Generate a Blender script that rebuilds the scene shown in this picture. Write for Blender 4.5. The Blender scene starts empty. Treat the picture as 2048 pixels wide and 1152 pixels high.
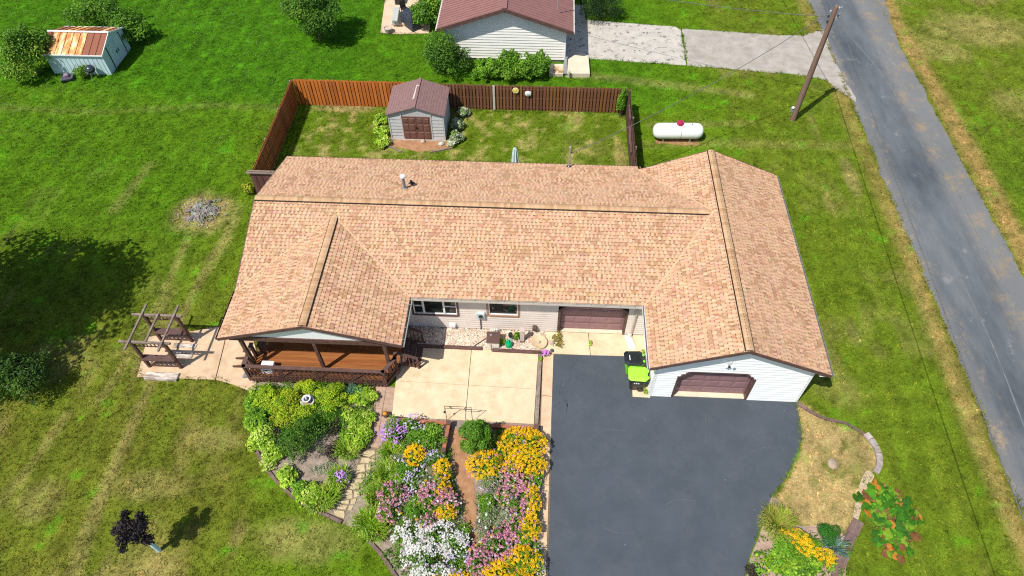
import bpy, math, random
import numpy as np
from mathutils import Vector, Matrix

# ------------------------------------------------------------------ camera, sky, sun, exposure
sc = bpy.context.scene
cd = bpy.data.cameras.new('camera'); cam = bpy.data.objects.new('camera', cd); sc.collection.objects.link(cam)
cd.sensor_width = 36.0; cd.lens = 36.0 * 1366.14 / 2048; cd.clip_end = 2000; cd.clip_start = 0.5
yaw, pit, rol = -0.06146, 0.89938, -0.01226
fw = Vector((math.sin(yaw)*math.cos(pit), math.cos(yaw)*math.cos(pit), -math.sin(pit)))
rt = Vector((math.cos(yaw), -math.sin(yaw), 0)); upv = rt.cross(fw)
r2 = math.cos(rol)*rt + math.sin(rol)*upv; u2 = -math.sin(rol)*rt + math.cos(rol)*upv
cam.matrix_world = Matrix(((r2.x, u2.x, -fw.x, -0.00503), (r2.y, u2.y, -fw.y, -15.05851), (r2.z, u2.z, -fw.z, 26.86820), (0, 0, 0, 1)))
sc.camera = cam
SUN_EL, SUN_AZ = 58.0, 224.6
w = bpy.data.worlds.new('World'); sc.world = w; w.use_nodes = True
nt = w.node_tree; bg = nt.nodes['Background']
sky = nt.nodes.new('ShaderNodeTexSky'); sky.sky_type = 'NISHITA'; sky.sun_disc = False
sky.sun_elevation = math.radians(SUN_EL); sky.sun_rotation = math.radians(SUN_AZ)
nt.links.new(sky.outputs[0], bg.inputs[0]); bg.inputs[1].default_value = 0.125
sl = bpy.data.lights.new('sun', 'SUN'); sl.energy = 5.0; sl.angle = math.radians(0.5); sl.color = (1.0, 0.95, 0.87)
so = bpy.data.objects.new('sun', sl); sc.collection.objects.link(so); so.location = (-30, -30, 60)
sd = Vector((0.702*math.cos(math.radians(SUN_EL)), 0.712*math.cos(math.radians(SUN_EL)), -math.sin(math.radians(SUN_EL))))
so.rotation_euler = sd.to_track_quat('-Z', 'Y').to_euler()
sc.view_settings.view_transform = 'Standard'; sc.view_settings.look = 'None'
sc.view_settings.exposure = 0.1; sc.view_settings.gamma = 1.0; sc.view_settings.use_curve_mapping = False
sc.cycles.use_denoising = False; sc.cycles.filter_width = 1.15; sc.cycles.max_bounces = 5; sc.cycles.diffuse_bounces = 3; sc.cycles.glossy_bounces = 2; sc.cycles.transparent_max_bounces = 4

random.seed(7); RNG = np.random.default_rng(11)
COL = sc.collection

# ------------------------------------------------------------------ helpers
def tag(o, label=None, cat=None, group=None, kind=None):
    if label: o['label'] = label
    if cat: o['category'] = cat
    if group: o['group'] = group
    if kind: o['kind'] = kind
    return o
def empty(name, loc=(0, 0, 0), rz=0.0, label=None, cat=None, group=None):
    o = bpy.data.objects.new(name, None); COL.objects.link(o); o.location = loc; o.rotation_euler.z = rz
    o.empty_display_size = 0.1
    return tag(o, label, cat, group)
def link(name, me, parent=None, loc=None):
    o = bpy.data.objects.new(name, me); COL.objects.link(o)
    if parent is not None: o.parent = parent
    if loc is not None: o.location = loc
    return o
def fast(name, V, F, mat, parent=None, C=None, loc=None, smooth=False):
    """numpy mesh: V (n,3), F (m,k), C (n,3) point colours"""
    V = np.asarray(V, np.float32); F = np.asarray(F, np.int32); k = F.shape[1]
    me = bpy.data.meshes.new(name); me.vertices.add(len(V)); me.vertices.foreach_set('co', V.ravel())
    me.loops.add(F.size); me.loops.foreach_set('vertex_index', F.ravel())
    me.polygons.add(len(F)); me.polygons.foreach_set('loop_start', np.arange(0, F.size, k, dtype=np.int32))
    me.polygons.foreach_set('loop_total', np.full(len(F), k, np.int32))
    me.polygons.foreach_set('use_smooth', np.full(len(F), smooth, bool))
    me.update(calc_edges=True)
    if C is not None:
        a = me.color_attributes.new('Col', 'FLOAT_COLOR', 'POINT')
        c4 = np.ones((len(V), 4), np.float32); c4[:, :3] = C; a.data.foreach_set('color', c4.ravel())
    me.materials.append(mat)
    return link(name, me, parent, loc)

class MB:
    def __init__(s): s.v = []; s.f = []; s.c = []; s.cur = (1, 1, 1)
    def add(s, vs, fs):
        b = len(s.v); s.v += [tuple(p) for p in vs]; s.c += [s.cur]*len(vs); s.f += [tuple(i+b for i in f) for f in fs]; return s
    def box(s, x0, x1, y0, y1, z0, z1):
        return s.add([(x0,y0,z0),(x1,y0,z0),(x1,y1,z0),(x0,y1,z0),(x0,y0,z1),(x1,y0,z1),(x1,y1,z1),(x0,y1,z1)],
                     [(3,2,1,0),(4,5,6,7),(0,1,5,4),(1,2,6,5),(2,3,7,6),(3,0,4,7)])
    def cbox(s, c, d, bev=0.0):
        """box with chamfered vertical and top edges"""
        x, y, z = c; a, b, h = d[0]/2, d[1]/2, d[2]
        if bev <= 0: return s.box(x-a, x+a, y-b, y+b, z, z+h)
        e = bev
        ring = lambda i, zz: [(x-a+i+e, y-b+i, zz), (x+a-i-e, y-b+i, zz), (x+a-i, y-b+i+e, zz), (x+a-i, y+b-i-e, zz), (x+a-i-e, y+b-i, zz), (x-a+i+e, y+b-i, zz), (x-a+i, y+b-i-e, zz), (x-a+i, y-b+i+e, zz)]
        vs = ring(0, z)+ring(0, z+h-e)+ring(e, z+h)
        fs = [tuple(range(7, -1, -1)), tuple(range(16, 24))]
        for r in (0, 8):
            for i in range(8): fs.append((r+i, r+(i+1) % 8, r+8+(i+1) % 8, r+8+i))
        return s.add(vs, fs)
    def bar(s, p, q, wd, ht, up=(0, 0, 1)):
        p = Vector(p); q = Vector(q); d = (q-p).normalized(); u = Vector(up)
        if abs(d.dot(u)) > 0.98: u = Vector((0, 1, 0))
        sx = d.cross(u).normalized()*wd/2; sy = sx.cross(d).normalized()*ht/2
        return s.add([p-sx-sy, p+sx-sy, p+sx+sy, p-sx+sy, q-sx-sy, q+sx-sy, q+sx+sy, q-sx+sy],
                     [(0,1,2,3),(7,6,5,4),(0,4,5,1),(1,5,6,2),(2,6,7,3),(3,7,4,0)])
    def tube(s, pts, r, n=8, cap=True):
        pts = [Vector(p) for p in pts]; rs = r if isinstance(r, (list, tuple)) else [r]*len(pts)
        vs = []; fs = []; a = None
        for i, p in enumerate(pts):
            d = (pts[min(i+1, len(pts)-1)]-pts[max(i-1, 0)]).normalized()
            if a is None: a = d.orthogonal().normalized()
            a = (a-d*a.dot(d)).normalized(); b = d.cross(a)
            for k in range(n):
                t = 2*math.pi*k/n; vs.append(p+(a*math.cos(t)+b*math.sin(t))*rs[i])
        for i in range(len(pts)-1):
            for k in range(n): fs.append((i*n+k, i*n+(k+1) % n, (i+1)*n+(k+1) % n, (i+1)*n+k))
        if cap: fs += [tuple(range(n-1, -1, -1)), tuple(range((len(pts)-1)*n, len(pts)*n))]
        return s.add(vs, fs)
    def lathe(s, prof, c=(0, 0, 0), n=16, sx=1, sy=1):
        vs = []; fs = []; m = len(prof)
        for r, z in prof:
            for k in range(n):
                t = 2*math.pi*k/n; vs.append((c[0]+r*math.cos(t)*sx, c[1]+r*math.sin(t)*sy, c[2]+z))
        for i in range(m-1):
            for k in range(n): fs.append((i*n+k, i*n+(k+1) % n, (i+1)*n+(k+1) % n, (i+1)*n+k))
        if prof[0][0] > 1e-4: fs.append(tuple(range(n-1, -1, -1)))
        if prof[-1][0] > 1e-4: fs.append(tuple(range((m-1)*n, m*n)))
        return s.add(vs, fs)
    def prism(s, poly, z0, z1):
        a = sum(poly[i][0]*poly[(i+1) % len(poly)][1]-poly[(i+1) % len(poly)][0]*poly[i][1] for i in range(len(poly)))
        if a < 0: poly = poly[::-1]
        n = len(poly); vs = [(p[0], p[1], z0) for p in poly]+[(p[0], p[1], z1) for p in poly]
        fs = [tuple(range(n-1, -1, -1)), tuple(range(n, 2*n))]+[(i, (i+1) % n, n+(i+1) % n, n+i) for i in range(n)]
        return s.add(vs, fs)
    def poly(s, pts): return s.add(pts, [tuple(range(len(pts)))])
    def rock(s, c, r, seed=0, flat=0.7):
        rg = random.Random(seed); vs = []; fs = []
        rings = [(-0.35, 0.85), (0.1, 1.0), (0.55, 0.78), (0.85, 0.35)]; n = 8
        j = [rg.uniform(0.75, 1.2) for _ in range(n)]
        for z, q in rings:
            for k in range(n):
                t = 2*math.pi*k/n; rr = r*q*j[k]*rg.uniform(0.9, 1.1)
                vs.append((c[0]+rr*math.cos(t), c[1]+rr*math.sin(t), c[2]+z*r*flat*rg.uniform(0.92, 1.08)))
        for i in range(3):
            for k in range(n): fs.append((i*n+k, i*n+(k+1) % n, (i+1)*n+(k+1) % n, (i+1)*n+k))
        fs.append(tuple(range(3*n, 4*n)))
        return s.add(vs, fs)
    def mesh(s, name, mat, smooth=False, colors=False):
        me = bpy.data.meshes.new(name); me.from_pydata(s.v, [], s.f); me.update()
        if colors:
            a = me.color_attributes.new('Col', 'FLOAT_COLOR', 'POINT')
            c4 = np.ones((len(s.v), 4), np.float32); c4[:, :3] = np.array(s.c); a.data.foreach_set('color', c4.ravel())
        if smooth: me.polygons.foreach_set('use_smooth', np.ones(len(me.polygons), bool))
        if isinstance(mat, (list, tuple)):
            for m in mat: me.materials.append(m)
        else: me.materials.append(mat)
        return me
    def build(s, name, mat, parent=None, loc=None, smooth=False, colors=False):
        return link(name, s.mesh(name, mat, smooth, colors), parent, loc)
def shade_auto(o, ang=35):
    me = o.data; me.polygons.foreach_set('use_smooth', np.ones(len(me.polygons), bool))
    me.set_sharp_from_angle(angle=math.radians(ang))
    return o

# value noise in numpy for lawn colours and irregular edges
def vnoise(x, y, s, seed):
    x = np.asarray(x, float)/s; y = np.asarray(y, float)/s
    xi = np.floor(x).astype(np.int64); yi = np.floor(y).astype(np.int64); fx = x-xi; fy = y-yi
    fx = fx*fx*(3-2*fx); fy = fy*fy*(3-2*fy)
    def h(a, b):
        n = (a*374761393+b*668265263+seed*974634777) & 0x7fffffff
        n = ((n ^ (n >> 13))*1274126177) & 0x7fffffff
        return ((n ^ (n >> 16)) & 0xffff)/65535.0
    return (h(xi, yi)*(1-fx)+h(xi+1, yi)*fx)*(1-fy)+(h(xi, yi+1)*(1-fx)+h(xi+1, yi+1)*fx)*fy
def fbm(x, y, s, seed, o=4):
    t = 0; a = 0.5; n = 0
    for i in range(o): t = t+a*vnoise(x, y, s/2**i, seed+i*17); n += a; a *= 0.55
    return t/n
def sstep(a, b, x): t = np.clip((x-a)/(b-a), 0, 1); return t*t*(3-2*t)
def inpoly(px, py, poly):
    px = np.asarray(px); py = np.asarray(py); r = np.zeros(px.shape, bool); n = len(poly)
    for i in range(n):
        x0, y0 = poly[i]; x1, y1 = poly[(i+1) % n]
        if y0 == y1: continue
        c = ((y0 > py) != (y1 > py)) & (px < (x1-x0)*(py-y0)/(y1-y0)+x0); r ^= c
    return r
def polydist(px, py, pl):
    d = np.full(np.asarray(px).shape, 1e9)
    for (x0, y0), (x1, y1) in zip(pl[:-1], pl[1:]):
        dx, dy = x1-x0, y1-y0; t = np.clip(((px-x0)*dx+(py-y0)*dy)/(dx*dx+dy*dy+1e-9), 0, 1)
        d = np.minimum(d, np.hypot(px-x0-t*dx, py-y0-t*dy))
    return d
def smooth_line(pts, n=6, closed=False):
    """Catmull-Rom through the points"""
    P = [np.array(p, float) for p in pts]; out = []; m = len(P)
    for i in range(m if closed else m-1):
        g = (lambda k: P[k % m]) if closed else (lambda k: P[min(max(k, 0), m-1)])
        a, b, c, d = g(i-1), g(i), g(i+1), g(i+2)
        for k in range(n):
            t = k/n; out.append(tuple(0.5*((2*b)+(c-a)*t+(2*a-5*b+4*c-d)*t*t+(3*b-a-3*c+d)*t**3)))
    if not closed: out.append(tuple(P[-1]))
    return out

# ------------------------------------------------------------------ materials
def newmat(name):
    m = bpy.data.materials.new(name); m.use_nodes = True; t = m.node_tree
    return m, t, t.nodes['Principled BSDF']
def N(t, kind, **kw):
    n = t.nodes.new(kind)
    for k, v in kw.items(): setattr(n, k, v)
    return n
def pm(name, c1, c2=None, scale=4.0, rough=0.8, bump=0.0, bscale=None, stretch=(1, 1, 1), metal=0.0, spec=0.3, detail=6.0, lo=0.35, hi=0.65, attr=False, stain=None, transl=0.0):
    """procedural surface: two colours mixed by noise (optionally multiplied by the Col attribute), stain blotches and fine relief"""
    m, t, b = newmat(name); L = t.links.new
    b.inputs['Roughness'].default_value = rough; b.inputs['Metallic'].default_value = metal
    b.inputs['Specular IOR Level'].default_value = spec
    tc = N(t, 'ShaderNodeTexCoord'); mp = N(t, 'ShaderNodeMapping'); mp.inputs['Scale'].default_value = stretch
    L(tc.outputs['Object'], mp.inputs[0])
    nz = N(t, 'ShaderNodeTexNoise'); nz.inputs['Scale'].default_value = scale; nz.inputs['Detail'].default_value = detail; nz.inputs['Roughness'].default_value = 0.65
    L(mp.outputs[0], nz.inputs['Vector'])
    mr = N(t, 'ShaderNodeMapRange'); mr.inputs[1].default_value = lo; mr.inputs[2].default_value = hi; L(nz.outputs['Fac'], mr.inputs[0])
    mx = N(t, 'ShaderNodeMix', data_type='RGBA'); L(mr.outputs[0], mx.inputs['Factor'])
    mx.inputs['A'].default_value = (*c1, 1); mx.inputs['B'].default_value = (*(c2 or c1), 1)
    out = mx.outputs['Result']
    if attr:
        at = N(t, 'ShaderNodeAttribute', attribute_name='Col'); mm = N(t, 'ShaderNodeMix', data_type='RGBA', blend_type='MULTIPLY'); mm.inputs['Factor'].default_value = 1
        L(out, mm.inputs['A']); L(at.outputs['Color'], mm.inputs['B']); out = mm.outputs['Result']
    if stain:
        sc_, scol, slo, shi, amt = stain
        n2 = N(t, 'ShaderNodeTexNoise'); n2.inputs['Scale'].default_value = sc_; n2.inputs['Detail'].default_value = 7; n2.inputs['Roughness'].default_value = 0.7
        L(mp.outputs[0], n2.inputs['Vector']); m2 = N(t, 'ShaderNodeMapRange'); m2.inputs[1].default_value = slo; m2.inputs[2].default_value = shi; m2.inputs[4].default_value = amt
        L(n2.outputs['Fac'], m2.inputs[0]); ms = N(t, 'ShaderNodeMix', data_type='RGBA'); L(m2.outputs[0], ms.inputs['Factor'])
        L(out, ms.inputs['A']); ms.inputs['B'].default_value = (*scol, 1); out = ms.outputs['Result']
    L(out, b.inputs['Base Color'])
    if bump > 0:
        nb = N(t, 'ShaderNodeTexNoise'); nb.inputs['Scale'].default_value = bscale or scale*4; nb.inputs['Detail'].default_value = 5
        L(mp.outputs[0], nb.inputs['Vector']); bp = N(t, 'ShaderNodeBump'); bp.inputs['Strength'].default_value = bump; bp.inputs['Distance'].default_value = 0.02
        L(nb.outputs['Fac'], bp.inputs['Height']); L(bp.outputs[0], b.inputs['Normal'])
    if transl > 0:
        tr = N(t, 'ShaderNodeBsdfTranslucent'); ad = N(t, 'ShaderNodeMixShader'); ad.inputs[0].default_value = transl
        L(out, tr.inputs[0]); L(b.outputs[0], ad.inputs[1]); L(tr.outputs[0], ad.inputs[2]); L(ad.outputs[0], t.nodes['Material Output'].inputs[0])
    return m

M_ = {}
M_['leaf'] = pm('leaf', (0.85, 0.85, 0.85), (1.1, 1.1, 1.1), 3, 0.75, attr=True, spec=0.12, transl=0.25)
M_['gloss_leaf'] = pm('gloss_leaf', (0.85, 0.85, 0.85), (1.1, 1.1, 1.1), 3, 0.5, attr=True, spec=0.3, transl=0.25)
M_['petal'] = pm('petal', (0.95, 0.95, 0.95), (1.0, 1.0, 1.0), 9, 0.6, attr=True, spec=0.2, transl=0.15)
M_['shingle'] = pm('shingle', (0.88, 0.87, 0.86), (1.06, 1.06, 1.06), 60, 0.95, bump=0.35, bscale=180, attr=True, spec=0.15, stain=(0.5, (0.46, 0.29, 0.19), 0.45, 0.8, 0.4))
M_['cap'] = pm('cap_shingle', (0.88, 0.87, 0.85), (1.06, 1.06, 1.05), 50, 0.95, bump=0.3, bscale=160, attr=True, spec=0.15)
M_['black'] = pm('black_vent', (0.012, 0.011, 0.01), (0.02, 0.018, 0.016), 20, 0.7)
M_['brownpaint'] = pm('brown_paint', (0.095, 0.05, 0.042), (0.135, 0.078, 0.066), 3, 0.55, bump=0.1, bscale=30, stretch=(1, 1, 1))
M_['browndoor'] = pm('brown_door', (0.26, 0.145, 0.15), (0.3, 0.17, 0.176), 2.5, 0.5, bump=0.04, bscale=60)
M_['siding'] = pm('cream_siding', (0.62, 0.54, 0.48), (0.68, 0.6, 0.53), 2, 0.55, stain=(1.4, (0.5, 0.45, 0.4), 0.55, 0.8, 0.35))
M_['whitesiding'] = pm('white_siding', (0.8, 0.83, 0.82), (0.86, 0.87, 0.86), 2, 0.5, stain=(1.2, (0.55, 0.57, 0.54), 0.55, 0.85, 0.4))
M_['nbsiding'] = pm('white_lap_siding', (0.8, 0.78, 0.72), (0.86, 0.84, 0.78), 1.5, 0.5, stain=(1.0, (0.6, 0.57, 0.5), 0.55, 0.85, 0.4))
M_['white'] = pm('white_paint', (0.75, 0.76, 0.76), (0.8, 0.8, 0.8), 3, 0.4, stain=(2.5, (0.5, 0.5, 0.47), 0.58, 0.85, 0.4))
M_['gutterm'] = pm('gutter_metal', (0.5, 0.46, 0.4), (0.62, 0.57, 0.5), 6, 0.45, stain=(3, (0.2, 0.17, 0.12), 0.5, 0.8, 0.6))
M_['gutdark'] = pm('gutter_inside', (0.06, 0.065, 0.06), (0.16, 0.17, 0.15), 6, 0.7)
M_['glass'] = pm('window_glass', (0.012, 0.016, 0.016), (0.02, 0.024, 0.022), 2, 0.06, spec=0.6)
M_['concrete'] = pm('warm_concrete', (0.62, 0.47, 0.3), (0.73, 0.57, 0.385), 1.6, 0.9, bump=0.12, bscale=60, stain=(1.3, (0.34, 0.25, 0.13), 0.5, 0.78, 0.6))
M_['concrete2'] = pm('walk_concrete', (0.52, 0.36, 0.22), (0.66, 0.49, 0.33), 1.8, 0.9, bump=0.12, bscale=60, stain=(1.0, (0.33, 0.24, 0.17), 0.5, 0.8, 0.6))
M_['greyconc'] = pm('pale_concrete', (0.4, 0.37, 0.32), (0.52, 0.48, 0.42), 1.5, 0.9, bump=0.15, bscale=50, stain=(2.2, (0.1, 0.1, 0.1), 0.575, 0.61, 0.85))
M_['asphalt'] = pm('sealed_asphalt', (0.056, 0.068, 0.083), (0.07, 0.083, 0.1), 0.7, 0.8, bump=0.15, bscale=160, detail=9, stain=(0.9, (0.11, 0.12, 0.132), 0.5, 0.8, 0.4))
M_['wood'] = pm('brown_wood', (0.085, 0.042, 0.032), (0.14, 0.075, 0.058), 5, 0.7, bump=0.25, bscale=25, stretch=(1, 1, 1), stain=(3.0, (0.2, 0.14, 0.12), 0.58, 0.8, 0.5))
M_['greywood'] = pm('weathered_wood', (0.16, 0.115, 0.095), (0.3, 0.23, 0.19), 4, 0.85, bump=0.4, bscale=30, stain=(6, (0.5, 0.44, 0.38), 0.6, 0.75, 0.6))
M_['deckboard'] = pm('stained_deck', (0.21, 0.072, 0.018), (0.31, 0.118, 0.032), 2.2, 0.5, bump=0.2, bscale=22, stretch=(0.25, 3, 3), attr=True, spec=0.4)
M_['picket'] = pm('stained_picket', (0.75, 0.75, 0.75), (1.15, 1.12, 1.1), 2.5, 0.75, bump=0.2, bscale=12, stretch=(4, 4, 0.5), attr=True)
M_['metalgrey'] = pm('galvanised', (0.4, 0.42, 0.43), (0.52, 0.54, 0.55), 7, 0.4, metal=0.6)
M_['dark'] = pm('dark_plastic', (0.014, 0.016, 0.018), (0.025, 0.027, 0.03), 6, 0.4, spec=0.5)
M_['lime'] = pm('lime_plastic', (0.30, 0.80, 0.035), (0.36, 0.86, 0.06), 3, 0.42, spec=0.4)
M_['limed'] = pm('lime_plastic_body', (0.16, 0.55, 0.02), (0.2, 0.62, 0.03), 3, 0.5, spec=0.4)
M_['col'] = pm('painted', (0.93, 0.93, 0.93), (1.04, 1.04, 1.04), 5, 0.6, attr=True, bump=0.1, bscale=30)
M_['stone'] = pm('stone', (0.75, 0.75, 0.75), (1.1, 1.1, 1.1), 5, 0.9, attr=True, bump=0.5, bscale=18)
M_['bark'] = pm('bark', (0.09, 0.06, 0.045), (0.17, 0.12, 0.09), 6, 0.95, bump=0.6, bscale=15, stretch=(3, 3, 0.6))
M_['soil'] = pm('mulch', (0.2, 0.155, 0.12), (0.36, 0.29, 0.23), 3, 1.0, bump=0.9, bscale=26, stain=(14, (0.1, 0.075, 0.06), 0.52, 0.7, 0.7))
M_['dirt'] = pm('dirt_path', (0.3, 0.15, 0.075), (0.42, 0.235, 0.125), 3, 1.0, bump=0.8, bscale=24, stain=(12, (0.17, 0.09, 0.05), 0.55, 0.72, 0.6))
M_['sand'] = pm('sand', (0.4, 0.3, 0.19), (0.52, 0.42, 0.29), 4, 1.0, bump=0.5, bscale=25, stain=(8, (0.36, 0.28, 0.18), 0.55, 0.75, 0.5))
M_['rust'] = None

def rust_mat():
    m, t, b = newmat('rusty_sheet'); L = t.links.new
    tc = N(t, 'ShaderNodeTexCoord'); mp = N(t, 'ShaderNodeMapping'); mp.inputs['Scale'].default_value = (1.6, 0.5, 0.5); L(tc.outputs['Object'], mp.inputs[0])
    nz = N(t, 'ShaderNodeTexNoise'); nz.inputs['Scale'].default_value = 1.7; nz.inputs['Detail'].default_value = 9; nz.inputs['Roughness'].default_value = 0.72; L(mp.outputs[0], nz.inputs['Vector'])
    cr = N(t, 'ShaderNodeValToRGB'); L(nz.outputs['Fac'], cr.inputs[0]); e = cr.color_ramp.elements
    e[0].position = 0.36; e[0].color = (0.42, 0.115, 0.04, 1); e[1].position = 0.62; e[1].color = (0.74, 0.66, 0.5, 1)
    x = e.new(0.46); x.color = (0.55, 0.2, 0.05, 1); x = e.new(0.53); x.color = (0.72, 0.45, 0.16, 1)
    at = N(t, 'ShaderNodeAttribute', attribute_name='Col'); mx = N(t, 'ShaderNodeMix', data_type='RGBA'); L(at.outputs['Fac'], mx.inputs['Factor'])
    mx.inputs['A'].default_value = (0.24, 0.075, 0.035, 1); L(cr.outputs[0], mx.inputs['B']); L(mx.outputs['Result'], b.inputs['Base Color'])
    b.inputs['Roughness'].default_value = 0.6
    return m
M_['rust'] = rust_mat()

# ------------------------------------------------------------------ scattered pieces (leaves, blooms, blades, pebbles)
def scatter(TV, TF, P, S, rz, tilt=None, TC=None, C=None):
    """copies of a template placed at P: scale S, spin rz, tilt (n,2) small-angle lean; returns V, F, C"""
    TV = np.asarray(TV, float); TF = np.asarray(TF, int); n = len(P); k = len(TV)
    S = np.asarray(S, float); S3 = S if S.ndim == 2 else np.repeat(S[:, None], 3, 1)
    v = TV[None]*S3[:, None, :]; c, s_ = np.cos(rz)[:, None], np.sin(rz)[:, None]
    x = v[..., 0]*c-v[..., 1]*s_; y = v[..., 0]*s_+v[..., 1]*c; z = v[..., 2]
    if tilt is not None:
        tx, ty = tilt[:, :1], tilt[:, 1:]; z2 = z-x*np.sin(tx)-y*np.sin(ty); x = x*np.cos(tx)+z*np.sin(tx); y = y*np.cos(ty)+z*np.sin(ty); z = z2
    V = np.stack([x, y, z], -1)+np.asarray(P)[:, None, :]
    F = (TF[None]+(np.arange(n)*k)[:, None, None]).reshape(-1, TF.shape[1])
    if C is None: C = np.ones((n, 3))
    CC = np.repeat(np.asarray(C)[:, None, :], k, 1)
    if TC is not None: CC = CC*np.asarray(TC)[None]
    return V.reshape(-1, 3), F, CC.reshape(-1, 3)
def leafcloud(ells, n, size, cols, seed, aspect=0.5, up=0.35, inner=0.6, droop=0.0, zmin=0.02, jitter=0.18):
    """n leaf faces spread through ellipsoid clumps; each leaf is a folded four-sided blade"""
    r = np.random.default_rng(seed); E = np.array(ells, float); wts = (E[:, 3]*E[:, 4]+E[:, 5]*E[:, 3]); wts = wts/wts.sum()
    idx = r.choice(len(E), n, p=wts); d = r.normal(size=(n, 3)); d /= np.linalg.norm(d, axis=1)[:, None]
    d[:, 2] = np.where(d[:, 2] < -0.35, -d[:, 2], d[:, 2])
    rad = inner+(1.06-inner)*r.random(n)**0.6; far = r.random(n) < 0.09; rad = np.where(far, rad*r.uniform(1.05, 1.38, n), rad)
    P = E[idx, :3]+d*E[idx, 3:6]*rad[:, None]; P[:, 2] = np.maximum(P[:, 2], zmin+0.05*r.random(n))
    nr = d*0.8+r.normal(size=(n, 3))*0.45; nr[:, 2] += up; nr /= np.linalg.norm(nr, axis=1)[:, None]
    a = np.cross(nr, r.normal(size=(n, 3))); a /= np.linalg.norm(a, axis=1)[:, None]+1e-9; a[:, 2] -= droop; a /= np.linalg.norm(a, axis=1)[:, None]
    b = np.cross(nr, a); s = size*r.uniform(0.6, 1.35, n)[:, None]; wv = s*aspect*0.5
    base = P-a*s*0.5; tip = P+a*s*0.5-nr*s*0.12; m1 = P+b*wv+nr*s*0.06; m2 = P-b*wv+nr*s*0.06
    V = np.stack([base, m1, tip, m2], 1).reshape(-1, 3); o = (np.arange(n)*4)[:, None]
    F = np.concatenate([o+np.array([[0, 1, 2]]), o+np.array([[0, 2, 3]])], 0)
    cc = np.array(cols, float); tint = r.uniform(0.82, 1.18, len(E)); ci = r.integers(0, len(cc), len(E))
    own = r.random(n) < 0.55; pick = np.where(own, ci[idx], r.integers(0, len(cc), n))
    C = cc[pick]*tint[idx][:, None]*r.uniform(1-jitter, 1+jitter, n)[:, None]
    return V, F, np.repeat(C, 4, 0)
def mound(c, rx, ry, h, k, seed, lump=0.42, z0=0.0):
    """k overlapping clumps that make one uneven bush"""
    r = random.Random(seed); out = []
    for i in range(k):
        a = r.uniform(0, 2*math.pi); q = math.sqrt(r.random())*0.72
        hh = h*(1-0.5*q*q)*r.uniform(0.68, 1.18); s = lump*r.uniform(0.55, 1.25)
        out.append((c[0]+rx*q*math.cos(a), c[1]+ry*q*math.sin(a), z0+max(hh*0.62, hh-h*s*0.7), rx*s, ry*s, min(hh*0.5, h*s)))
    out.append((c[0], c[1], z0+h*0.45, rx*0.62, ry*0.62, h*0.42))
    if rx > 0.9:
        for i in range(9):
            a = r.uniform(0, 6.283); q = r.uniform(0.85, 1.12); s = r.uniform(0.1, 0.2); out.append((c[0]+rx*q*math.cos(a), c[1]+ry*q*math.sin(a), z0+h*r.uniform(0.25, 0.75), rx*s, ry*s, h*s))
        for i in range(5): a = r.uniform(0, 6.283); q = r.uniform(0, 0.6); out.append((c[0]+rx*q*math.cos(a), c[1]+ry*q*math.sin(a), z0+h*r.uniform(1.0, 1.18), rx*0.12, ry*0.12, h*0.14))
    return out
def blades(c, rx, ry, h, n, seed, cols, wd=0.02, spread=0.5):
    """arching strap leaves from the ground"""
    r = np.random.default_rng(seed); a = r.uniform(0, 2*np.pi, n); q = np.sqrt(r.random(n))*0.75
    bx = c[0]+rx*q*np.cos(a); by = c[1]+ry*q*np.sin(a); a2 = a+r.normal(0, 0.7, n); L = h*r.uniform(0.6, 1.25, n); sp = L*spread*r.uniform(0.5, 1.4, n)
    dx, dy = np.cos(a2), np.sin(a2); nx, ny = -dy*wd/2, dx*wd/2
    rows = []
    for t, zz, ww in ((0.0, 0.0, 1.0), (0.35, 0.62, 1.0), (0.72, 0.95, 0.75), (1.0, 0.86, 0.08)):
        px = bx+dx*sp*t; py = by+dy*sp*t; pz = L*zz*r.uniform(0.95, 1.05, n)
        rows.append(np.stack([px+nx*ww, py+ny*ww, pz], 1)); rows.append(np.stack([px-nx*ww, py-ny*ww, pz], 1))
    V = np.stack(rows, 1).reshape(-1, 3); o = (np.arange(n)*8)[:, None]
    F = np.concatenate([o+np.array([[i, i+2, i+3, i+1]]) for i in (0, 2, 4)], 0)
    cc = np.array(cols, float); C = cc[r.integers(0, len(cc), n)]*r.uniform(0.8, 1.2, n)[:, None]
    return V, F, np.repeat(C, 8, 0)
def daisy(petals, droop, cone, cr, pc, cc, pw=0.42):
    """flower template of unit radius: separate petals round a raised centre (triangles)"""
    v = []; f = []; c = []
    for k in range(petals):
        t = 2*math.pi*k/petals; w2 = math.pi/petals*pw*2.1
        b = len(v); v += [(cr*0.7*math.cos(t), cr*0.7*math.sin(t), 0.0), (0.8*math.cos(t-w2), 0.8*math.sin(t-w2), -droop*0.7), (math.cos(t), math.sin(t), -droop), (0.8*math.cos(t+w2), 0.8*math.sin(t+w2), -droop*0.7)]
        c += [pc]*4; f += [(b, b+1, b+2), (b, b+2, b+3)]
    b = len(v); v.append((0, 0, cone)); c.append(cc)
    for k in range(6):
        t = 2*math.pi*k/6; v.append((cr*math.cos(t), cr*math.sin(t), cone*0.3)); c.append(cc)
        f.append((b, b+1+k, b+1+(k+1) % 6))
    return v, f, c

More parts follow.
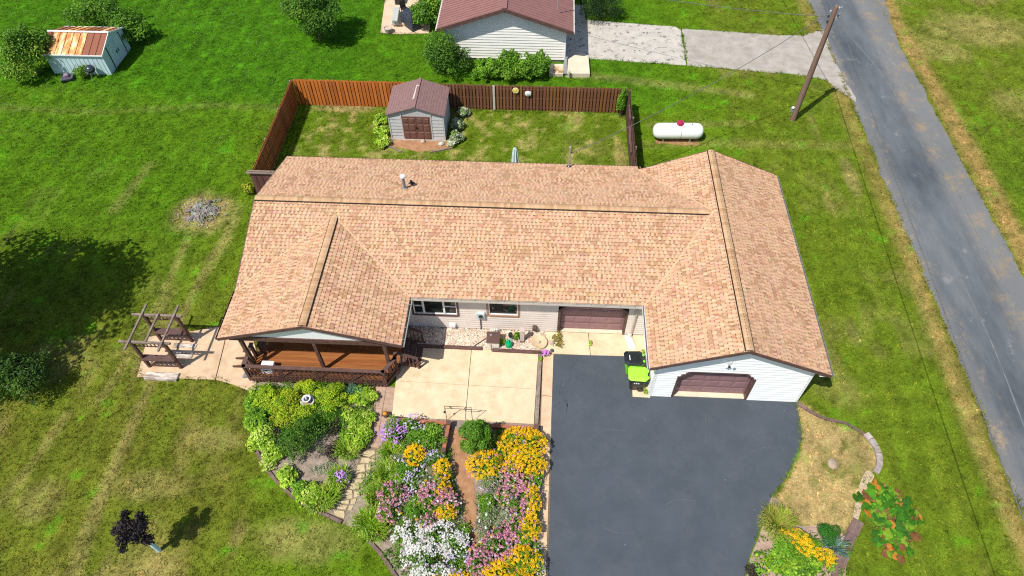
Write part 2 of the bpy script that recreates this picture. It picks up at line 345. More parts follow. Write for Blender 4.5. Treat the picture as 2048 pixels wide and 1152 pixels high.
# ------------------------------------------------------------------ ground: outlines of everything that is not lawn
ROADX0, ROADX1 = 19.5, 24.45
P_DRIVE = [(0.821, 2.385), (4.417, 2.444), (4.345, 0.356), (5.089, 0.543), (11.515, 0.621), (11.562, 0.423), (11.556, -0.243), (11.474, -1.153), (11.170, -2.017), (10.513, -3.042), (9.783, -3.926), (9.296, -4.766), (8.775, -5.772), (8.363, -6.545), (7.984, -7.645), (7.528, -9.670), (0.608, -10.020), (0.689, -8.009), (0.767, -6.167), (0.797, -1.946)]
P_APRON = [(0.326, 3.637), (5.382, 3.642), (5.137, 0.292), (4.342, 0.305), (4.416, 2.416), (0.798, 2.356), (0.308, 2.416)]
P_PATIO = [(-6.427, 2.633), (0.121, 2.435), (0.028, -1.253), (-6.209, -1.190), (-6.245, 0.287)]
P_STRIP = [(0.308, 2.416), (0.821, 2.385), (0.797, -1.946), (0.767, -6.167), (0.689, -8.009), (0.682, -9.369), (0.287, -9.389), (0.255, -4.599), (0.202, -1.269)]
P_WALK = [(-18.152, 0.246), (-18.530, 2.468), (-16.618, 2.848), (-15.305, 3.321), (-13.850, 3.388), (-13.148, 1.980), (-12.454, -0.342), (-13.684, 0.090), (-14.510, 0.286), (-16.413, 0.275)]
P_NBCONC = [(1.168, 33.430), (2.586, 33.484), (2.742, 31.408), (4.872, 31.153), (9.149, 30.721), (9.503, 30.341), (9.431, 25.959), (2.975, 26.465), (1.200, 26.394)]
P_NBGRAV = [(9.623, 30.477), (12.643, 30.269), (15.750, 29.939), (18.010, 29.900), (19.101, 30.587), (21.537, 30.812), (19.780, 22.315), (19.280, 23.081), (18.378, 24.673), (16.539, 25.214), (13.628, 25.494), (9.498, 25.962)]
P_NBPATIO = [(-12.528, 35.490), (-11.933, 29.111), (-10.505, 28.972), (-8.448, 29.182), (-8.807, 35.629)]
P_BEDL = smooth_line([(-12.732, -0.406), (-12.464, 0.252), (-10.626, 0.261), (-8.337, 0.265), (-7.233, 0.214), (-7.125, -0.643), (-7.038, -2.090), (-7.229, -3.132), (-7.411, -4.130), (-7.527, -4.980), (-7.638, -5.798), (-8.281, -5.528), (-9.114, -5.181), (-10.292, -4.442), (-11.168, -3.547), (-12.034, -2.330), (-12.543, -1.273)], 4, True)
P_BEDM = smooth_line([(-6.144, -1.187), (-3.640, -1.164), (0.202, -1.269), (0.215, -4.601), (0.308, -10.035), (-3.013, -10.202), (-4.551, -8.270), (-5.199, -7.402), (-5.952, -6.729), (-6.697, -6.108), (-7.300, -5.881), (-7.184, -4.650), (-6.852, -3.448), (-6.272, -2.518)], 4, True)
P_PATH = [(-7.179, 0.424), (-6.177, 0.290), (-6.209, -1.190), (-6.272, -2.518), (-6.832, -3.558), (-7.224, -4.757), (-7.280, -5.979), (-7.774, -5.725), (-7.528, -4.772), (-7.332, -3.472), (-7.038, -2.090), (-7.058, -0.764)]
P_DIRT = smooth_line([(-3.557, -1.734), (-2.880, -1.796), (-2.733, -2.689), (-2.395, -3.886), (-2.129, -5.327), (-2.015, -6.208), (-2.040, -7.061), (-2.326, -7.075), (-2.471, -5.939), (-2.785, -4.748), (-3.179, -3.490), (-3.398, -2.608)], 4, True)
P_BED3 = smooth_line([(9.755, -3.968), (9.328, -4.805), (8.833, -5.769), (8.420, -6.542), (8.058, -7.641), (7.658, -9.504), (11.290, -9.321), (11.749, -7.457), (12.103, -6.174), (12.245, -5.447), (11.571, -5.051), (10.586, -5.139), (10.125, -4.725)], 4, True)
P_SAND = smooth_line([(13.772, -2.710), (14.040, -2.914), (13.720, -3.356), (13.406, -3.790), (13.135, -4.377), (12.851, -4.870), (12.595, -5.119), (12.260, -5.695), (12.245, -5.447), (12.617, -4.882), (12.950, -4.183), (13.242, -3.506)], 4, True)
P_GRAVELBED = [(-6.297, 3.680), (0.396, 3.699), (0.376, 2.503), (-6.268, 2.528)]
P_SHEDDIRT = [(-9.607, 17.613), (-5.837, 17.632), (-5.444, 16.813), (-7.348, 16.366), (-9.550, 16.914)]
P_FENCEDIRT = [(-15.391, 20.803), (-9.279, 21.056), (-9.945, 20.203), (-12.227, 19.600), (-14.237, 20.023), (-15.458, 20.280)]
HOUSE_FP = [(-13.1, 3.7), (5.1, 3.7), (5.1, 0.45), (11.5, 0.45), (11.5, 11.8), (-13.1, 11.8)]
DECK_FP = [(-12.9, 0.3), (-6.6, 0.3), (-6.2, 1.0), (-6.2, 3.7), (-12.9, 3.7)]
PAVED = [P_DRIVE, P_APRON, P_PATIO, P_STRIP, P_WALK, P_NBCONC, P_NBGRAV, P_NBPATIO, P_BEDL, P_BEDM, P_PATH, P_BED3, P_SAND, P_GRAVELBED, P_SHEDDIRT, HOUSE_FP, DECK_FP]
DRYBED = smooth_line([(11.635, 0.351), (12.640, -0.384), (13.895, -0.895), (14.440, -1.746), (14.358, -2.419), (13.848, -2.880), (13.324, -3.648), (12.766, -4.596), (12.264, -5.368), (10.586, -5.139), (9.629, -4.548), (10.084, -3.702), (10.910, -2.587), (11.437, -1.433)], 4, True)

def lawn_rgb(x, y):
    lush = np.array((0.056, 0.158, 0.005)); mid = np.array((0.105, 0.182, 0.008)); olive = np.array((0.145, 0.138, 0.021)); tan = np.array((0.37, 0.28, 0.115)); rust = np.array((0.30, 0.15, 0.045))
    big = fbm(x, y, 7, 3, 4); med = 0.45*fbm(x, y, 1.6, 9, 4)+0.55*fbm(x*4.2, y*0.55, 2.4, 13, 4); fine = fbm(x, y, 0.55, 21, 3); blot = fbm(x+9, y-4, 3.2, 44, 4)
    # how watered each part of the ground is
    lushf = sstep(17.5, 22.5, y+(big-0.5)*3+0.02*x)*sstep(-8, -14, x)                      # the deep green lawn far left
    lushf = np.maximum(lushf, 0.75*sstep(20.5, 22.5, y+(big-0.5)*2)*sstep(14, 4, x))        # strip behind the fence
    lushf = np.maximum(lushf, 0.55*sstep(24.5, 26.5, x+(blot-0.5)*5)*sstep(24, 14, y))       # field across the road
    lushf = np.maximum(lushf, 0.55*sstep(1, 11, y+(big-0.5)*5+(blot-0.5)*4)*sstep(-15.5, -20, x))
    dry = sstep(14, -1, y)*sstep(-8, -13, x)*0.62                                          # front left lawn
    dry = np.maximum(dry, 0.2*sstep(-15, -13, x)*sstep(6, 4, x)*sstep(12, 13, y)*sstep(21, 20, y))  # fenced yard
    dry = np.maximum(dry, 0.32*sstep(11, 12, x))
    dry = np.maximum(dry, 0.35*sstep(24.5, 25.5, x))
    c = mid[None]*(1-lushf)[:, None]+lush[None]*lushf[:, None]
    k = np.clip(dry*(0.65+1.0*(med-0.35))*1.25*(1-0.6*lushf), 0, 1)[:, None]; c = c*(1-k)+olive[None]*k
    # tan patches
    t = sstep(0.53, 0.72, 0.5*med+0.5*blot+0.22*(dry-0.35))*(0.2+0.5*dry)*(1-0.85*lushf)
    yard = (x > -15) & (x < 5.2) & (y > 12) & (y < 20.6)
    t = np.maximum(t, yard*sstep(0.5, 0.68, 0.4*med+0.6*fine)*0.6)
    for line, wd, a in TRACKS:
        d = polydist(x+(med-0.5)*0.7, y+(fine-0.5)*0.4, line); t = np.maximum(t, a*sstep(wd, wd*0.25, d)*(0.45+0.9*fine))
    for (cx, cy), rx, ry, a in DRYSPOTS:
        d = np.hypot((x-cx)/rx, (y-cy)/ry)+(med-0.5)*0.9; t = np.maximum(t, a*sstep(1.05, 0.45, d)*(0.55+0.7*fine))
    dl = np.abs(x-(ROADX0-0.45+0.3*(big-0.5))); dr = np.abs(x-(ROADX1+0.75+0.5*(big-0.5)))
    ro = np.maximum(sstep(0.75, 0.1, dl+(med-0.5)*0.8)*0.55, sstep(1.0, 0.15, dr+(med-0.5)*0.9)*0.85)*(0.5+0.7*fine)
    inb = inpoly(x, y, DRYBED); t = np.where(inb, np.maximum(t, sstep(0.2, 0.5, 0.5*med+0.5*fine)*1.0), t)
    t = np.clip(t, 0, 1)[:, None]; c = c*(1-t)+tan[None]*t
    ro = np.clip(ro, 0, 1)[:, None]; c = c*(1-ro)+(0.5*tan+0.5*rust)[None]*ro
    # mower stripes beside the road run with the road's lawn, and small green tufts
    st = (np.sin(y*2.6+big*5)*0.5+0.5)*sstep(11.5, 12.5, x)*sstep(19.5, 18.5, x)*0.22
    c = c*(1-st[:, None])+(c*np.array((0.72, 0.86, 0.6)))*st[:, None]
    g = sstep(0.66, 0.8, fine*0.6+vnoise(x, y, 0.9, 71)*0.4)[:, None]*0.6; c = c*(1-g)+np.array((0.07, 0.24, 0.006))[None]*g
    c = c*(0.62+0.76*fine+0.45*(vnoise(x, y, 0.16, 5)-0.5))[:, None]
    lane = np.sin(x*2*np.pi/1.05+big*1.5)*sstep(-14, -16, x)+np.sin(x*2*np.pi/1.1+big)*sstep(12, 13, x)*sstep(12, 8, y)
    c = c*(1+0.085*lane*(0.5+med))[:, None]
    return c
TRACKS = [([(-16.724, 10.307), (-17.221, 6.042), (-17.443, 1.779), (-17.397, -2.352), (-17.414, -5.463), (-17.283, -8.003), (-17.220, -9.768)], 0.42, 0.42), ([(-18.812, 9.093), (-18.817, 3.456), (-19.375, -0.976)], 0.35, 0.3),
          ([(-20.602, -1.782), (-21.001, -4.135), (-21.565, -6.282)], 0.4, 0.3), ([(-23.127, 14.525), (-23.654, 10.770)], 0.5, 0.25), ([(6.103, 17.582), (10.024, 17.981), (18.324, 18.012)], 0.6, 0.2), ([(6.542, 19.497), (12.727, 19.954)], 0.4, 0.25),
          ([(2.274, 24.578), (8.153, 23.703), (13.195, 22.830)], 0.6, 0.3), ([(-34.912, 19.521), (-28.230, 19.285), (-21.456, 20.342), (-16.879, 20.273)], 0.5, 0.13), ([(19.414, 12.677), (18.896, 5.206), (18.747, -1.081), (18.935, -5.270)], 0.5, 0.35)]
DRYSPOTS = [((-18.527, 10.687), 2.1, 1.9, 0.7), ((-12.719, 20.446), 2.2, 0.7, 0.9), ((-13.598, -2.640), 1.6, 0.7, 0.4), ((-8.719, -6.636), 2.5, 1.1, 0.4), ((4.562, 16.607), 0.5, 1.4, 0.6), ((17.676, 15.430), 0.5, 2.2, 0.55), ((-17.219, 0.556), 0.9, 0.5, 0.5),
            ((-12.411, 12.057), 0.5, 0.5, 0.3), ((-15.321, 14.427), 0.6, 0.6, 0.3), ((30.711, 31.171), 5, 2.6, 0.5), ((27.053, 28.512), 2.5, 2.0, 0.45), ((-15.625, -4.744), 2.4, 0.8, 0.35), ((-19.854, -5.583), 1.2, 1.0, 0.35)]

def axis(lo, hi, step, far):
    core = np.arange(lo, hi+1e-6, step); e = []; d = step*2; p = hi
    while p < far: p += d; e.append(p); d *= 1.6
    e2 = []; d = step*2; p = lo
    while p > -far: p -= d; e2.append(p); d *= 1.6
    return np.array(e2[::-1]+list(core)+e)
def lawn_mat():
    m, t, b = newmat('lawn'); L = t.links.new
    at = N(t, 'ShaderNodeAttribute', attribute_name='Col'); tc = N(t, 'ShaderNodeTexCoord')
    n1 = N(t, 'ShaderNodeTexNoise'); n1.inputs['Scale'].default_value = 9; n1.inputs['Detail'].default_value = 8; n1.inputs['Roughness'].default_value = 0.75; L(tc.outputs['Object'], n1.inputs['Vector'])
    mr = N(t, 'ShaderNodeMapRange'); mr.inputs[1].default_value = 0.3; mr.inputs[2].default_value = 0.7; mr.inputs[3].default_value = 0.55; mr.inputs[4].default_value = 1.35; L(n1.outputs['Fac'], mr.inputs[0])
    mx = N(t, 'ShaderNodeMix', data_type='RGBA', blend_type='MULTIPLY'); mx.inputs['Factor'].default_value = 1; L(at.outputs['Color'], mx.inputs['A']); L(mr.outputs[0], mx.inputs['B'])
    L(mx.outputs['Result'], b.inputs['Base Color']); b.inputs['Roughness'].default_value = 1; b.inputs['Specular IOR Level'].default_value = 0.05
    n2 = N(t, 'ShaderNodeTexNoise'); n2.inputs['Scale'].default_value = 16; n2.inputs['Detail'].default_value = 6; L(tc.outputs['Object'], n2.inputs['Vector'])
    bp = N(t, 'ShaderNodeBump'); bp.inputs['Strength'].default_value = 0.8; bp.inputs['Distance'].default_value = 0.06; L(n2.outputs['Fac'], bp.inputs['Height']); L(bp.outputs[0], b.inputs['Normal'])
    return m
M_['lawn'] = lawn_mat()
gx = axis(-46, 40, 0.22, 700); gy = axis(-14, 44, 0.22, 700)
X, Y = np.meshgrid(gx, gy); nx_, ny_ = len(gx), len(gy)
V = np.stack([X.ravel(), Y.ravel(), np.zeros(X.size)], 1)
i0 = (np.arange(ny_-1)[:, None]*nx_+np.arange(nx_-1)[None]).ravel()
F = np.stack([i0, i0+1, i0+1+nx_, i0+nx_], 1)
tag(fast('ground', V, F, M_['lawn'], C=lawn_rgb(V[:, 0], V[:, 1])), 'mown lawn of mixed green and dry grass', kind='structure')

# grass blades standing on the lawn
PX_, PY_ = 15.42, 20.4
def build_grass(n):
    r = np.random.default_rng(5)
    y = r.uniform(-10, 37, n*3); half_l = 19.5+(y+8.5)*0.56; half_r = 18.5+(y+7)*0.44
    x = r.uniform(-44, 37, n*3); keep = (x > -half_l-1.5) & (x < half_r+1.5) & ~((x > ROADX0-0.05+0.25*(fbm(np.zeros_like(y), y, 1.3, 8)-0.5)) & (x < ROADX1+0.05))
    # thin the far end, where blades are smaller than the lens resolves
    keep &= r.random(n*3) < np.clip(1.15-(y+8)*0.012, 0.4, 1)
    for p in PAVED: keep &= ~inpoly(x, y, p)
    x, y = x[keep][:n], y[keep][:n]; n = len(x)
    c = lawn_rgb(x, y); dens = fbm(x, y, 0.8, 33, 3)
    C = c*r.uniform(0.7, 1.7, n)[:, None]; yel = r.random(n) < 0.12; C[yel] = C[yel]*np.array((1.9, 1.4, 1.6))
    k = 6; a = r.uniform(0, 2*np.pi, (n, k)); rad = r.uniform(0.0, 0.1, (n, k)); bx = x[:, None]+rad*np.cos(a*3.1); by = y[:, None]+rad*np.sin(a*3.1)
    ht = (0.028+0.05*dens[:, None])*r.uniform(0.6, 1.3, (n, k)); ln = ht*r.uniform(0.4, 1.5, (n, k)); wd = 0.011+0.012*r.random((n, k))
    dx, dy = np.cos(a), np.sin(a)
    z0 = np.zeros_like(bx)
    V = np.stack([np.stack([bx-dy*wd, by+dx*wd, z0], -1), np.stack([bx+dy*wd, by-dx*wd, z0], -1), np.stack([bx+dx*ln, by+dy*ln, ht], -1)], 2).reshape(-1, 3)
    CC = np.repeat(C, k*3, 0)
    # longer uncut grass along paving, walls and fences
    ex = []; lines = [P_WALK+P_WALK[:1], P_DRIVE[4:15], P_NBGRAV+P_NBGRAV[:1], P_NBCONC[2:], P_NBPATIO+P_NBPATIO[:1], DRYBED, [(-15.6, 20.45), (4.9, 20.45)], [(-15.6, 20.8), (4.9, 20.8)], [(-15.95, 12.2), (-15.95, 20.5)], [(-15.55, 12.2), (-15.55, 20.5)], [(5.3, 12.6), (5.3, 20.5)], [(ROADX0-0.02, -12), (ROADX0-0.02, 36)], [(ROADX1+0.05, -8), (ROADX1+0.05, 28)], [(11.7, 0.5), (11.7, 12)], [(-33, 23.2), (-29, 23.2), (-29, 26.4)], [(PX_-0.3, PY_-0.3), (PX_+0.3, PY_-0.3), (PX_+0.3, PY_+0.3), (PX_-0.3, PY_+0.3)]]
    for ln_ in lines:
        for (xa, ya), (xb, yb_) in zip(ln_[:-1], ln_[1:]):
            m_ = int(math.hypot(xb-xa, yb_-ya)/0.07)
            if m_: t_ = r.random(m_); ex.append(np.stack([xa+(xb-xa)*t_+r.normal(0, 0.05, m_), ya+(yb_-ya)*t_+r.normal(0, 0.05, m_)], 1))
    ex = np.concatenate(ex); ex = ex[(ex[:, 0] < ROADX0+0.12) | (ex[:, 0] > ROADX1-0.1)]; ex = ex[fbm(ex[:, 0], ex[:, 1], 0.9, 51, 3) > 0.42]; m_ = len(ex); cE = lawn_rgb(ex[:, 0], ex[:, 1])*r.uniform(0.7, 1.7, m_)[:, None]
    a = r.uniform(0, 2*np.pi, (m_, k)); dx, dy = np.cos(a), np.sin(a); ht = r.uniform(0.06, 0.17, (m_, k)); ln = ht*r.uniform(0.4, 1.1, (m_, k)); wd = r.uniform(0.008, 0.016, (m_, k)); bx = ex[:, :1]+dx*0.03; by = ex[:, 1:]+dy*0.03; z0 = np.zeros_like(bx)
    V2 = np.stack([np.stack([bx-dy*wd, by+dx*wd, z0], -1), np.stack([bx+dy*wd, by-dx*wd, z0], -1), np.stack([bx+dx*ln, by+dy*ln, ht], -1)], 2).reshape(-1, 3)
    V = np.concatenate([V, V2]); CC = np.concatenate([CC, np.repeat(cE, k*3, 0)]); F = np.arange(len(V)).reshape(-1, 3)
    tag(fast('grass', V, F, M_['leaf'], C=CC), 'short lawn grass growing over the whole yard', 'grass', kind='stuff')
build_grass(105000)
# white clover heads in the deep green lawn
r = np.random.default_rng(8); n = 2600
x = r.uniform(-44, -14, n*3); y = r.uniform(14, 36, n*3); kp = fbm(x, y, 4, 61) > 0.47
for p in PAVED: kp &= ~inpoly(x, y, p)
x, y = x[kp][:n], y[kp][:n]; n = len(x)
tv = [(1, 0, 0), (0, 1, 0), (-1, 0, 0), (0, -1, 0), (0, 0, 1)]; tf = [(0, 1, 4), (1, 2, 4), (2, 3, 4), (3, 0, 4)]
V, F, C = scatter(tv, tf, np.stack([x, y, np.full(n, 0.05)], 1), r.uniform(0.012, 0.024, n), r.uniform(0, 6, n), C=np.tile((0.5, 0.52, 0.38), (n, 1)))
tag(fast('clover_flowers', V, F, M_['petal'], C=C), 'tiny white clover heads in the far left lawn', 'clover', kind='stuff')

# ------------------------------------------------------------------ roads and paving
def road_mat():
    m, t, b = newmat('road'); L = t.links.new; tc = N(t, 'ShaderNodeTexCoord')
    def noise(s, st=(1, 1, 1), det=8, ro=0.65):
        mp = N(t, 'ShaderNodeMapping'); mp.inputs['Scale'].default_value = st; L(tc.outputs['Object'], mp.inputs[0])
        n = N(t, 'ShaderNodeTexNoise'); n.inputs['Scale'].default_value = s; n.inputs['Detail'].default_value = det; n.inputs['Roughness'].default_value = ro; L(mp.outputs[0], n.inputs['Vector']); return n.outputs['Fac']
    def rng(v, a, b_, c=0, d=1):
        q = N(t, 'ShaderNodeMapRange'); q.inputs[1].default_value = a; q.inputs[2].default_value = b_; q.inputs[3].default_value = c; q.inputs[4].default_value = d; L(v, q.inputs[0]); return q.outputs[0]
    def mix(f, A, B):
        q = N(t, 'ShaderNodeMix', data_type='RGBA'); L(f, q.inputs['Factor'])
        for s_, v in (('A', A), ('B', B)):
            if isinstance(v, tuple): q.inputs[s_].default_value = (*v, 1)
            else: L(v, q.inputs[s_])
        return q.outputs['Result']
    sp = N(t, 'ShaderNodeSeparateXYZ'); L(tc.outputs['Object'], sp.inputs[0])
    c = mix(rng(noise(0.5, (1, 0.3, 1)), 0.35, 0.65), (0.07, 0.082, 0.094), (0.15, 0.162, 0.172))
    # paler worn outer lane, tan dust strewn across it, paler left edge
    ad = N(t, 'ShaderNodeMath', operation='MULTIPLY_ADD'); L(noise(0.35, (1, 0.25, 1)), ad.inputs[0]); ad.inputs[1].default_value = 1.6; L(sp.outputs[0], ad.inputs[2])
    c = mix(rng(ad.outputs[0], 23.2, 23.9, 0, 0.6), c, (0.2, 0.2, 0.195))
    c = mix(rng(ad.outputs[0], 21.1, 20.5, 0, 0.5), c, (0.2, 0.195, 0.185))
    mu = N(t, 'ShaderNodeMath', operation='MULTIPLY'); L(rng(noise(0.9, (1, 0.7, 1), 12, 0.78), 0.5, 0.66), mu.inputs[0]); L(rng(ad.outputs[0], 22.9, 24.0, 0, 0.75), mu.inputs[1])
    c = mix(mu.outputs[0], c, (0.34, 0.235, 0.11))
    m3 = N(t, 'ShaderNodeMath', operation='MULTIPLY'); L(rng(noise(1.1, (1, 0.6, 1), 12, 0.8), 0.53, 0.64), m3.inputs[0]); L(rng(ad.outputs[0], 21.6, 20.6, 0, 0.7), m3.inputs[1]); c = mix(m3.outputs[0], c, (0.4, 0.27, 0.12))
    c = mix(rng(noise(0.8, (1, 1, 1), 10, 0.7), 0.6, 0.66, 0, 0.5), c, (0.25, 0.25, 0.245))
    c = mix(rng(noise(22, det=3), 0.58, 0.75, 0, 0.35), c, (0.05, 0.05, 0.055))
    L(c, b.inputs['Base Color']); b.inputs['Roughness'].default_value = 0.95; b.inputs['Specular IOR Level'].default_value = 0.15
    bp = N(t, 'ShaderNodeBump'); bp.inputs['Strength'].default_value = 0.4; bp.inputs['Distance'].default_value = 0.02; L(noise(40, det=4), bp.inputs['Height']); L(bp.outputs[0], b.inputs['Normal'])
    return m
mb = MB(); ys = np.arange(-70, 150, 0.3)
for i, yy in enumerate(ys):
    e0 = ROADX0+0.28*(fbm(0, yy, 1.3, 8)-0.5)+0.12*(vnoise(0, yy, 0.35, 3)-0.5)+0.9*float(sstep(5.5, 0.2, abs(yy-27.0)))*-0.4; e1 = ROADX1+0.9*float(sstep(28, 38, yy))+0.3*(fbm(3, yy, 1.6, 18)-0.5)+0.12*(vnoise(4, yy, 0.4, 6)-0.5)
    mb.v += [(e0, yy, 0.008), ((e0+e1)/2, yy, 0.05), (e1, yy, 0.008)]; mb.c += [(1, 1, 1)]*3
    if i: b = 3*i; mb.f += [(b-3, b-2, b+1, b), (b-2, b-1, b+2, b+1)]
tag(mb.build('road', road_mat(), smooth=True), 'narrow worn grey asphalt road along the right side', kind='structure')
cl = pm('pale_seam', (0.12, 0.127, 0.134), (0.19, 0.195, 0.195), 3, 0.95)
def ragged(poly, step=0.3, amp=0.05, seed=1):
    out = []
    for i in range(len(poly)):
        a = np.array(poly[i]); b = np.array(poly[(i+1) % len(poly)]); L = np.linalg.norm(b-a); k = max(1, int(L/step)); nrm = np.array((-(b-a)[1], (b-a)[0]))/(L+1e-9)
        for j in range(k):
            p = a+(b-a)*j/k; q = 0 if j == 0 else amp*2*(fbm(p[0], p[1], 0.7, seed)-0.5)
            out.append(tuple(p+nrm*q))
    return out
def sheet(name, poly, z0, z1, mat, label=None, parent=None):
    o = MB().prism(poly, z0, z1).build(name, mat, parent)
    return tag(o, label, kind='structure') if parent is None else o
for i, pts in enumerate(([(22.0, 27), (22.4, 24), (22.55, 21), (22.6, 18)], [(23.3, 14), (23.2, 10), (23.35, 6)], [(21.2, 9), (21.3, 4), (21.0, -1)], [(20.7, 33), (21.5, 29), (22.3, 25.5)], [(22.3, 4.5), (22.5, 4.2), (22.6, 3.9)])):
    P_ = [(x, y) for x, y in smooth_line(pts, 12)]; mb = MB()
    for j, (x, y) in enumerate(P_):
        q = 0.03*(0.3+1.2*vnoise(x, y, 0.4, 7)); z = 0.014+0.042*(1-abs(x-21.97)/2.5); mb.v += [(x-q, y, z), (x+q, y, z)]; mb.c += [(1, 1, 1)]*2
        if j: b = 2*j; mb.f.append((b-2, b-1, b+1, b))
    mb.build('worn_seam', cl, bpy.data.objects['road'])
gm = pm('old_gravel_asphalt', (0.3, 0.27, 0.23), (0.42, 0.385, 0.34), 1.2, 1.0, bump=0.7, bscale=45, stain=(2.6, (0.46, 0.33, 0.15), 0.56, 0.74, 0.7))
sheet('gravel_drive', ragged(P_NBGRAV, 0.3, 0.14, 3), -0.05, 0.014, gm, 'pale gravelly drive joining the road beside the pole')
ncd = sheet('concrete_drive', ragged(P_NBCONC, 0.4, 0.04, 4), -0.05, 0.03, M_['greyconc'], 'cracked pale concrete drive beside the neighbouring house')
# asphalt drive, tarry marks
dr = sheet('driveway', ragged(smooth_line(P_DRIVE[:5], 1)[:5]+smooth_line(P_DRIVE[5:16], 5)+P_DRIVE[16:], 0.4, 0.015, 6), -0.05, 0.016, M_['asphalt'], 'smooth dark sealed asphalt driveway in front of the garages')
mk = pm('tar_mark', (0.042, 0.05, 0.06), (0.066, 0.078, 0.092), 7, 0.8)
def ribbon(pts, wd, z, name, mat, parent=None):
    P = smooth_line(pts, 5); mb = MB(); n = len(P)
    for i, p in enumerate(P):
        a = np.array(P[max(i-1, 0)]); b = np.array(P[min(i+1, n-1)]); d = (b-a)/(np.linalg.norm(b-a)+1e-9); q = wd*(0.5+0.9*vnoise(p[0], p[1], 0.3, 5))*0.5
        mb.v += [(p[0]-d[1]*q, p[1]+d[0]*q, z), (p[0]+d[1]*q, p[1]-d[0]*q, z)]; mb.c += [(1, 1, 1)]*2
        if i: b = 2*i; mb.f.append((b-2, b-1, b+1, b))
    return mb.build(name, mat, parent)
for pts in ([(1.519, 1.709), (1.633, 1.182), (1.318, 0.646), (1.186, 0.256), (1.365, 0.012), (1.498, -0.356)], [(0.882, -0.385), (1.144, -0.124), (1.454, -0.034), (1.411, -0.728)], [(1.225, 1.031), (1.097, 0.252)], [(1.936, 2.190), (1.588, 1.578)]):
    ribbon(pts, 0.035, 0.0205, 'tar_mark', mk, dr)
sm_ = pm('scuff', (0.085, 0.092, 0.102), (0.115, 0.122, 0.13), 6, 0.85)
for pts in ([(5.380, -4.553), (5.899, -4.323), (6.596, -4.330)], [(9.140, -2.115), (9.808, -1.856), (10.312, -1.945)], [(2.436, -1.867), (3.090, -1.368), (3.947, -1.374)], [(7.470, -0.438), (7.425, -1.159), (7.296, -1.863)], [(10.310, -2.505), (10.578, -2.713), (10.906, -2.806)], [(2.760, -5.485), (3.336, -5.751), (4.115, -5.732)]): ribbon(pts, 0.022, 0.0205, 'scuff', sm_, dr)
chip = MB()
for (x, y) in ((10.943, -0.077), (7.921, -3.383), (4.841, -0.806), (8.896, -4.584), (3.702, -6.213)):
    chip.rock((x, y, 0.018), 0.014, int(x*100), 0.5)
tag(chip.build('gravel_chips', pm('chip', (0.5, 0.5, 0.48), rough=0.9)), 'loose pale stone chips on the dark driveway', 'gravel', kind='stuff')
def quadgrid(c00, c10, c11, c01, us, vs, gap):
    """slabs of a paved quadrilateral split at fractions us, vs, with a gap round each"""
    c00, c10, c11, c01 = map(np.array, (c00, c10, c11, c01)); out = []
    f = lambda u, v: (c00*(1-u)+c10*u)*(1-v)+(c01*(1-u)+c11*u)*v
    for a, b in zip(us[:-1], us[1:]):
        for c, d in zip(vs[:-1], vs[1:]):
            q = [f(a, c), f(b, c), f(b, d), f(a, d)]; m = sum(q)/4
            out.append([tuple(p+(m-p)/np.linalg.norm(m-p)*gap*1.4) for p in q])
    return out
def slabs(name, polys, z0, z1, mat, label, base=None):
    o = tag(MB().prism(base or polys[0], z0-0.05, z1-0.03).build(name, pm(name+'_joint', (0.12, 0.09, 0.055), (0.2, 0.15, 0.09), 6, 1.0)), label, kind='structure')
    for i, p in enumerate(polys):
        dz = random.uniform(-0.002, 0.002); MB().prism(p, z0, z1+dz).build('concrete_slab', mat, o)
    return o
slabs('patio', quadgrid(P_PATIO[0], P_PATIO[1], P_PATIO[2], P_PATIO[3], (0, 0.52, 1), (0, 0.53, 1), 0.012), 0.0, 0.045, M_['concrete'], 'sunlit tan concrete patio of four slabs', P_PATIO)
st = [np.array(p) for p in ((0.308, 2.416), (0.821, 2.385), (0.592, -9.374), (0.287, -9.389))]
slabs('walkway', quadgrid((0.331, 2.417), (0.821, 2.385), (0.646, -9.371), (0.287, -9.389), (0, 1), (0, 0.19, 0.37, 0.54, 0.7, 0.85, 1), 0.01), 0.0, 0.04, M_['concrete2'], 'narrow concrete walk between flower bed and driveway', P_STRIP)
slabs('garage_apron', [[(0.326, 3.637), (2.446, 3.649), (2.518, 2.409), (0.308, 2.416)], [(2.482, 3.651), (5.382, 3.642), (5.296, 2.457), (2.552, 2.411)], [(4.449, 2.390), (5.292, 2.402), (5.137, 0.292), (4.364, 0.306)]], 0.0, 0.042, M_['concrete'], 'tan concrete apron in front of the inner garage door', P_APRON)
slabs('side_walk', [[(-18.152, 0.246), (-18.530, 2.468), (-16.618, 2.848), (-14.923, 3.279), (-14.746, 2.187), (-14.544, 0.285), (-16.413, 0.275)], [(-14.886, 3.281), (-13.850, 3.388), (-13.148, 1.980), (-12.454, -0.342), (-13.684, 0.090), (-14.499, 0.287), (-14.699, 2.189)]], 0.0, 0.04, M_['concrete2'], 'concrete walk between the garden arbor and the porch', P_WALK)
npat = sheet('neighbour_patio', P_NBPATIO, -0.04, 0.05, pm('peach_concrete', (0.55, 0.4, 0.27), (0.66, 0.5, 0.36), 1.5, 0.9, bump=0.2, bscale=40), 'peach concrete patio beside the neighbouring house')
MB().prism([(-11.985, 35.510), (-11.282, 29.991), (-8.855, 30.086), (-9.194, 35.615)], 0.05, 0.2).build('raised_slab', pm('peach_slab', (0.58, 0.42, 0.28), (0.7, 0.53, 0.37), 1.5, 0.9), npat)
sheet('garden_soil', P_BEDL, -0.05, 0.02, M_['soil'], 'grey mulch soil of the rounded bed below the porch')
sheet('flower_bed_soil', P_BEDM, -0.05, 0.022, M_['soil'], 'mulch soil of the long flower beds')
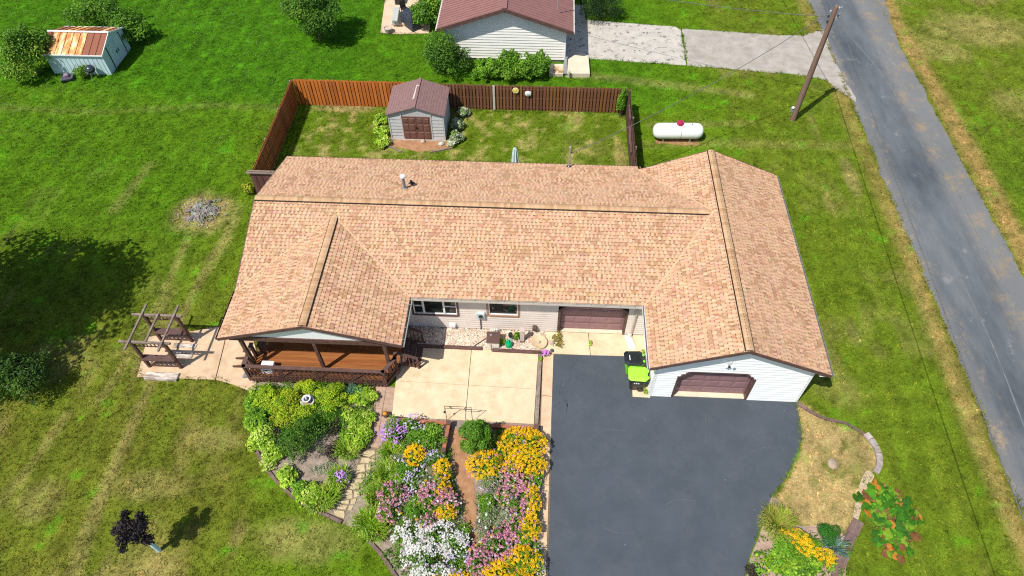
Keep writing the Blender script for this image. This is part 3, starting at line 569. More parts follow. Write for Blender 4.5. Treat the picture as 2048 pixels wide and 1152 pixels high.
sheet('corner_bed_soil', P_BED3, -0.05, 0.02, pm('bark_mulch', (0.3, 0.2, 0.15), (0.46, 0.33, 0.26), 4, 1.0, bump=0.9, bscale=30, stain=(14, (0.14, 0.09, 0.07), 0.54, 0.72, 0.6)), 'pinkish mulch of the bed beside the driveway')
sheet('dirt_path', P_DIRT, 0.0, 0.03, M_['dirt'], 'rusty bare dirt path between the two flower beds')
sheet('sand_path', ragged(P_SAND, 0.2, 0.06, 9), -0.02, 0.02, M_['sand'], 'pale sandy trail below the curved stone edging')
sheet('shed_dirt', ragged(P_SHEDDIRT, 0.25, 0.08, 5), -0.02, 0.01, M_['dirt'], 'bare orange dirt before the garden shed')
gb = sheet('gravel_bed', P_GRAVELBED, -0.02, 0.03, pm('gravel_base', (0.2, 0.16, 0.12), (0.3, 0.25, 0.2), 12, 1.0, bump=0.8, bscale=30), 'bed of pale river stones along the house wall')
# river stones
r = np.random.default_rng(3); n = 9000
x = r.uniform(-6.4, 1.2, n); y = r.uniform(2.2, 3.62, n); kp = inpoly(x, y, P_GRAVELBED); x, y = x[kp], y[kp]; n = len(x)
tv = []; tf = []
for z, q in ((-0.3, 0.8), (0.25, 1.0), (0.75, 0.55)):
    for k in range(6): tv.append((q*math.cos(k*math.pi/3), q*math.sin(k*math.pi/3), z))
for i in (0, 6):
    for k in range(6): a, b = i+k, i+(k+1) % 6; tf += [(a, b, b+6), (a, b+6, a+6)]
tf += [(12, 13, 14), (12, 14, 15), (12, 15, 16), (12, 16, 17)]
sz = r.uniform(0.025, 0.055, n)
pal = np.array([(0.72, 0.6, 0.46), (0.6, 0.46, 0.34), (0.8, 0.72, 0.6), (0.5, 0.38, 0.3), (0.68, 0.5, 0.4)])
V, F, C = scatter(tv, tf, np.stack([x, y, 0.035+r.uniform(0, 0.03, n)], 1), np.stack([sz*r.uniform(0.8, 1.5, n), sz, sz*0.7], 1), r.uniform(0, 6.3, n), r.normal(0, 0.35, (n, 2)), C=pal[r.integers(0, 5, n)]*r.uniform(0.8, 1.15, n)[:, None])
tag(fast('river_stones', V, F, M_['stone'], C=C), 'loose pale river stones filling the wall bed', 'stones', kind='stuff')
# brick-paved and flagstone parts of the garden path
gp = sheet('garden_path', P_PATH, -0.02, 0.014, pm('path_sand', (0.17, 0.13, 0.08), (0.26, 0.2, 0.13), 8, 1.0, bump=0.6, bscale=30), 'garden path of square pavers leading into pale flagstones')
pav = pm('paver', (0.36, 0.24, 0.17), (0.46, 0.32, 0.24), 4, 0.95, bump=0.4, bscale=30, stain=(3, (0.25, 0.17, 0.12), 0.52, 0.8, 0.5))
for q in quadgrid((-7.139, 0.322), (-6.214, 0.237), (-6.229, -2.004), (-7.029, -1.901), (0, 0.5, 1), tuple(i/8 for i in range(9)), 0.008)+quadgrid((-7.025, -1.925), (-6.225, -2.027), (-6.521, -2.690), (-7.047, -2.624), (0, 0.5, 1), (0, 0.33, 0.66, 1), 0.008):
    MB().prism(q, 0.0, 0.034+random.uniform(-0.004, 0.006)).build('paver', pav, gp)
fl = pm('flagstone', (0.44, 0.35, 0.2), (0.56, 0.45, 0.28), 4, 0.95, bump=0.4, bscale=20, stain=(3, (0.34, 0.27, 0.17), 0.5, 0.8, 0.5))
FS = [[(-7.132, -2.857),(-6.653, -2.788),(-6.583, -2.943),(-6.808, -3.112),(-7.132, -3.083)],[(-7.161, -3.151),(-6.846, -3.136),(-6.700, -3.241),(-6.797, -3.401),(-7.178, -3.398)],[(-6.758, -3.154),(-6.588, -3.034),(-6.558, -3.323),(-6.630, -3.393)],[(-7.269, -3.469),(-6.964, -3.409),(-6.874, -3.779),(-7.260, -3.841)],[(-6.898, -3.428),(-6.685, -3.440),(-6.683, -3.682),(-6.837, -3.755)],
      [(-7.189, -3.881),(-6.928, -3.825),(-6.801, -3.949),(-6.987, -4.066),(-7.201, -4.033)],[(-7.378, -4.085),(-6.876, -4.104),(-6.868, -4.253),(-7.344, -4.255)],[(-7.398, -4.301),(-7.053, -4.262),(-6.960, -4.534),(-7.372, -4.533)],[(-6.983, -4.302),(-6.815, -4.315),(-6.841, -4.507),(-6.919, -4.532)],[(-7.490, -4.560),(-7.261, -4.570),(-7.171, -4.921),(-7.430, -4.954)],[(-7.192, -4.608),(-6.907, -4.594),(-6.912, -4.783),(-7.135, -4.898)],
      [(-7.643, -5.006),(-7.280, -4.988),(-7.283, -5.174),(-7.634, -5.150)],[(-7.244, -4.966),(-7.013, -4.892),(-7.030, -5.120),(-7.223, -5.171)],[(-7.701, -5.215),(-7.295, -5.215),(-7.362, -5.382),(-7.731, -5.359)],[(-7.819, -5.425),(-7.390, -5.444),(-7.329, -5.743),(-7.623, -5.678),(-7.824, -5.587)],[(-7.255, -5.213),(-7.078, -5.184),(-7.138, -5.391),(-7.298, -5.399)],[(-6.779, -3.731),(-6.650, -3.746),(-6.752, -3.990),(-6.858, -3.865)]]

for i, q in enumerate(FS): MB().prism(ragged([((p[0]-sum(t[0] for t in q)/len(q))*0.92+sum(t[0] for t in q)/len(q), (p[1]-sum(t[1] for t in q)/len(q))*0.92+sum(t[1] for t in q)/len(q)) for p in q], 0.12, 0.03, i), 0.0, 0.045+0.012*((i*7) % 5)/5).build('flagstone', fl, gp)

# ------------------------------------------------------------------ the house
ze, XL, hw, yb, zr = 2.9325, 4.667, 3.66, 11.893, 4.47
ym, zm, dep, xl = 7.734, 4.3125, 4.531, -13.543
xw, ww, zw, yw = -9.605, 3.938, 4.068, 0.627
XR, XX = XL+hw, XL+2*hw; ye = ym-dep; yk = ym+dep
sm = (zm-ze)/dep; sr = (zr-ze)/hw; sw = (zw-ze)/ww
xv = XL+(zm-ze)/sr; xb = XL+(ze+(yk-yb)*sm-ze)/sr; yv = ye+(zw-ze)/sm
house = empty('ranch_house', (-0.5, 7.5, 0), label='long ranch house with tan shingle roof, porch wing and garage wing', cat='house')
HL = Vector((-0.5, 7.5, 0))
def hp(o): o.parent = house; o.location = o.location-HL; return o
def hb(mb, name, mat, smooth=False, colors=False, parent=None):
    o = mb.build(name, mat, smooth=smooth, colors=colors)
    if parent is None: hp(o)
    else: o.parent = parent
    return o

def clip(poly, half):
    """Sutherland-Hodgman against half planes (a,b,c): a*u+b*v<=c"""
    for a, b, c in half:
        out = []; n = len(poly)
        for i in range(n):
            p, q = poly[i], poly[(i+1) % n]; dp = a*p[0]+b*p[1]-c; dq = a*q[0]+b*q[1]-c
            if dp <= 0: out.append(p)
            if (dp < 0 < dq) or (dq < 0 < dp): t = dp/(dp-dq); out.append((p[0]+(q[0]-p[0])*t, p[1]+(q[1]-p[1])*t))
        poly = out
        if len(poly) < 3: return []
    return poly
def halves(poly):
    a = sum(poly[i][0]*poly[(i+1) % len(poly)][1]-poly[(i+1) % len(poly)][0]*poly[i][1] for i in range(len(poly)))
    if a < 0: poly = poly[::-1]
    out = []
    for i in range(len(poly)):
        (x0, y0), (x1, y1) = poly[i], poly[(i+1) % len(poly)]; dx, dy = x1-x0, y1-y0; L = math.hypot(dx, dy)
        if L < 1e-6: continue
        out.append((dy/L, -dx/L, (dy*x0-dx*y0)/L))
    return out
TABC = [(0.62, 0.385, 0.238), (0.66, 0.42, 0.265), (0.57, 0.345, 0.205), (0.43, 0.245, 0.135), (0.47, 0.265, 0.16), (0.6, 0.36, 0.235)]
TABW = [0.44, 0.26, 0.14, 0.06, 0.04, 0.06]
TABL = [0.07, 0.09, 0.11, 0.13, 0.16]
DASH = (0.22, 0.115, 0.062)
EXPO = 0.178
base_mb = MB(); tabs = []     # tabs: (plane index, u, v, width, colour, whole?)
PLANES = []
rg = random.Random(21)
def shingle_plane(P0, Ud, Vd, polys):
    """courses of laminated shingles on one roof plane: a tilted base strip per course, proud tabs and dark printed shadow bands between them"""
    P0, Ud, Vd = Vector(P0), Vector(Ud).normalized(), Vector(Vd).normalized(); Nn = Ud.cross(Vd)
    if Nn.z < 0: Nn = -Nn
    pi = len(PLANES); PLANES.append((P0, Ud, Vd, Nn))
    at = lambda u, v, n: tuple(P0+Ud*u+Vd*v+Nn*n)
    for poly in polys:
        hv = halves(poly); us = [p[0] for p in poly]; vs = [p[1] for p in poly]; u0, u1, v1 = min(us), max(us), max(vs)
        j0 = int(min(vs)/EXPO); nj = int(math.ceil(v1/EXPO))
        for j in range(j0, nj):
            va = j*EXPO; vb = va+EXPO; lift = lambda v: 0.016-0.014*(v-va)/EXPO
            u = u0-rg.uniform(0, 0.3)
            while u < u1:
                L = rg.uniform(0.25, 0.7); q = clip([(u, va), (u+L, va), (u+L, vb+0.012), (u, vb+0.012)], hv)
                base_mb.cur = tuple(c*rg.uniform(0.72, 0.9) for c in rg.choices(TABC, TABW)[0])
                if len(q) >= 3:
                    base_mb.poly([at(a, b, lift(b)) for a, b in q])
                    bt = sorted(p[0] for p in q if abs(p[1]-va) < 1e-5)
                    if len(bt) >= 2:
                        base_mb.cur = tuple(c*0.55 for c in base_mb.cur); base_mb.poly([at(bt[0], va, -0.004), at(bt[-1], va, -0.004), at(bt[-1], va, 0.016), at(bt[0], va, 0.016)])  # butt face darkened in colour to paint a shadow line under each course
                u += L
            u = u0-rg.uniform(0, 0.3)
            while u < u1:
                L = rg.choice(TABL); ci = rg.choices(range(6), TABW)[0]; pn = P0+Ud*u+Vd*va
                if vnoise(pn.x+7, pn.y+pn.z, 0.45, 19) > 0.66 and rg.random() < 0.6: ci = rg.choice((2, 3, 3, 4))
                q = [(u, va), (u+L, va), (u+L, vb-0.004), (u, vb-0.004)]; cl = clip(q, hv)
                whole = len(cl) == 4 and all(abs(a[0]-b[0])+abs(a[1]-b[1]) < 1e-6 or True for a, b in zip(cl, q)) and abs(sum(cl[k][0]*cl[(k+1) % 4][1]-cl[(k+1) % 4][0]*cl[k][1] for k in range(4))/2-L*(EXPO-0.004)) < 1e-5
                if len(cl) >= 3: tabs.append((pi, u, va, L, ci, whole, cl))
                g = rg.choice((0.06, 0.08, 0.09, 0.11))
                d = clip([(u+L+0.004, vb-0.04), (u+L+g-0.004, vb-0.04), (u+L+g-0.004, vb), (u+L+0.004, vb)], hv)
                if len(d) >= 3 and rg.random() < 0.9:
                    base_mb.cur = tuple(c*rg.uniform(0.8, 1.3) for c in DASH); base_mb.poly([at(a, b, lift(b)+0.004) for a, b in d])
                u += L+g
def plane3(p0, p1, q):
    """eave from p0 to p1, q a point up the slope; returns origin, u, v directions and a mapper from plan to (u,v)"""
    p0, p1, q = Vector(p0), Vector(p1), Vector(q); U_ = (p1-p0).normalized(); Nn = U_.cross(q-p0).normalized(); V_ = Nn.cross(U_)
    if V_.z < 0: V_ = -V_
    return p0, U_, V_, lambda x, y, z: ((Vector((x, y, z))-p0).dot(U_), (Vector((x, y, z))-p0).dot(V_))
zf = lambda y: ze+(y-ye)*sm          # main front slope
zb_ = lambda y: ze+(yk-y)*sm         # main back slope
zl = lambda x: ze+(x-XL)*sr          # garage wing, left slope
zrr = lambda x: ze+(XX-x)*sr
zwl = lambda x: ze+(x-(xw-ww))*sw
zwr = lambda x: ze+((xw+ww)-x)*sw
ROOFS = []
def roof(p0, p1, q, zfun, polys):
    P0, U_, V_, mp = plane3(p0, p1, q)
    shingle_plane(P0, U_, V_, [[mp(x, y, zfun(x, y)) for x, y in poly] for poly in polys])
    for poly in polys: ROOFS.append([(x, y, zfun(x, y)) for x, y in poly])
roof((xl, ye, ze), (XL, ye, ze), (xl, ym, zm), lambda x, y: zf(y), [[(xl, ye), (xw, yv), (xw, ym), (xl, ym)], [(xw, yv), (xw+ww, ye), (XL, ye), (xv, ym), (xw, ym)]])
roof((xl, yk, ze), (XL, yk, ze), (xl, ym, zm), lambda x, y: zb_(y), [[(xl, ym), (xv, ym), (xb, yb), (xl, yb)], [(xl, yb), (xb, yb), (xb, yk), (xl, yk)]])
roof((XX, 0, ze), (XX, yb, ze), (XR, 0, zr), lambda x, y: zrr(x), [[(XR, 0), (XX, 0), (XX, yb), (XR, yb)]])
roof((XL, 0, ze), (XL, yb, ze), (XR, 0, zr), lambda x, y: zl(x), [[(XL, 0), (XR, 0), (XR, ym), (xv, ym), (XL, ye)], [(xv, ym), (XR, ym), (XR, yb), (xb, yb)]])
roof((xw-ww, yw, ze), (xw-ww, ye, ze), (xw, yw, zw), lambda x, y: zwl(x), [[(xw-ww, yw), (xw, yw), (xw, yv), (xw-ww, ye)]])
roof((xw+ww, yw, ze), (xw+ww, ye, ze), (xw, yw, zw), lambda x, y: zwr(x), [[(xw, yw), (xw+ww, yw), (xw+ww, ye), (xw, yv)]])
# roof decking under the shingles
dk = MB()
for poly in ROOFS:
    n = len(poly); a = [(x, y, z-0.006) for x, y, z in poly]; b = [(x, y, z-0.13) for x, y, z in poly]
    dk.add(a+b, [tuple(range(n)), tuple(range(2*n-1, n-1, -1))]+[(i, n+i, n+(i+1) % n, (i+1) % n) for i in range(n)])
roof_o = hb(dk, 'roof', pm('roof_deck', (0.3, 0.19, 0.12), (0.36, 0.22, 0.14), 4, 0.9))
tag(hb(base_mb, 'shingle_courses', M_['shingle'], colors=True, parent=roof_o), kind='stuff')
# tabs: the nearest 300 are pieces of their own, the rest one mesh
CAMP = cam.matrix_world.translation
def tabkey(t):
    P0, Ud, Vd, Nn = PLANES[t[0]]; p = P0+Ud*t[1]+Vd*t[2]; d = CAMP-p
    return -abs(d.normalized().dot(Nn))*t[3]/d.length_squared
whole = sorted([t for t in tabs if t[5]], key=tabkey)[:300]; wset = set(id(t) for t in whole)
TH = 0.009
def tab_solid(mb, cl, at, lo, hi):
    n = len(cl); mb.add([at(u, v, lo(v)) for u, v in cl]+[at(u, v, hi(v)) for u, v in cl], [tuple(range(n, 2*n))]+[(i, (i+1) % n, n+(i+1) % n, n+i) for i in range(n)])
rest = MB()
for t in tabs:
    if id(t) in wset: continue
    P0, Ud, Vd, Nn = PLANES[t[0]]; va = t[2]; at = lambda u, v, n: tuple(P0+Ud*u+Vd*v+Nn*n)
    rest.cur = tuple(c*rg.uniform(0.93, 1.05) for c in TABC[t[4]])
    lo = lambda v: 0.015-0.014*(v-va)/EXPO
    tab_solid(rest, t[6], at, lo, lambda v: lo(v)+TH)
tag(hb(rest, 'shingle_tabs', M_['shingle'], colors=True, parent=roof_o), kind='stuff')
cache = {}
for t in whole:
    k = (t[3], t[4])
    if k not in cache:
        mb = MB(); mb.cur = TABC[t[4]]; lo = lambda v: 0.015-0.014*v/EXPO
        tab_solid(mb, [(0, 0), (t[3], 0), (t[3], EXPO-0.004), (0, EXPO-0.004)], lambda u, v, n: (u, v, n), lo, lambda v: lo(v)+TH); cache[k] = mb.mesh('shingle', M_['shingle'], colors=True)
    P0, Ud, Vd, Nn = PLANES[t[0]]; p = P0+Ud*t[1]+Vd*t[2]
    W3 = Ud.cross(Vd); ux = Ud if W3.z > 0 else Ud
    o = link('shingle', cache[k], roof_o)
    if W3.z > 0: R3 = Matrix((Ud, Vd, Nn)).transposed()
    else:
        p = p+Ud*t[3]; R3 = Matrix((-Ud, Vd, Nn)).transposed()
    o.matrix_local = Matrix.Translation(p-Vector((0, 0, 0)))@R3.to_4x4()
# parts hung on the roof use world coordinates, the roof part itself sits at the house origin offset
# ridge caps over black vent strips
CAPC = [(0.49, 0.31, 0.175), (0.54, 0.35, 0.205), (0.43, 0.26, 0.14), (0.57, 0.385, 0.235)]
capmesh = {}
def ridge(p, q, sl, sr_, hw_=0.155, name='ridge_cap'):
    """sl, sr_: rise per metre of the slopes left and right of the direction p->q"""
    p, q = Vector(p), Vector(q); d = (q-p).normalized(); L = (q-p).length; sd_ = d.cross(Vector((0, 0, 1))).normalized()
    vt = MB(); hv_ = hw_+0.036
    prof = [(-hv_, -hv_*sl+0.012), (-hv_, -hv_*sl+0.056), (0, 0.058), (hv_, -hv_*sr_+0.056), (hv_, -hv_*sr_+0.012)]
    vs = [p+sd_*a+Vector((0, 0, z)) for a, z in prof]+[q+sd_*a+Vector((0, 0, z)) for a, z in prof]
    vt.add(vs, [(0, 1, 6, 5), (1, 2, 7, 6), (2, 3, 8, 7), (3, 4, 9, 8), (4, 3, 2, 1, 0), (5, 6, 7, 8, 9)]); hb(vt, 'ridge_vent', M_['black'], parent=roof_o)
    e = 0.145; n = int(L/e)
    for i in range(n):
        ci = rg.choices(range(4), (0.4, 0.3, 0.18, 0.12))[0]; k = (ci, round(sl, 3), round(sr_, 3))
        if k not in capmesh:
            mb = MB(); mb.cur = CAPC[ci]; a = 0.068; b = a+0.014
            pr = lambda y, t: [(-hw_, y, -hw_*sl+a+t), (-hw_*0.25, y, -hw_*0.25*sl+a+t+0.002), (hw_*0.25, y, -hw_*0.25*sr_+a+t+0.002), (hw_, y, -hw_*sr_+a+t)]
            lo_ = pr(0, -0.012)+pr(e*1.15, -0.02); hi_ = pr(0, 0.01)+pr(e*1.15, -0.004)
            mb.add(lo_+hi_, [(8, 9, 13, 12), (9, 10, 14, 13), (10, 11, 15, 14), (0, 1, 9, 8), (1, 2, 10, 9), (2, 3, 11, 10), (0, 8, 12, 4), (3, 7, 15, 11), (4, 12, 13, 5), (5, 13, 14, 6), (6, 14, 15, 7)])
            capmesh[k] = mb.mesh('ridge_cap', M_['cap'], colors=True)
        o = link('ridge_cap', capmesh[k], roof_o); pos = p+d*(i*L/n)
        o.matrix_local = Matrix.Translation(pos)@Matrix((sd_, d, Vector((0, 0, 1)))).transposed().to_4x4()
ridge((xl+0.02, ym, zm), (xv-0.25, ym, zm), sm, sm)
ridge((XR, 0.02, zr), (XR, yb-0.02, zr), sr, sr)
ridge((xw, yw+0.02, zw), (xw, yv-0.12, zw), sw, sw)
# closed valleys: a narrow run of cut shingles along each inner corner of the roof
for a, b in (((xw, yv, zw), (xw-ww, ye, ze)), ((xw, yv, zw), (xw+ww, ye, ze)), ((xv, ym, zm), (XL, ye, ze)), ((xv, ym, zm), (xb, yb, zl(xb)))):
    a, b = Vector(a), Vector(b); d = b-a; L = d.length; n = int(L/0.16); vs = MB()
    for i in range(n):
        p, q = a+d*(i/n), a+d*((i+0.97)/n); k = rg.uniform(0.94, 1.06); vs.cur = tuple(c*k for c in (0.64, 0.415, 0.255)); vs.bar(p+Vector((0, 0, 0.03)), q+Vector((0, 0, 0.034)), 0.085*rg.uniform(0.8, 1.15), 0.012)
    tag(hb(vs, 'valley_shingles', M_['shingle'], colors=True, parent=roof_o), kind='stuff')
# fascia and rake boards
def rake(pts, drop=0.15, th=0.035, out=(0, -1, 0), name='rake_board', mat='brownpaint', up=0.02):
    mb = MB(); o = Vector(out)*th
    for a, b in zip(pts[:-1], pts[1:]):
        a, b = Vector(a), Vector(b); z = Vector((0, 0, 1))
        mb.add([a+z*up, b+z*up, b-z*drop, a-z*drop, a+z*up+o, b+z*up+o, b-z*drop+o, a-z*drop+o], [(0,1,2,3),(7,6,5,4),(4,5,1,0),(5,6,2,1),(6,7,3,2),(7,4,0,3)])
    return hb(mb, name, M_[mat])
rake([(XL, 0, ze), (XR, 0, zr)], out=(0, -1, 0)); rake([(XR, 0, zr), (XX, 0, ze)], out=(0, -1, 0))
rake([(xw-ww, yw, ze), (xw, yw, zw)], out=(0, -1, 0)); rake([(xw, yw, zw), (xw+ww, yw, ze)], out=(0, -1, 0))
rake([(XL+xb-XL, yb, zl(xb)), (XR, yb, zr)], out=(0, 1, 0)); rake([(XR, yb, zr), (XX, yb, ze)], out=(0, 1, 0))
rake([(xl, ye, ze), (xl, ym, zm)], out=(-1, 0, 0)); rake([(xl, ym, zm), (xl, yk, ze)], out=(-1, 0, 0))
rake([(xl, yk, ze), (xb, yk, ze)], out=(0, 1, 0), name='fascia')
# gutters: open channels with straps
def gutter(p, q, out, wd=0.1, mat='gutterm', hang=0.62):
    p, q, o = Vector(p), Vector(q), Vector(out); d = (q-p).normalized(); z = Vector((0, 0, 1)); p = p-z*0.02; q = q-z*0.02
    mb = MB(); t = 0.012
    prof = [(0.0, 0.0), (0.0, -0.1), (wd, -0.1), (wd, 0.015), (wd-t, 0.015), (wd-t, -0.1+t), (t, -0.1+t), (t, 0.0)]
    vs = [p+o*a+z*b for a, b in prof]+[q+o*a+z*b for a, b in prof]; n = 8
    mb.add(vs, [(i, (i+1) % n, n+(i+1) % n, n+i) for i in range(n)]+[tuple(range(n)), tuple(range(2*n-1, n-1, -1))])
    g = hb(mb, 'gutter', M_[mat])
    MB().add([p+o*t+z*(-0.1+t+0.004), p+o*(wd-t)+z*(-0.1+t+0.004), q+o*(wd-t)+z*(-0.1+t+0.004), q+o*t+z*(-0.1+t+0.004)], [(0, 1, 2, 3)]).build('gutter_silt', M_['gutdark'], g)
    L = (q-p).length; k = max(1, int(L/hang))
    for i in range(k):
        c = p+d*((i+0.5)*L/k); mb = MB(); mb.bar(c+z*0.017, c+o*wd+z*0.017, 0.02, 0.008); mb.build('gutter_strap', M_['metalgrey'], g)
    return g
gutter((xw+ww+0.03, ye-0.002, ze), (XL-0.1, ye-0.002, ze), (0, -1, 0))
gutter((xw+ww+0.002, yw, ze), (xw+ww+0.002, ye-0.11, ze), (1, 0, 0), 0.12, hang=0.5)
gutter((XL-0.002, 0, ze), (XL-0.002, ye, ze), (-1, 0, 0), 0.09, 'white')
gutter((XX+0.002, 0, ze), (XX+0.002, yb, ze), (1, 0, 0), 0.09, 'metalgrey')
gutter((xw-ww-0.002, yw, ze), (xw-ww-0.002, ye, ze), (-1, 0, 0), 0.09, 'wood')

# walls ------------------------------------------------------------
YW = 3.665; GY = 0.42; GX0, GX1 = XL+0.43, XX-0.43
def siding(org, d, out, length, height, expo, openings, mat, name, gable=None, z0=0.12):
    """lapped boards: every course leans out to a proud bottom edge; openings cut it (functions z -> (a,b) or None)"""
    mb = MB(); org, d, out = Vector(org), Vector(d), Vector(out); z = z0
    while z < height-0.001:
        zt = min(z+expo, height); zm_ = (z+zt)/2; segs = [(0.0, length)]
        if gable: segs = [gable(zm_)]
        for op in openings:
            ab = op(zm_)
            if not ab: continue
            ns = []
            for a, b in segs:
                if ab[1] <= a or ab[0] >= b: ns.append((a, b)); continue
                if ab[0] > a: ns.append((a, ab[0]))
                if ab[1] < b: ns.append((ab[1], b))
            segs = ns
        for a, b in segs:
            if b-a < 0.02: continue
            pts = lambda s, n, zz: org+d*s+out*n+Vector((0, 0, zz))
            mb.add([pts(a, 0.04, z), pts(b, 0.04, z), pts(b, 0.004, zt), pts(a, 0.004, zt), pts(a, 0, z), pts(b, 0, z)], [(0, 1, 2, 3), (0, 4, 5, 1)])
        z += expo
    return tag(hb(mb, name, M_[mat]), kind='stuff')
def rect_op(a, b, z0, z1): return lambda z: (a, b) if z0 < z < z1 else None
def cham_op(a, b, z1, ch): return lambda z: None if z > z1 else ((a, b) if z < z1-ch else (a+(z-(z1-ch))*0.9, b-(z-(z1-ch))*0.9))
# wall cores
core = MB()
core.box(-13.15, GX0, YW+0.25, yk-0.45, 0.0, ze+0.02)
core.add([(-13.15, ye+0.6, ze), (-13.15, ym, zm-0.14), (-13.15, yk-0.45, ze), (-13.0, ye+0.6, ze), (-13.0, ym, zm-0.14), (-13.0, yk-0.45, ze)], [(0, 2, 1), (3, 4, 5), (0, 1, 4, 3), (1, 2, 5, 4)])
core.box(GX0+0.02, GX1, GY+0.5, yb-0.45, 0, ze+0.04)
hb(core, 'wall', pm('wall_core', (0.6, 0.56, 0.5), (0.64, 0.6, 0.54), 2, 0.7))
# front wall of the main part: sheathing with openings for two windows and the garage door
D2 = (1.06, 4.06, 2.1); W1 = (-5.75, -3.72, 1.12, 2.3); W2 = (-2.25, -0.9, 1.24, 2.32)
ops = [(D2[0]-0.1, D2[1]+0.1, 0, D2[2]+0.09), W1, W2]
wl = MB(); xs = sorted({-13.15, GX0} | {o[0] for o in ops} | {o[1] for o in ops})
for a, b in zip(xs[:-1], xs[1:]):
    o = [q for q in ops if abs(q[0]-a) < 1e-6 and abs(q[1]-b) < 1e-6]
    if not o: wl.box(a, b, YW, YW+0.25, 0, ze)
    else:
        if o[0][2] > 0: wl.box(a, b, YW, YW+0.25, 0, o[0][2])
        wl.box(a, b, YW, YW+0.25, o[0][3], ze)
hb(wl, 'wall', pm('wall_base', (0.5, 0.46, 0.4), (0.55, 0.5, 0.44), 2, 0.8))
siding((-13.15, YW, 0), (1, 0, 0), (0, -1, 0), GX0+13.15, ze-0.1, 0.165, [rect_op(W1[0]+13.15-0.08, W1[1]+13.15+0.08, W1[2]-0.08, W1[3]+0.08), rect_op(W2[0]+13.15-0.1, W2[1]+13.15+0.1, W2[2]-0.1, W2[3]+0.1), cham_op(D2[0]-0.1+13.15, D2[1]+0.1+13.15, D2[2]+0.1, 0.01)], 'siding', 'lap_siding')
# foundation strip
hb(MB().box(-13.15, D2[0]-0.12, YW-0.02, YW, 0, 0.12), 'foundation', M_['greyconc'])
def window(x0, x1, z0, z1, parts, trim, name='window'):
    fr = MB(); y0 = YW-0.05; y1 = YW+0.02; t = 0.09
    fr.box(x0-t, x0, y0, y1, z0-t, z1+t); fr.box(x1, x1+t, y0, y1, z0-t, z1+t); fr.box(x0, x1, y0-0.02, y1, z0-t, z0); fr.box(x0, x1, y0, y1, z1, z1+t)
    w_ = hb(fr, name, trim)
    x = x0; tot = sum(p[0] for p in parts)
    for frac, split in parts:
        xe = x+(x1-x0)*frac/tot; s = MB(); f = 0.045; ya, yb2 = YW-0.02, YW+0.05
        s.box(x, x+f, ya, yb2, z0, z1); s.box(xe-f, xe, ya, yb2, z0, z1); s.box(x+f, xe-f, ya, yb2, z0, z0+f); s.box(x+f, xe-f, ya, yb2, z1-f, z1)
        if split: s.box(x+f, xe-f, ya+0.005, yb2, (z0+z1)/2-0.025, (z0+z1)/2+0.025)
        s.build('sash', M_['white'], w_); MB().box(x+f*0.5, xe-f*0.5, YW+0.03, YW+0.045, z0+f*0.5, z1-f*0.5).build('pane', M_['glass'], w_)
        x = xe
    MB().box(x0, x1, YW+0.2, YW+0.22, z0, z1).build('dark_backing', pm('room_dark', (0.03, 0.026, 0.02), (0.06, 0.05, 0.04), 2, 0.9), w_)  # dark sheet standing in for the unlit room behind the panes
    return w_
window(*W1, [(0.55, True), (1.1, False), (0.7, True)], M_['brownpaint'])
window(*W2, [(1.0, False)], pm('tan_trim', (0.32, 0.18, 0.1), (0.38, 0.22, 0.13), 4, 0.6))
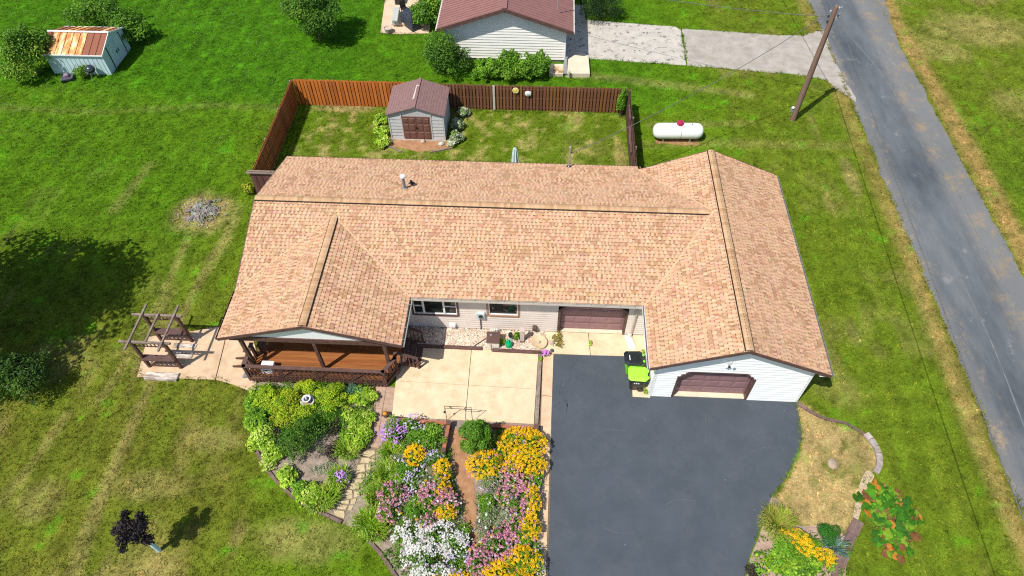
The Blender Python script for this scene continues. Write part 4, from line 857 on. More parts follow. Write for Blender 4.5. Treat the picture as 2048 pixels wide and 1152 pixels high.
def garage_door(x0, x1, z1, y, rec, cols, rows, ch, nosplay):
    """recessed overhead door with raised panels in a chamfered brown surround"""
    d = MB(); yd = y+rec
    d.box(x0-0.05, x1+0.05, yd, yd+0.05, 0.02, z1)
    g = hb(d, 'garage_door', M_['browndoor'])
    cw = (x1-x0)/cols; rh = (z1-0.06)/rows
    for i in range(cols):
        for j in range(rows):
            a, b, c, e = x0+i*cw+0.06, x0+(i+1)*cw-0.06, 0.06+j*rh+0.06, 0.06+(j+1)*rh-0.06; m = MB(); q = 0.05
            m.add([(a, yd-0.002, c), (b, yd-0.002, c), (b, yd-0.002, e), (a, yd-0.002, e), (a+q, yd-0.018, c+q), (b-q, yd-0.018, c+q), (b-q, yd-0.018, e-q), (a+q, yd-0.018, e-q)], [(4, 5, 6, 7), (0, 1, 5, 4), (1, 2, 6, 5), (2, 3, 7, 6), (3, 0, 4, 7)])
            m.build('door_panel', M_['browndoor'], g)
    for j in range(1, rows): MB().box(x0, x1, yd-0.006, yd, 0.06+j*rh-0.012, 0.06+j*rh+0.012).build('section_joint', M_['brownpaint'], g)
    # reveal and surround
    s = MB(); pf = [(x0, 0), (x0, z1-ch), (x0+ch, z1), (x1-ch, z1), (x1, z1-ch), (x1, 0)]; t = 0.09
    po = [(x0-t, 0), (x0-t, z1-ch+t*0.4), (x0+ch-t*0.4, z1+t), (x1-ch+t*0.4, z1+t), (x1+t, z1-ch+t*0.4), (x1+t, 0)]
    n = 6; vs = [(x, y-0.04, z) for x, z in pf]+[(x, yd, z) for x, z in pf]+[(x, y-0.04, z) for x, z in po]+[(x, y+0.0, z) for x, z in po]
    for i in range(5):
        s.f += []; s.add([vs[i], vs[i+1], vs[n+i+1], vs[n+i]], [(0, 1, 2, 3)]); s.add([vs[i], vs[i+1], vs[2*n+i+1], vs[2*n+i]], [(3, 2, 1, 0)]); s.add([vs[2*n+i], vs[2*n+i+1], vs[3*n+i+1], vs[3*n+i]], [(0, 1, 2, 3)])
    if ch > 0.02:
        s.add([(x0-t, yd-0.01, z1-ch), (x0-t, yd-0.01, z1+t), (x0+ch, yd-0.01, z1+t)], [(0, 1, 2)]); s.add([(x1+t, yd-0.01, z1-ch), (x1+t, yd-0.01, z1+t), (x1-ch, yd-0.01, z1+t)], [(2, 1, 0)])
    hb(s, 'door_surround', M_['brownpaint'])
    hb(MB().box(x0, x1, y+0.01, yd-0.005, 0.0, 0.05), 'door_sill', pm('sill_concrete', (0.6, 0.5, 0.36), (0.7, 0.6, 0.45), 3, 0.85))
garage_door(D2[0], D2[1], D2[2], YW, 0.22, 4, 4, 0.35, 0)
D1 = (6.14, 9.28, 2.1)
garage_door(D1[0], D1[1], D1[2], GY, 0.26, 5, 4, 0.45, 0)
# garage gable front: sheathing with the door opening, then white siding
gw = MB(); gz = lambda x: (zl(x) if x < XR else zrr(x))-0.16
def gquad(a, b, za, zb2, zc, zd):
    gw.add([(a, GY, za), (b, GY, zb2), (b, GY, zd), (a, GY, zc), (a, GY+0.2, za), (b, GY+0.2, zb2), (b, GY+0.2, zd), (a, GY+0.2, zc)], [(0, 1, 2, 3), (7, 6, 5, 4), (3, 2, 6, 7), (0, 4, 5, 1), (1, 5, 6, 2), (3, 7, 4, 0)])
dz_ = D1[2]+0.06; cc_ = 0.42
for a, b, za, zb2 in ((GX0, D1[0]-0.06, 0, 0), (D1[0]-0.06, D1[0]+cc_, dz_-cc_, dz_), (D1[0]+cc_, XR, dz_, dz_), (XR, D1[1]-cc_, dz_, dz_), (D1[1]-cc_, D1[1]+0.06, dz_, dz_-cc_), (D1[1]+0.06, GX1, 0, 0)):
    gquad(a, b, za, zb2, gz(a), gz(b))
hb(gw, 'wall', M_['whitesiding'])
def ggab(z):
    if z < gz(GX0): return (0, GX1-GX0)
    h = (z-gz(GX0))/sr; return (h, GX1-GX0-h)
siding((GX0, GY, 0), (1, 0, 0), (0, -1, 0), GX1-GX0, gz(XR)-0.02, 0.195, [cham_op(D1[0]-0.09-GX0, D1[1]+0.09-GX0, D1[2]+0.09, 0.45)], 'whitesiding', 'lap_siding', ggab, z0=0.03)
siding((GX0, ye+0.4, 0), (0, -1, 0), (-1, 0, 0), ye+0.4-GY, ze-0.1, 0.195, [], 'whitesiding', 'lap_siding')
siding((GX1, GY, 0), (0, 1, 0), (1, 0, 0), yb-0.45-GY, ze-0.1, 0.195, [], 'whitesiding', 'lap_siding')
gw2 = MB(); gw2.box(GX0, GX0+0.15, GY+0.2, ye+0.5, 0, ze); gw2.box(GX1-0.15, GX1-0.001, GY+0.2, GY+0.6, 0, ze); hb(gw2, 'wall', M_['whitesiding'])
cp = MB(); cp.box(GX0-0.03, GX0+0.09, GY-0.035, GY+0.06, 0, ze-0.12); cp.box(GX1-0.09, GX1+0.03, GY-0.035, GY+0.06, 0, ze-0.12); hb(cp, 'corner_board', M_['white'])
# soffits
sf = MB(); sf.box(xw+ww+0.05, XL, ye+0.02, YW, ze-0.16, ze-0.14); sf.box(XL+0.02, GX0, 0.02, ye, ze-0.16, ze-0.14); sf.box(GX1, XX-0.02, 0.02, yb, ze-0.16, ze-0.14); hb(sf, 'soffit', M_['white'])
# downspout, splash block
ds = MB(); ds.tube([(4.55, ye-0.08, ze-0.1), (4.52, YW-0.1, ze-0.4), (4.47, YW-0.06, 0.25), (4.42, YW-0.25, 0.12)], 0.045, 8); hb(ds, 'downspout', pm('tan_pipe', (0.42, 0.33, 0.26), (0.5, 0.4, 0.32), 5, 0.5))
# floodlight on the gable
fl_ = MB(); fl_.cbox((7.93, GY-0.06, 2.98), (0.14, 0.06, 0.14)); f_o = hb(fl_, 'floodlight', M_['white'])
for s_ in (-1, 1): m = MB(); m.lathe([(0.03, 0), (0.045, 0.03), (0.075, 0.12), (0.07, 0.125)], n=10); o = m.build('lamp_head', M_['white'], f_o); o.location = (7.93+s_*0.1, GY-0.13, 3.0-0.03); o.rotation_euler = (math.radians(125), 0, s_*0.5)
MB().box(7.9, 7.96, GY-0.2, GY-0.12, 2.84, 2.92).build('motion_sensor', M_['dark'], f_o)
# electric meter and conduit, wall vents, hose bib
mt = MB(); mt.cbox((-2.62, YW-0.08, 1.02), (0.4, 0.14, 0.42), 0.03); m_o = hb(mt, 'meter_box', pm('pale_blue_box', (0.42, 0.52, 0.55), (0.5, 0.58, 0.6), 5, 0.5))
MB().lathe([(0.1, 0), (0.1, 0.05), (0.06, 0.09), (0.0, 0.1)], n=14).build('meter_dial', M_['glass'], m_o); m_o.children[0].location = (-2.62, YW-0.15, 1.25); m_o.children[0].rotation_euler.x = math.radians(90)
MB().tube([(-2.66, YW-0.06, 1.02), (-2.66, YW-0.06, 0.05)], 0.022, 8).build('conduit', M_['dark'], m_o)
hb(MB().cbox((-4.0, YW-0.09, 0.28), (0.3, 0.16, 0.2), 0.03), 'dryer_vent', M_['white'])
hb(MB().cbox((-0.1, YW-0.1, 0.3), (0.22, 0.2, 0.24), 0.03), 'wall_vent', M_['brownpaint'])
# roof pipes and service mast
def pipe(x, y, h, r, mat, cap, tiltx=0):
    z = zb_(y); m = MB(); m.lathe([(r*2.6, -0.03), (r*2.2, 0.02), (r*1.15, 0.1), (r, 0.1), (r, h), (r*0.6, h+0.005)], (x, y, z), 14); o = hb(m, 'vent_pipe', mat, smooth=False); shade_auto(o)
    if cap: MB().lathe([(r*1.0, h-0.04), (r*1.9, h), (r*1.9, h+0.08), (r*1.2, h+0.12), (0, h+0.13)], (x, y, z), 16).build('pipe_cap', pm('pale_cap', (0.6, 0.68, 0.7), (0.7, 0.76, 0.78), 6, 0.4), o)
pipe(-6.66, 9.1, 0.75, 0.07, pm('flue', (0.12, 0.15, 0.17), (0.2, 0.24, 0.26), 8, 0.45), True)
pipe(-6.42, 9.6, 0.2, 0.07, M_['dark'], False)
ms = MB(); MX, MY = 1.36, 12.0; ms.lathe([(0.12, -0.02), (0.1, 0.03), (0.035, 0.08), (0.035, 1.25), (0.055, 1.26), (0.06, 1.34), (0.03, 1.38)], (MX, MY, zb_(MY)), 12); m_ = hb(ms, 'service_mast', M_['metalgrey'])
MB().lathe([(0.13, -0.03), (0.12, 0.03), (0.05, 0.06)], (MX, MY, zb_(MY)+0.012), 14).build('mast_boot', M_['dark'], m_)
MB().tube([(MX+0.03, MY, zb_(MY)+1.0), (MX+0.13, MY+0.02, zb_(MY)+0.92)], 0.03, 8).build('insulator', M_['dark'], m_)
# porch wing: gable panel, beam, posts
gp_ = MB(); py = 0.84; pz = 2.86
gp_.add([(xw-ww+0.5, py, pz), (xw+ww-0.5, py, pz), (xw+0.3, py, zwr(xw+0.3)-0.14), (xw-0.3, py, zwl(xw-0.3)-0.14), (xw-ww+0.5, py+0.1, pz), (xw+ww-0.5, py+0.1, pz), (xw+0.3, py+0.1, zwr(xw+0.3)-0.14), (xw-0.3, py+0.1, zwl(xw-0.3)-0.14)], [(0, 1, 2, 3), (4, 7, 6, 5), (0, 4, 5, 1), (2, 6, 7, 3)])
hb(gp_, 'gable_panel', M_['whitesiding'])
hb(MB().box(xw-ww+0.35, xw+ww-0.35, py-0.05, py+0.14, pz-0.28, pz), 'porch_beam', M_['wood'])
for x in (-12.75, -9.55, -6.5): hb(MB().box(x-0.07, x+0.07, py-0.03, py+0.11, 0.36, pz-0.28), 'porch_post', M_['wood'])
hb(MB().box(xw-ww+0.1, xw+ww-0.1, py+0.15, YW, ze-0.18, ze-0.15), 'porch_ceiling', pm('porch_ceiling', (0.2, 0.13, 0.09), (0.26, 0.17, 0.12), 3, 0.8))
# front door behind the porch
hb(MB().box(-10.2, -9.25, YW-0.06, YW+0.02, 0.4, 2.45), 'door', M_['browndoor'])
# all parts so far were built in world coordinates
for o in house.children:
    pass

# ------------------------------------------------------------------ porch deck
deck = empty('porch_deck', (-9.5, 2.0, 0), label='stained wooden porch deck with brown railing and lattice skirt', cat='deck')
DL = Vector((-9.5, 2.0, 0))
def db(mb, name, mat, parent=None, colors=False):
    o = mb.build(name, mat, colors=colors)
    if parent is None: o.parent = deck; o.location = -DL
    else: o.parent = parent
    return o
ZD = 0.36; bw = 0.142; y = 0.32; r_ = random.Random(4)
while y < YW-0.1:
    x1 = -6.62+min(1, max(0, (y-0.3)/0.72))*0.4; mb = MB(); k = r_.uniform(0.78, 1.15); mb.cur = (k, k*r_.uniform(0.92, 1.05), k*r_.uniform(0.88, 1.1))
    mb.box(-12.88, x1, y, y+bw-0.008, ZD-0.035, ZD+r_.uniform(-0.002, 0.002)); db(mb, 'deck_board', M_['deckboard'], colors=True); y += bw
fr = MB(); fr.box(-12.9, -6.6, 0.28, 0.315, 0.12, ZD-0.005); fr.box(-12.93, -12.89, 0.28, YW, 0.12, ZD-0.005); fr.box(-6.2, -6.17, 1.03, YW, 0.12, ZD-0.005); fr.bar((-6.6, 0.29, 0.24), (-6.2, 1.03, 0.24), 0.035, 0.23); db(fr, 'rim_joist', M_['wood'])
RT = 1.24
C0, C1, C2, C3 = (-12.86, 0.33), (-6.66, 0.33), (-6.26, 1.03), (-6.26, 1.3)
def railing(a, b, bal=1.0):
    a, b = Vector((*a, 0)), Vector((*b, 0)); L = (b-a).length; d = (b-a)/L
    rc = MB(); rc.bar(a-d*0.07+Vector((0, 0, RT)), b+d*0.07+Vector((0, 0, RT)), 0.17, 0.045); db(rc, 'rail_cap', M_['brownpaint'])
    for z in (RT-0.07, ZD+0.1): m = MB(); m.bar(a+Vector((0, 0, z)), b+Vector((0, 0, z)), 0.04, 0.085); db(m, 'rail', M_['wood'])
    k = max(2, int(L/0.16))
    for i in range(1, int(k*bal)): p = a+d*(L*i/k); m = MB(); m.bar(p+Vector((0, 0, ZD+0.1)), p+Vector((0, 0, RT-0.05)), 0.04, 0.04, (d.y, -d.x, 0)); db(m, 'baluster', M_['wood'])
railing(C0, C1, 0.12); railing(C1, C2); railing((-12.86, 1.5), C0); railing(C2, C3)
for x, y in (C0, C1, C2, (-12.86, 1.45), (-9.7, 0.33), (-8.1, 0.33), (-11.3, 0.33)): db(MB().box(x-0.055, x+0.055, y-0.055, y+0.055, 0.02, RT-0.02), 'newel_post', M_['wood'])
# diagonal lattice along the front railing
lat = 0.16; zb0, zb1 = 0.3, RT-0.1; hgt_ = zb1-zb0
for s_ in (1, -1):
    x = C0[0]+0.7
    while x < C1[0]-0.05:
        xe = x+s_*hgt_; xa, za, xc, zc = x, zb0, xe, zb1
        if s_ < 0: xa, xc = x, x-hgt_
        lo, hi = C0[0]+0.62, C1[0]-0.04
        def cl_(px, pz, qx, qz):
            pts = []
            for (ux, uz, vx, vz) in ((px, pz, qx, qz), (qx, qz, px, pz)):
                if ux < lo: t = (lo-ux)/(vx-ux); ux, uz = lo, uz+(vz-uz)*t
                if ux > hi: t = (hi-ux)/(vx-ux); ux, uz = hi, uz+(vz-uz)*t
                pts.append((ux, uz))
            return pts
        (a, za), (c, zc) = cl_(xa, za, xc, zc); m = MB(); m.bar((a, 0.25+0.008*s_, za), (c, 0.25+0.008*s_, zc), 0.03, 0.01, (0, 1, 0)); 
        db(m, 'lattice_strip', M_['wood']); x += lat*1.25
# bench and side rails at the left end, steps on both sides
for i in range(3): db(MB().box(-12.72+i*0.15, -12.59+i*0.15, 1.55, 3.0, 0.95, 0.99), 'bench_slat', M_['brownpaint'])
for y in (1.65, 2.9): db(MB().box(-12.7, -12.3, y-0.04, y+0.04, ZD, 0.95), 'bench_leg', M_['wood'])
for i in range(5): db(MB().bar((-12.9, 2.2+i*0.22, ZD), (-13.08, 2.2+i*0.22, 1.35), 0.05, 0.05), 'baluster', M_['wood'])
def steps(x0, sgn, ya, yb2, n=3):
    for i in range(n):
        z = ZD-(i+1)*0.1; a = x0+sgn*i*0.3; b = a+sgn*0.28; db(MB().box(min(a, b), max(a, b), ya, yb2, z-0.04, z), 'step_tread', M_['brownpaint'])
    for y in (ya+0.03, yb2-0.03):
        m = MB(); m.bar((x0, y, ZD-0.1), (x0+sgn*0.95, y, 0.06), 0.04, 0.18); db(m, 'stringer', M_['wood'])
steps(-6.17, 1, 1.35, 2.75); steps(-12.95, -1, 0.95, 1.45, 2)
for y in (1.32, 2.78):
    m = MB(); m.bar((-6.2, y, 1.28), (-5.3, y, 0.85), 0.12, 0.045); db(m, 'stair_rail', M_['brownpaint'])
    db(MB().box(-5.38, -5.3, y-0.04, y+0.04, 0.03, 0.86), 'newel_post', M_['wood'])
    for i in range(4): x = -6.05+i*0.17; db(MB().box(x-0.02, x+0.02, y-0.02, y+0.02, 0.3-i*0.06, 1.17-i*0.083), 'baluster', M_['wood'])
m = MB(); m.bar((-12.95, 1.4, 0.95), (-13.35, 1.4, 0.75), 0.09, 0.04); db(m, 'stair_rail', M_['brownpaint'])
# white cooler on the deck
ck = empty('storage_box', (-12.05, 0.72, ZD), label='small white box on the porch deck beside the railing', cat='box')
MB().cbox((0, 0, 0), (0.52, 0.42, 0.36), 0.02).build('body', M_['white'], ck); MB().cbox((0, 0, 0.362), (0.56, 0.46, 0.06), 0.02).build('lid', M_['white'], ck); MB().box(-0.06, 0.06, -0.25, -0.232, 0.31, 0.36).build('latch', M_['dark'], ck)

# short skirt boards under the deck edge
x = -12.8
while x < -6.7:
    db(MB().box(x, x+0.07, 0.262, 0.279, 0.03, 0.3), 'skirt_board', M_['wood']); x += 0.155

# ------------------------------------------------------------------ fences
PICK = {}
def picket_mesh(h, wd, cols):
    k = (round(h, 3), wd, cols)
    if k not in PICK:
        mb = MB(); mb.cur = cols; t = 0.018; e = 0.03
        pf = [(-wd/2, 0.03), (wd/2, 0.03), (wd/2, h-e), (wd/2-e, h), (-wd/2+e, h), (-wd/2, h-e)]
        mb.add([(x, -t/2, z) for x, z in pf]+[(x, t/2, z) for x, z in pf], [(0, 1, 2, 3, 4, 5), (11, 10, 9, 8, 7, 6)]+[(i, 6+i, 6+(i+1) % 6, (i+1) % 6) for i in range(6)])
        PICK[k] = mb.mesh('picket', M_['picket'], colors=True)
    return PICK[k]
def fence(a, b, h, label, palette, pitch=0.2, wd=0.14, both=True, seed=1, inside=1, skip=None):
    """shadow-box fence: pickets alternate on both faces of the rails; inside = side (+1 left of a->b) that gets the front row"""
    a, b = Vector((*a, 0)), Vector((*b, 0)); L = (b-a).length; d = (b-a)/L; nrm = Vector((-d.y, d.x, 0))*inside; rg_ = random.Random(seed)
    f = empty('fence', a, label=label, cat='fence'); ang = math.atan2(d.y, d.x); n = int(L/pitch)
    for i in range(n+1):
        s = i*L/n
        if skip and skip[0] < s < skip[1]: continue
        o = link('picket', picket_mesh(h+rg_.choice((-0.02, 0, 0.01)), wd, rg_.choice(palette)), f); o.location = d*s+nrm*0.035; o.rotation_euler.z = ang; o.rotation_euler.y = rg_.gauss(0, 0.006)
        if both and i < n:
            o = link('picket', picket_mesh(h+rg_.choice((-0.02, 0, 0.01)), wd, rg_.choice(palette)), f); o.location = d*(s+L/n/2)-nrm*0.035; o.rotation_euler.z = ang
    for z in (0.25, h*0.5, h-0.25): m = MB(); m.bar(d*0+Vector((0, 0, z)), d*L+Vector((0, 0, z)), 0.045, 0.08); m.cur = (1, 1, 1); m.build('fence_rail', M_['wood'], f)
    k = max(1, int(L/2.4))
    for i in range(k+1): p = d*(i*L/k)-nrm*0.09; MB().box(p.x-0.045, p.x+0.045, p.y-0.045, p.y+0.045, 0, h-0.04).build('fence_post', M_['greywood'], f)
    return f
ORA = ((0.48, 0.14, 0.025), (0.56, 0.17, 0.03), (0.42, 0.12, 0.024), (0.52, 0.18, 0.04))
BRN = ((0.19, 0.085, 0.035), (0.23, 0.1, 0.035), (0.16, 0.07, 0.035), (0.25, 0.12, 0.05), (0.2, 0.085, 0.05))
PUR = ((0.12, 0.055, 0.05), (0.14, 0.068, 0.06), (0.105, 0.048, 0.042))
RED = ((0.32, 0.105, 0.035), (0.37, 0.125, 0.04), (0.27, 0.088, 0.032))
fence((-15.6, 20.62), (-8.4, 20.62), 1.88, 'orange stained picket fence at the back, left of the garden shed', ORA, inside=-1, seed=2, pitch=0.22, wd=0.17)
fb = fence((-8.15, 20.62), (4.95, 20.62), 1.82, 'brown picket back fence with round plaques, right of the shed', BRN, inside=-1, seed=3, pitch=0.205, wd=0.13)
fence((-15.75, 12.2), (-15.75, 20.55), 1.88, 'long reddish brown picket fence on the left side of the yard', RED, inside=-1, seed=4, pitch=0.19, wd=0.14)
fence((-15.8, 12.1), (-13.25, 12.1), 1.88, 'short dark brown fence joining the left corner of the house', PUR, inside=-1, seed=5, pitch=0.17, both=False, wd=0.155)
fr_ = fence((5.1, 20.5), (5.1, 12.6), 1.84, 'purplish brown picket fence on the right side of the yard', PUR, inside=-1, seed=6, pitch=0.19, wd=0.17)
# cap rail of the short fence, brace boards of the right fence, the bleached post
for o_ in [o for o in COL.objects if o.get('label', '').startswith('short dark brown fence')]:
    for y, z in ((-0.1, 1.92), (0.08, 1.9)): MB().box(-0.2, 2.5, y-0.05, y+0.05, z, z+0.04).build('cap_rail', M_['greywood'], o_)
for (ya, za, yb2, zb2) in ((-1.6, 1.86, -3.0, 1.86), (-3.1, 1.5, -4.3, 1.1), (-4.3, 1.3, -5.2, 1.3)): m = MB(); m.bar((-0.1, ya, za), (-0.13, yb2, zb2), 0.1, 0.12); m.build('brace_board', M_['brownpaint'], fr_)
for dx in (0.12, 0.32): MB().box(dx-0.03, dx+0.03, -7.6, -6.3, 1.2, 1.26).build('gate_post', M_['greywood'], fr_)
MB().box(4.9, 5.04, -0.09, -0.05, 0.02, 1.84).build('bleached_post', pm('bleached', (0.42, 0.4, 0.34), (0.54, 0.52, 0.45), 6, 0.9, bump=0.3), fb)
# plaques on the back fence
pq = empty('wall_plaque', (-1.82, 20.52, 1.55), label='round yellow plaque hanging on the back fence', cat='plaque')
def disc(rs, mat, parent, name):
    m = MB(); m.lathe(rs, n=24); o = m.build(name, mat, parent); o.rotation_euler.x = math.radians(90); return shade_auto(o)
disc([(0.2, 0), (0.2, 0.03), (0.17, 0.045), (0.15, 0.035)], pm('pale_yellow', (0.7, 0.6, 0.25), (0.76, 0.68, 0.34), 6, 0.5), pq, 'rim'); disc([(0.15, 0.034), (0.11, 0.042), (0.0, 0.06)], pm('yellow_glaze', (0.72, 0.55, 0.1), (0.78, 0.62, 0.18), 6, 0.4), pq, 'centre')
pw = empty('wall_plaque', (-1.05, 20.52, 1.35), label='round white plaque with a moulded face on the back fence', cat='plaque')
disc([(0.2, 0), (0.2, 0.03), (0.17, 0.06), (0.0, 0.09)], M_['white'], pw, 'dish')
for x, z, r_2 in ((-0.06, 0.05, 0.025), (0.06, 0.05, 0.025), (0.0, 0.0, 0.022)): m = MB(); m.lathe([(r_2, 0), (r_2*0.8, 0.02), (0, 0.028)], n=10); o = m.build('relief', pm('grey_glaze', (0.4, 0.45, 0.42), rough=0.5), pw); o.rotation_euler.x = math.radians(90); o.location = (x, -0.075, z)
m = MB(); m.tube([(-0.08, -0.088, -0.05), (-0.04, -0.09, -0.085), (0.04, -0.09, -0.085), (0.08, -0.088, -0.05)], 0.012, 6); m.build('relief', M_['brownpaint'], pw)
m = MB(); m.bar((0, -0.02, 0.2), (0, -0.02, 0.27), 0.12, 0.03); m.build('hanger', pm('red_hanger', (0.35, 0.04, 0.05), rough=0.5), pw)

# ------------------------------------------------------------------ garden shed
SX0, SX1, SY0, SY1, SH, SA = -9.2, -5.95, 17.5, 20.05, 1.92, 2.42
shed = empty('garden_shed', ((SX0+SX1)/2, SY0, 0), label='small grey garden shed with brown roof and double doors', cat='shed')
def place(parent):
    off = parent.location.copy()
    def f(mb, name, mat, sub=None, **k):
        o = mb.build(name, mat, **k)
        if sub is None: o.parent = parent; o.location = -off
        else: o.parent = sub
        return o
    return f
B = place(shed); sxm = (SX0+SX1)/2; gs = pm('grey_vinyl', (0.46, 0.46, 0.46), (0.54, 0.54, 0.54), 3, 0.5)
mb = MB(); mb.add([(SX0, SY0, 0), (SX1, SY0, 0), (SX1, SY0, SH), (sxm, SY0, SA), (SX0, SY0, SH), (SX0, SY1, 0), (SX1, SY1, 0), (SX1, SY1, SH), (sxm, SY1, SA), (SX0, SY1, SH)], [(0, 1, 2, 3, 4), (9, 8, 7, 6, 5), (1, 6, 7, 2), (5, 0, 4, 9), (2, 7, 8, 3), (3, 8, 9, 4)]); B(mb, 'wall', gs)
for x0, x1 in ((SX0+0.05, sxm-0.88), (sxm+0.88, SX1-0.05)):
    for i in range(7):
        z = 0.08+i*0.235; m = MB(); m.add([(x0, SY0-0.035, z), (x1, SY0-0.035, z), (x1, SY0-0.006, z+0.225), (x0, SY0-0.006, z+0.225), (x0, SY0, z), (x1, SY0, z)], [(0, 1, 2, 3), (0, 4, 5, 1)]); B(m, 'siding_panel', gs)
for i in range(7):
    z = 0.08+i*0.235; m = MB(); m.add([(SX1+0.035, SY0+0.05, z), (SX1+0.035, SY1-0.05, z), (SX1+0.006, SY1-0.05, z+0.225), (SX1+0.006, SY0+0.05, z+0.225), (SX1, SY0+0.05, z), (SX1, SY1-0.05, z)], [(0, 1, 2, 3), (0, 4, 5, 1)]); B(m, 'siding_panel', gs)
rm_ = pm('mauve_shingle', (0.2, 0.115, 0.105), (0.25, 0.15, 0.14), 6, 0.8, bump=0.3, bscale=50, stain=(1.6, (0.42, 0.34, 0.32), 0.62, 0.75, 0.7))
for s_ in (-1, 1):
    xe = sxm+s_*((SX1-SX0)/2+0.12); zs = SH-0.03
    m = MB(); ya, yb2 = SY0-0.15, SY1+0.15; m.add([(sxm, ya, SA+0.05), (xe, ya, zs), (xe, yb2, zs), (sxm, yb2, SA+0.05), (sxm, ya, SA+0.005), (xe, ya, zs-0.045), (xe, yb2, zs-0.045), (sxm, yb2, SA+0.005)], [(0, 1, 2, 3), (7, 6, 5, 4), (0, 4, 5, 1), (1, 5, 6, 2), (2, 6, 7, 3)]); rf_ = B(m, 'roof', rm_)
    for i in range(11):
        t = (i+0.5)/11; x = sxm+(xe-sxm)*t; z = SA+0.05+(zs-SA-0.05)*t; m = MB(); m.bar((x, ya+0.02, z+0.004), (x, yb2-0.02, z+0.004), 0.02, 0.014); m.build('shingle_ridge', rm_, rf_)
m = MB(); m.bar((sxm, SY0-0.16, SA+0.065), (sxm, SY1+0.16, SA+0.065), 0.16, 0.03); B(m, 'ridge_cap', rm_)
m = MB(); m.bar((sxm-0.12, SY0+0.6, SA+0.062), (sxm-0.05, SY0+2.0, SA+0.075), 0.14, 0.012); B(m, 'patch', pm('pale_patch', (0.5, 0.42, 0.4), (0.6, 0.52, 0.5), 5, 0.8))
dm = pm('shed_door', (0.15, 0.07, 0.055), (0.185, 0.09, 0.07), 4, 0.55)
for s_ in (-1, 1):
    x0, x1 = (sxm-0.84, sxm-0.01) if s_ < 0 else (sxm+0.01, sxm+0.84); d_ = B(MB().box(x0, x1, SY0-0.05, SY0-0.004, 0.06, 1.72), 'door', dm)
    for i in range(2):
        for za, zb2 in ((0.16, 0.62), (0.72, 1.18), (1.28, 1.62)):
            a, b2 = x0+0.07+i*0.37, x0+0.07+i*0.37+0.31; m = MB(); m.add([(a, SY0-0.052, za), (b2, SY0-0.052, za), (b2, SY0-0.052, zb2), (a, SY0-0.052, zb2), (a+0.04, SY0-0.08, za+0.04), (b2-0.04, SY0-0.08, za+0.04), (b2-0.04, SY0-0.08, zb2-0.04), (a+0.04, SY0-0.08, zb2-0.04)], [(4, 5, 6, 7), (0, 1, 5, 4), (1, 2, 6, 5), (2, 3, 7, 6), (3, 0, 4, 7)]); m.build('door_panel', dm, d_)
    m = MB(); m.bar((sxm+s_*0.05, SY0-0.09, 0.85), (sxm+s_*0.05, SY0-0.09, 1.02), 0.03, 0.03); m.build('handle', M_['dark'], d_)
for x in (SX0, SX1, sxm-0.88, sxm+0.88): B(MB().box(x-0.035, x+0.035, SY0-0.045, SY0-0.002, 0.03, SH-0.02), 'corner_trim', gs)
B(MB().box(SX0-0.03, SX1+0.03, SY0-0.1, SY1, 0, 0.06), 'base', M_['greyconc'])
# edging boards and rocks before the shed
for k_, (a, b2) in enumerate((((-9.550, 16.914), (-8.448, 16.274)), ((-6.739, 16.302), (-5.439, 16.767)))): tag(MB().bar((*a, 0.05), (*b2, 0.05), 0.07, 0.1).build('edging_board', M_['greywood']), ('weathered edging board left of the shed doors', 'weathered edging board right of the shed doors')[k_], 'board')
for k_, (p, l) in enumerate((((-9.256, 17.159), 'grey rock left of the shed doors'), ((-7.291, 17.289), 'small tan rock below the shed doors'), ((-6.142, 17.106), 'pale rock beside the right hosta bed'))):
    m = MB(); m.cur = ((0.38, 0.34, 0.3), (0.5, 0.4, 0.3), (0.5, 0.47, 0.4))[k_]; tag(m.rock((p[0], p[1], 0.06), 0.14+0.02*k_, k_, 0.8).build('rock', M_['stone'], colors=True), l, 'rock')

# ------------------------------------------------------------------ old rusty shed far left
OX0, OX1, OY0, OY1, OH, OA = -33.1, -29.15, 23.3, 26.5, 1.55, 2.12
old = empty('metal_shed', (-31.1, 23.3, 0), label='pale blue metal shed with rusty orange roof', cat='shed'); B = place(old); om = (OY0+OY1)/2
pb = pm('blue_sheet', (0.45, 0.6, 0.64), (0.54, 0.68, 0.71), 3, 0.5, stain=(2, (0.3, 0.32, 0.3), 0.58, 0.8, 0.5))
mb = MB(); mb.add([(OX0, OY0, 0), (OX1, OY0, 0), (OX1, OY1, 0), (OX0, OY1, 0), (OX0, OY0, OH), (OX1, OY0, OH), (OX1, OY1, OH), (OX0, OY1, OH), (OX0, om, OA), (OX1, om, OA)], [(0, 1, 5, 4), (1, 2, 6, 9, 5), (2, 3, 7, 6), (3, 0, 4, 8, 7)]); B(mb, 'wall', pb)
x = OX0+0.1
while x < OX1-0.1: B(MB().box(x, x+0.05, OY0-0.02, OY0-0.001, 0.02, OH-0.02), 'wall_rib', pb); x += 0.3
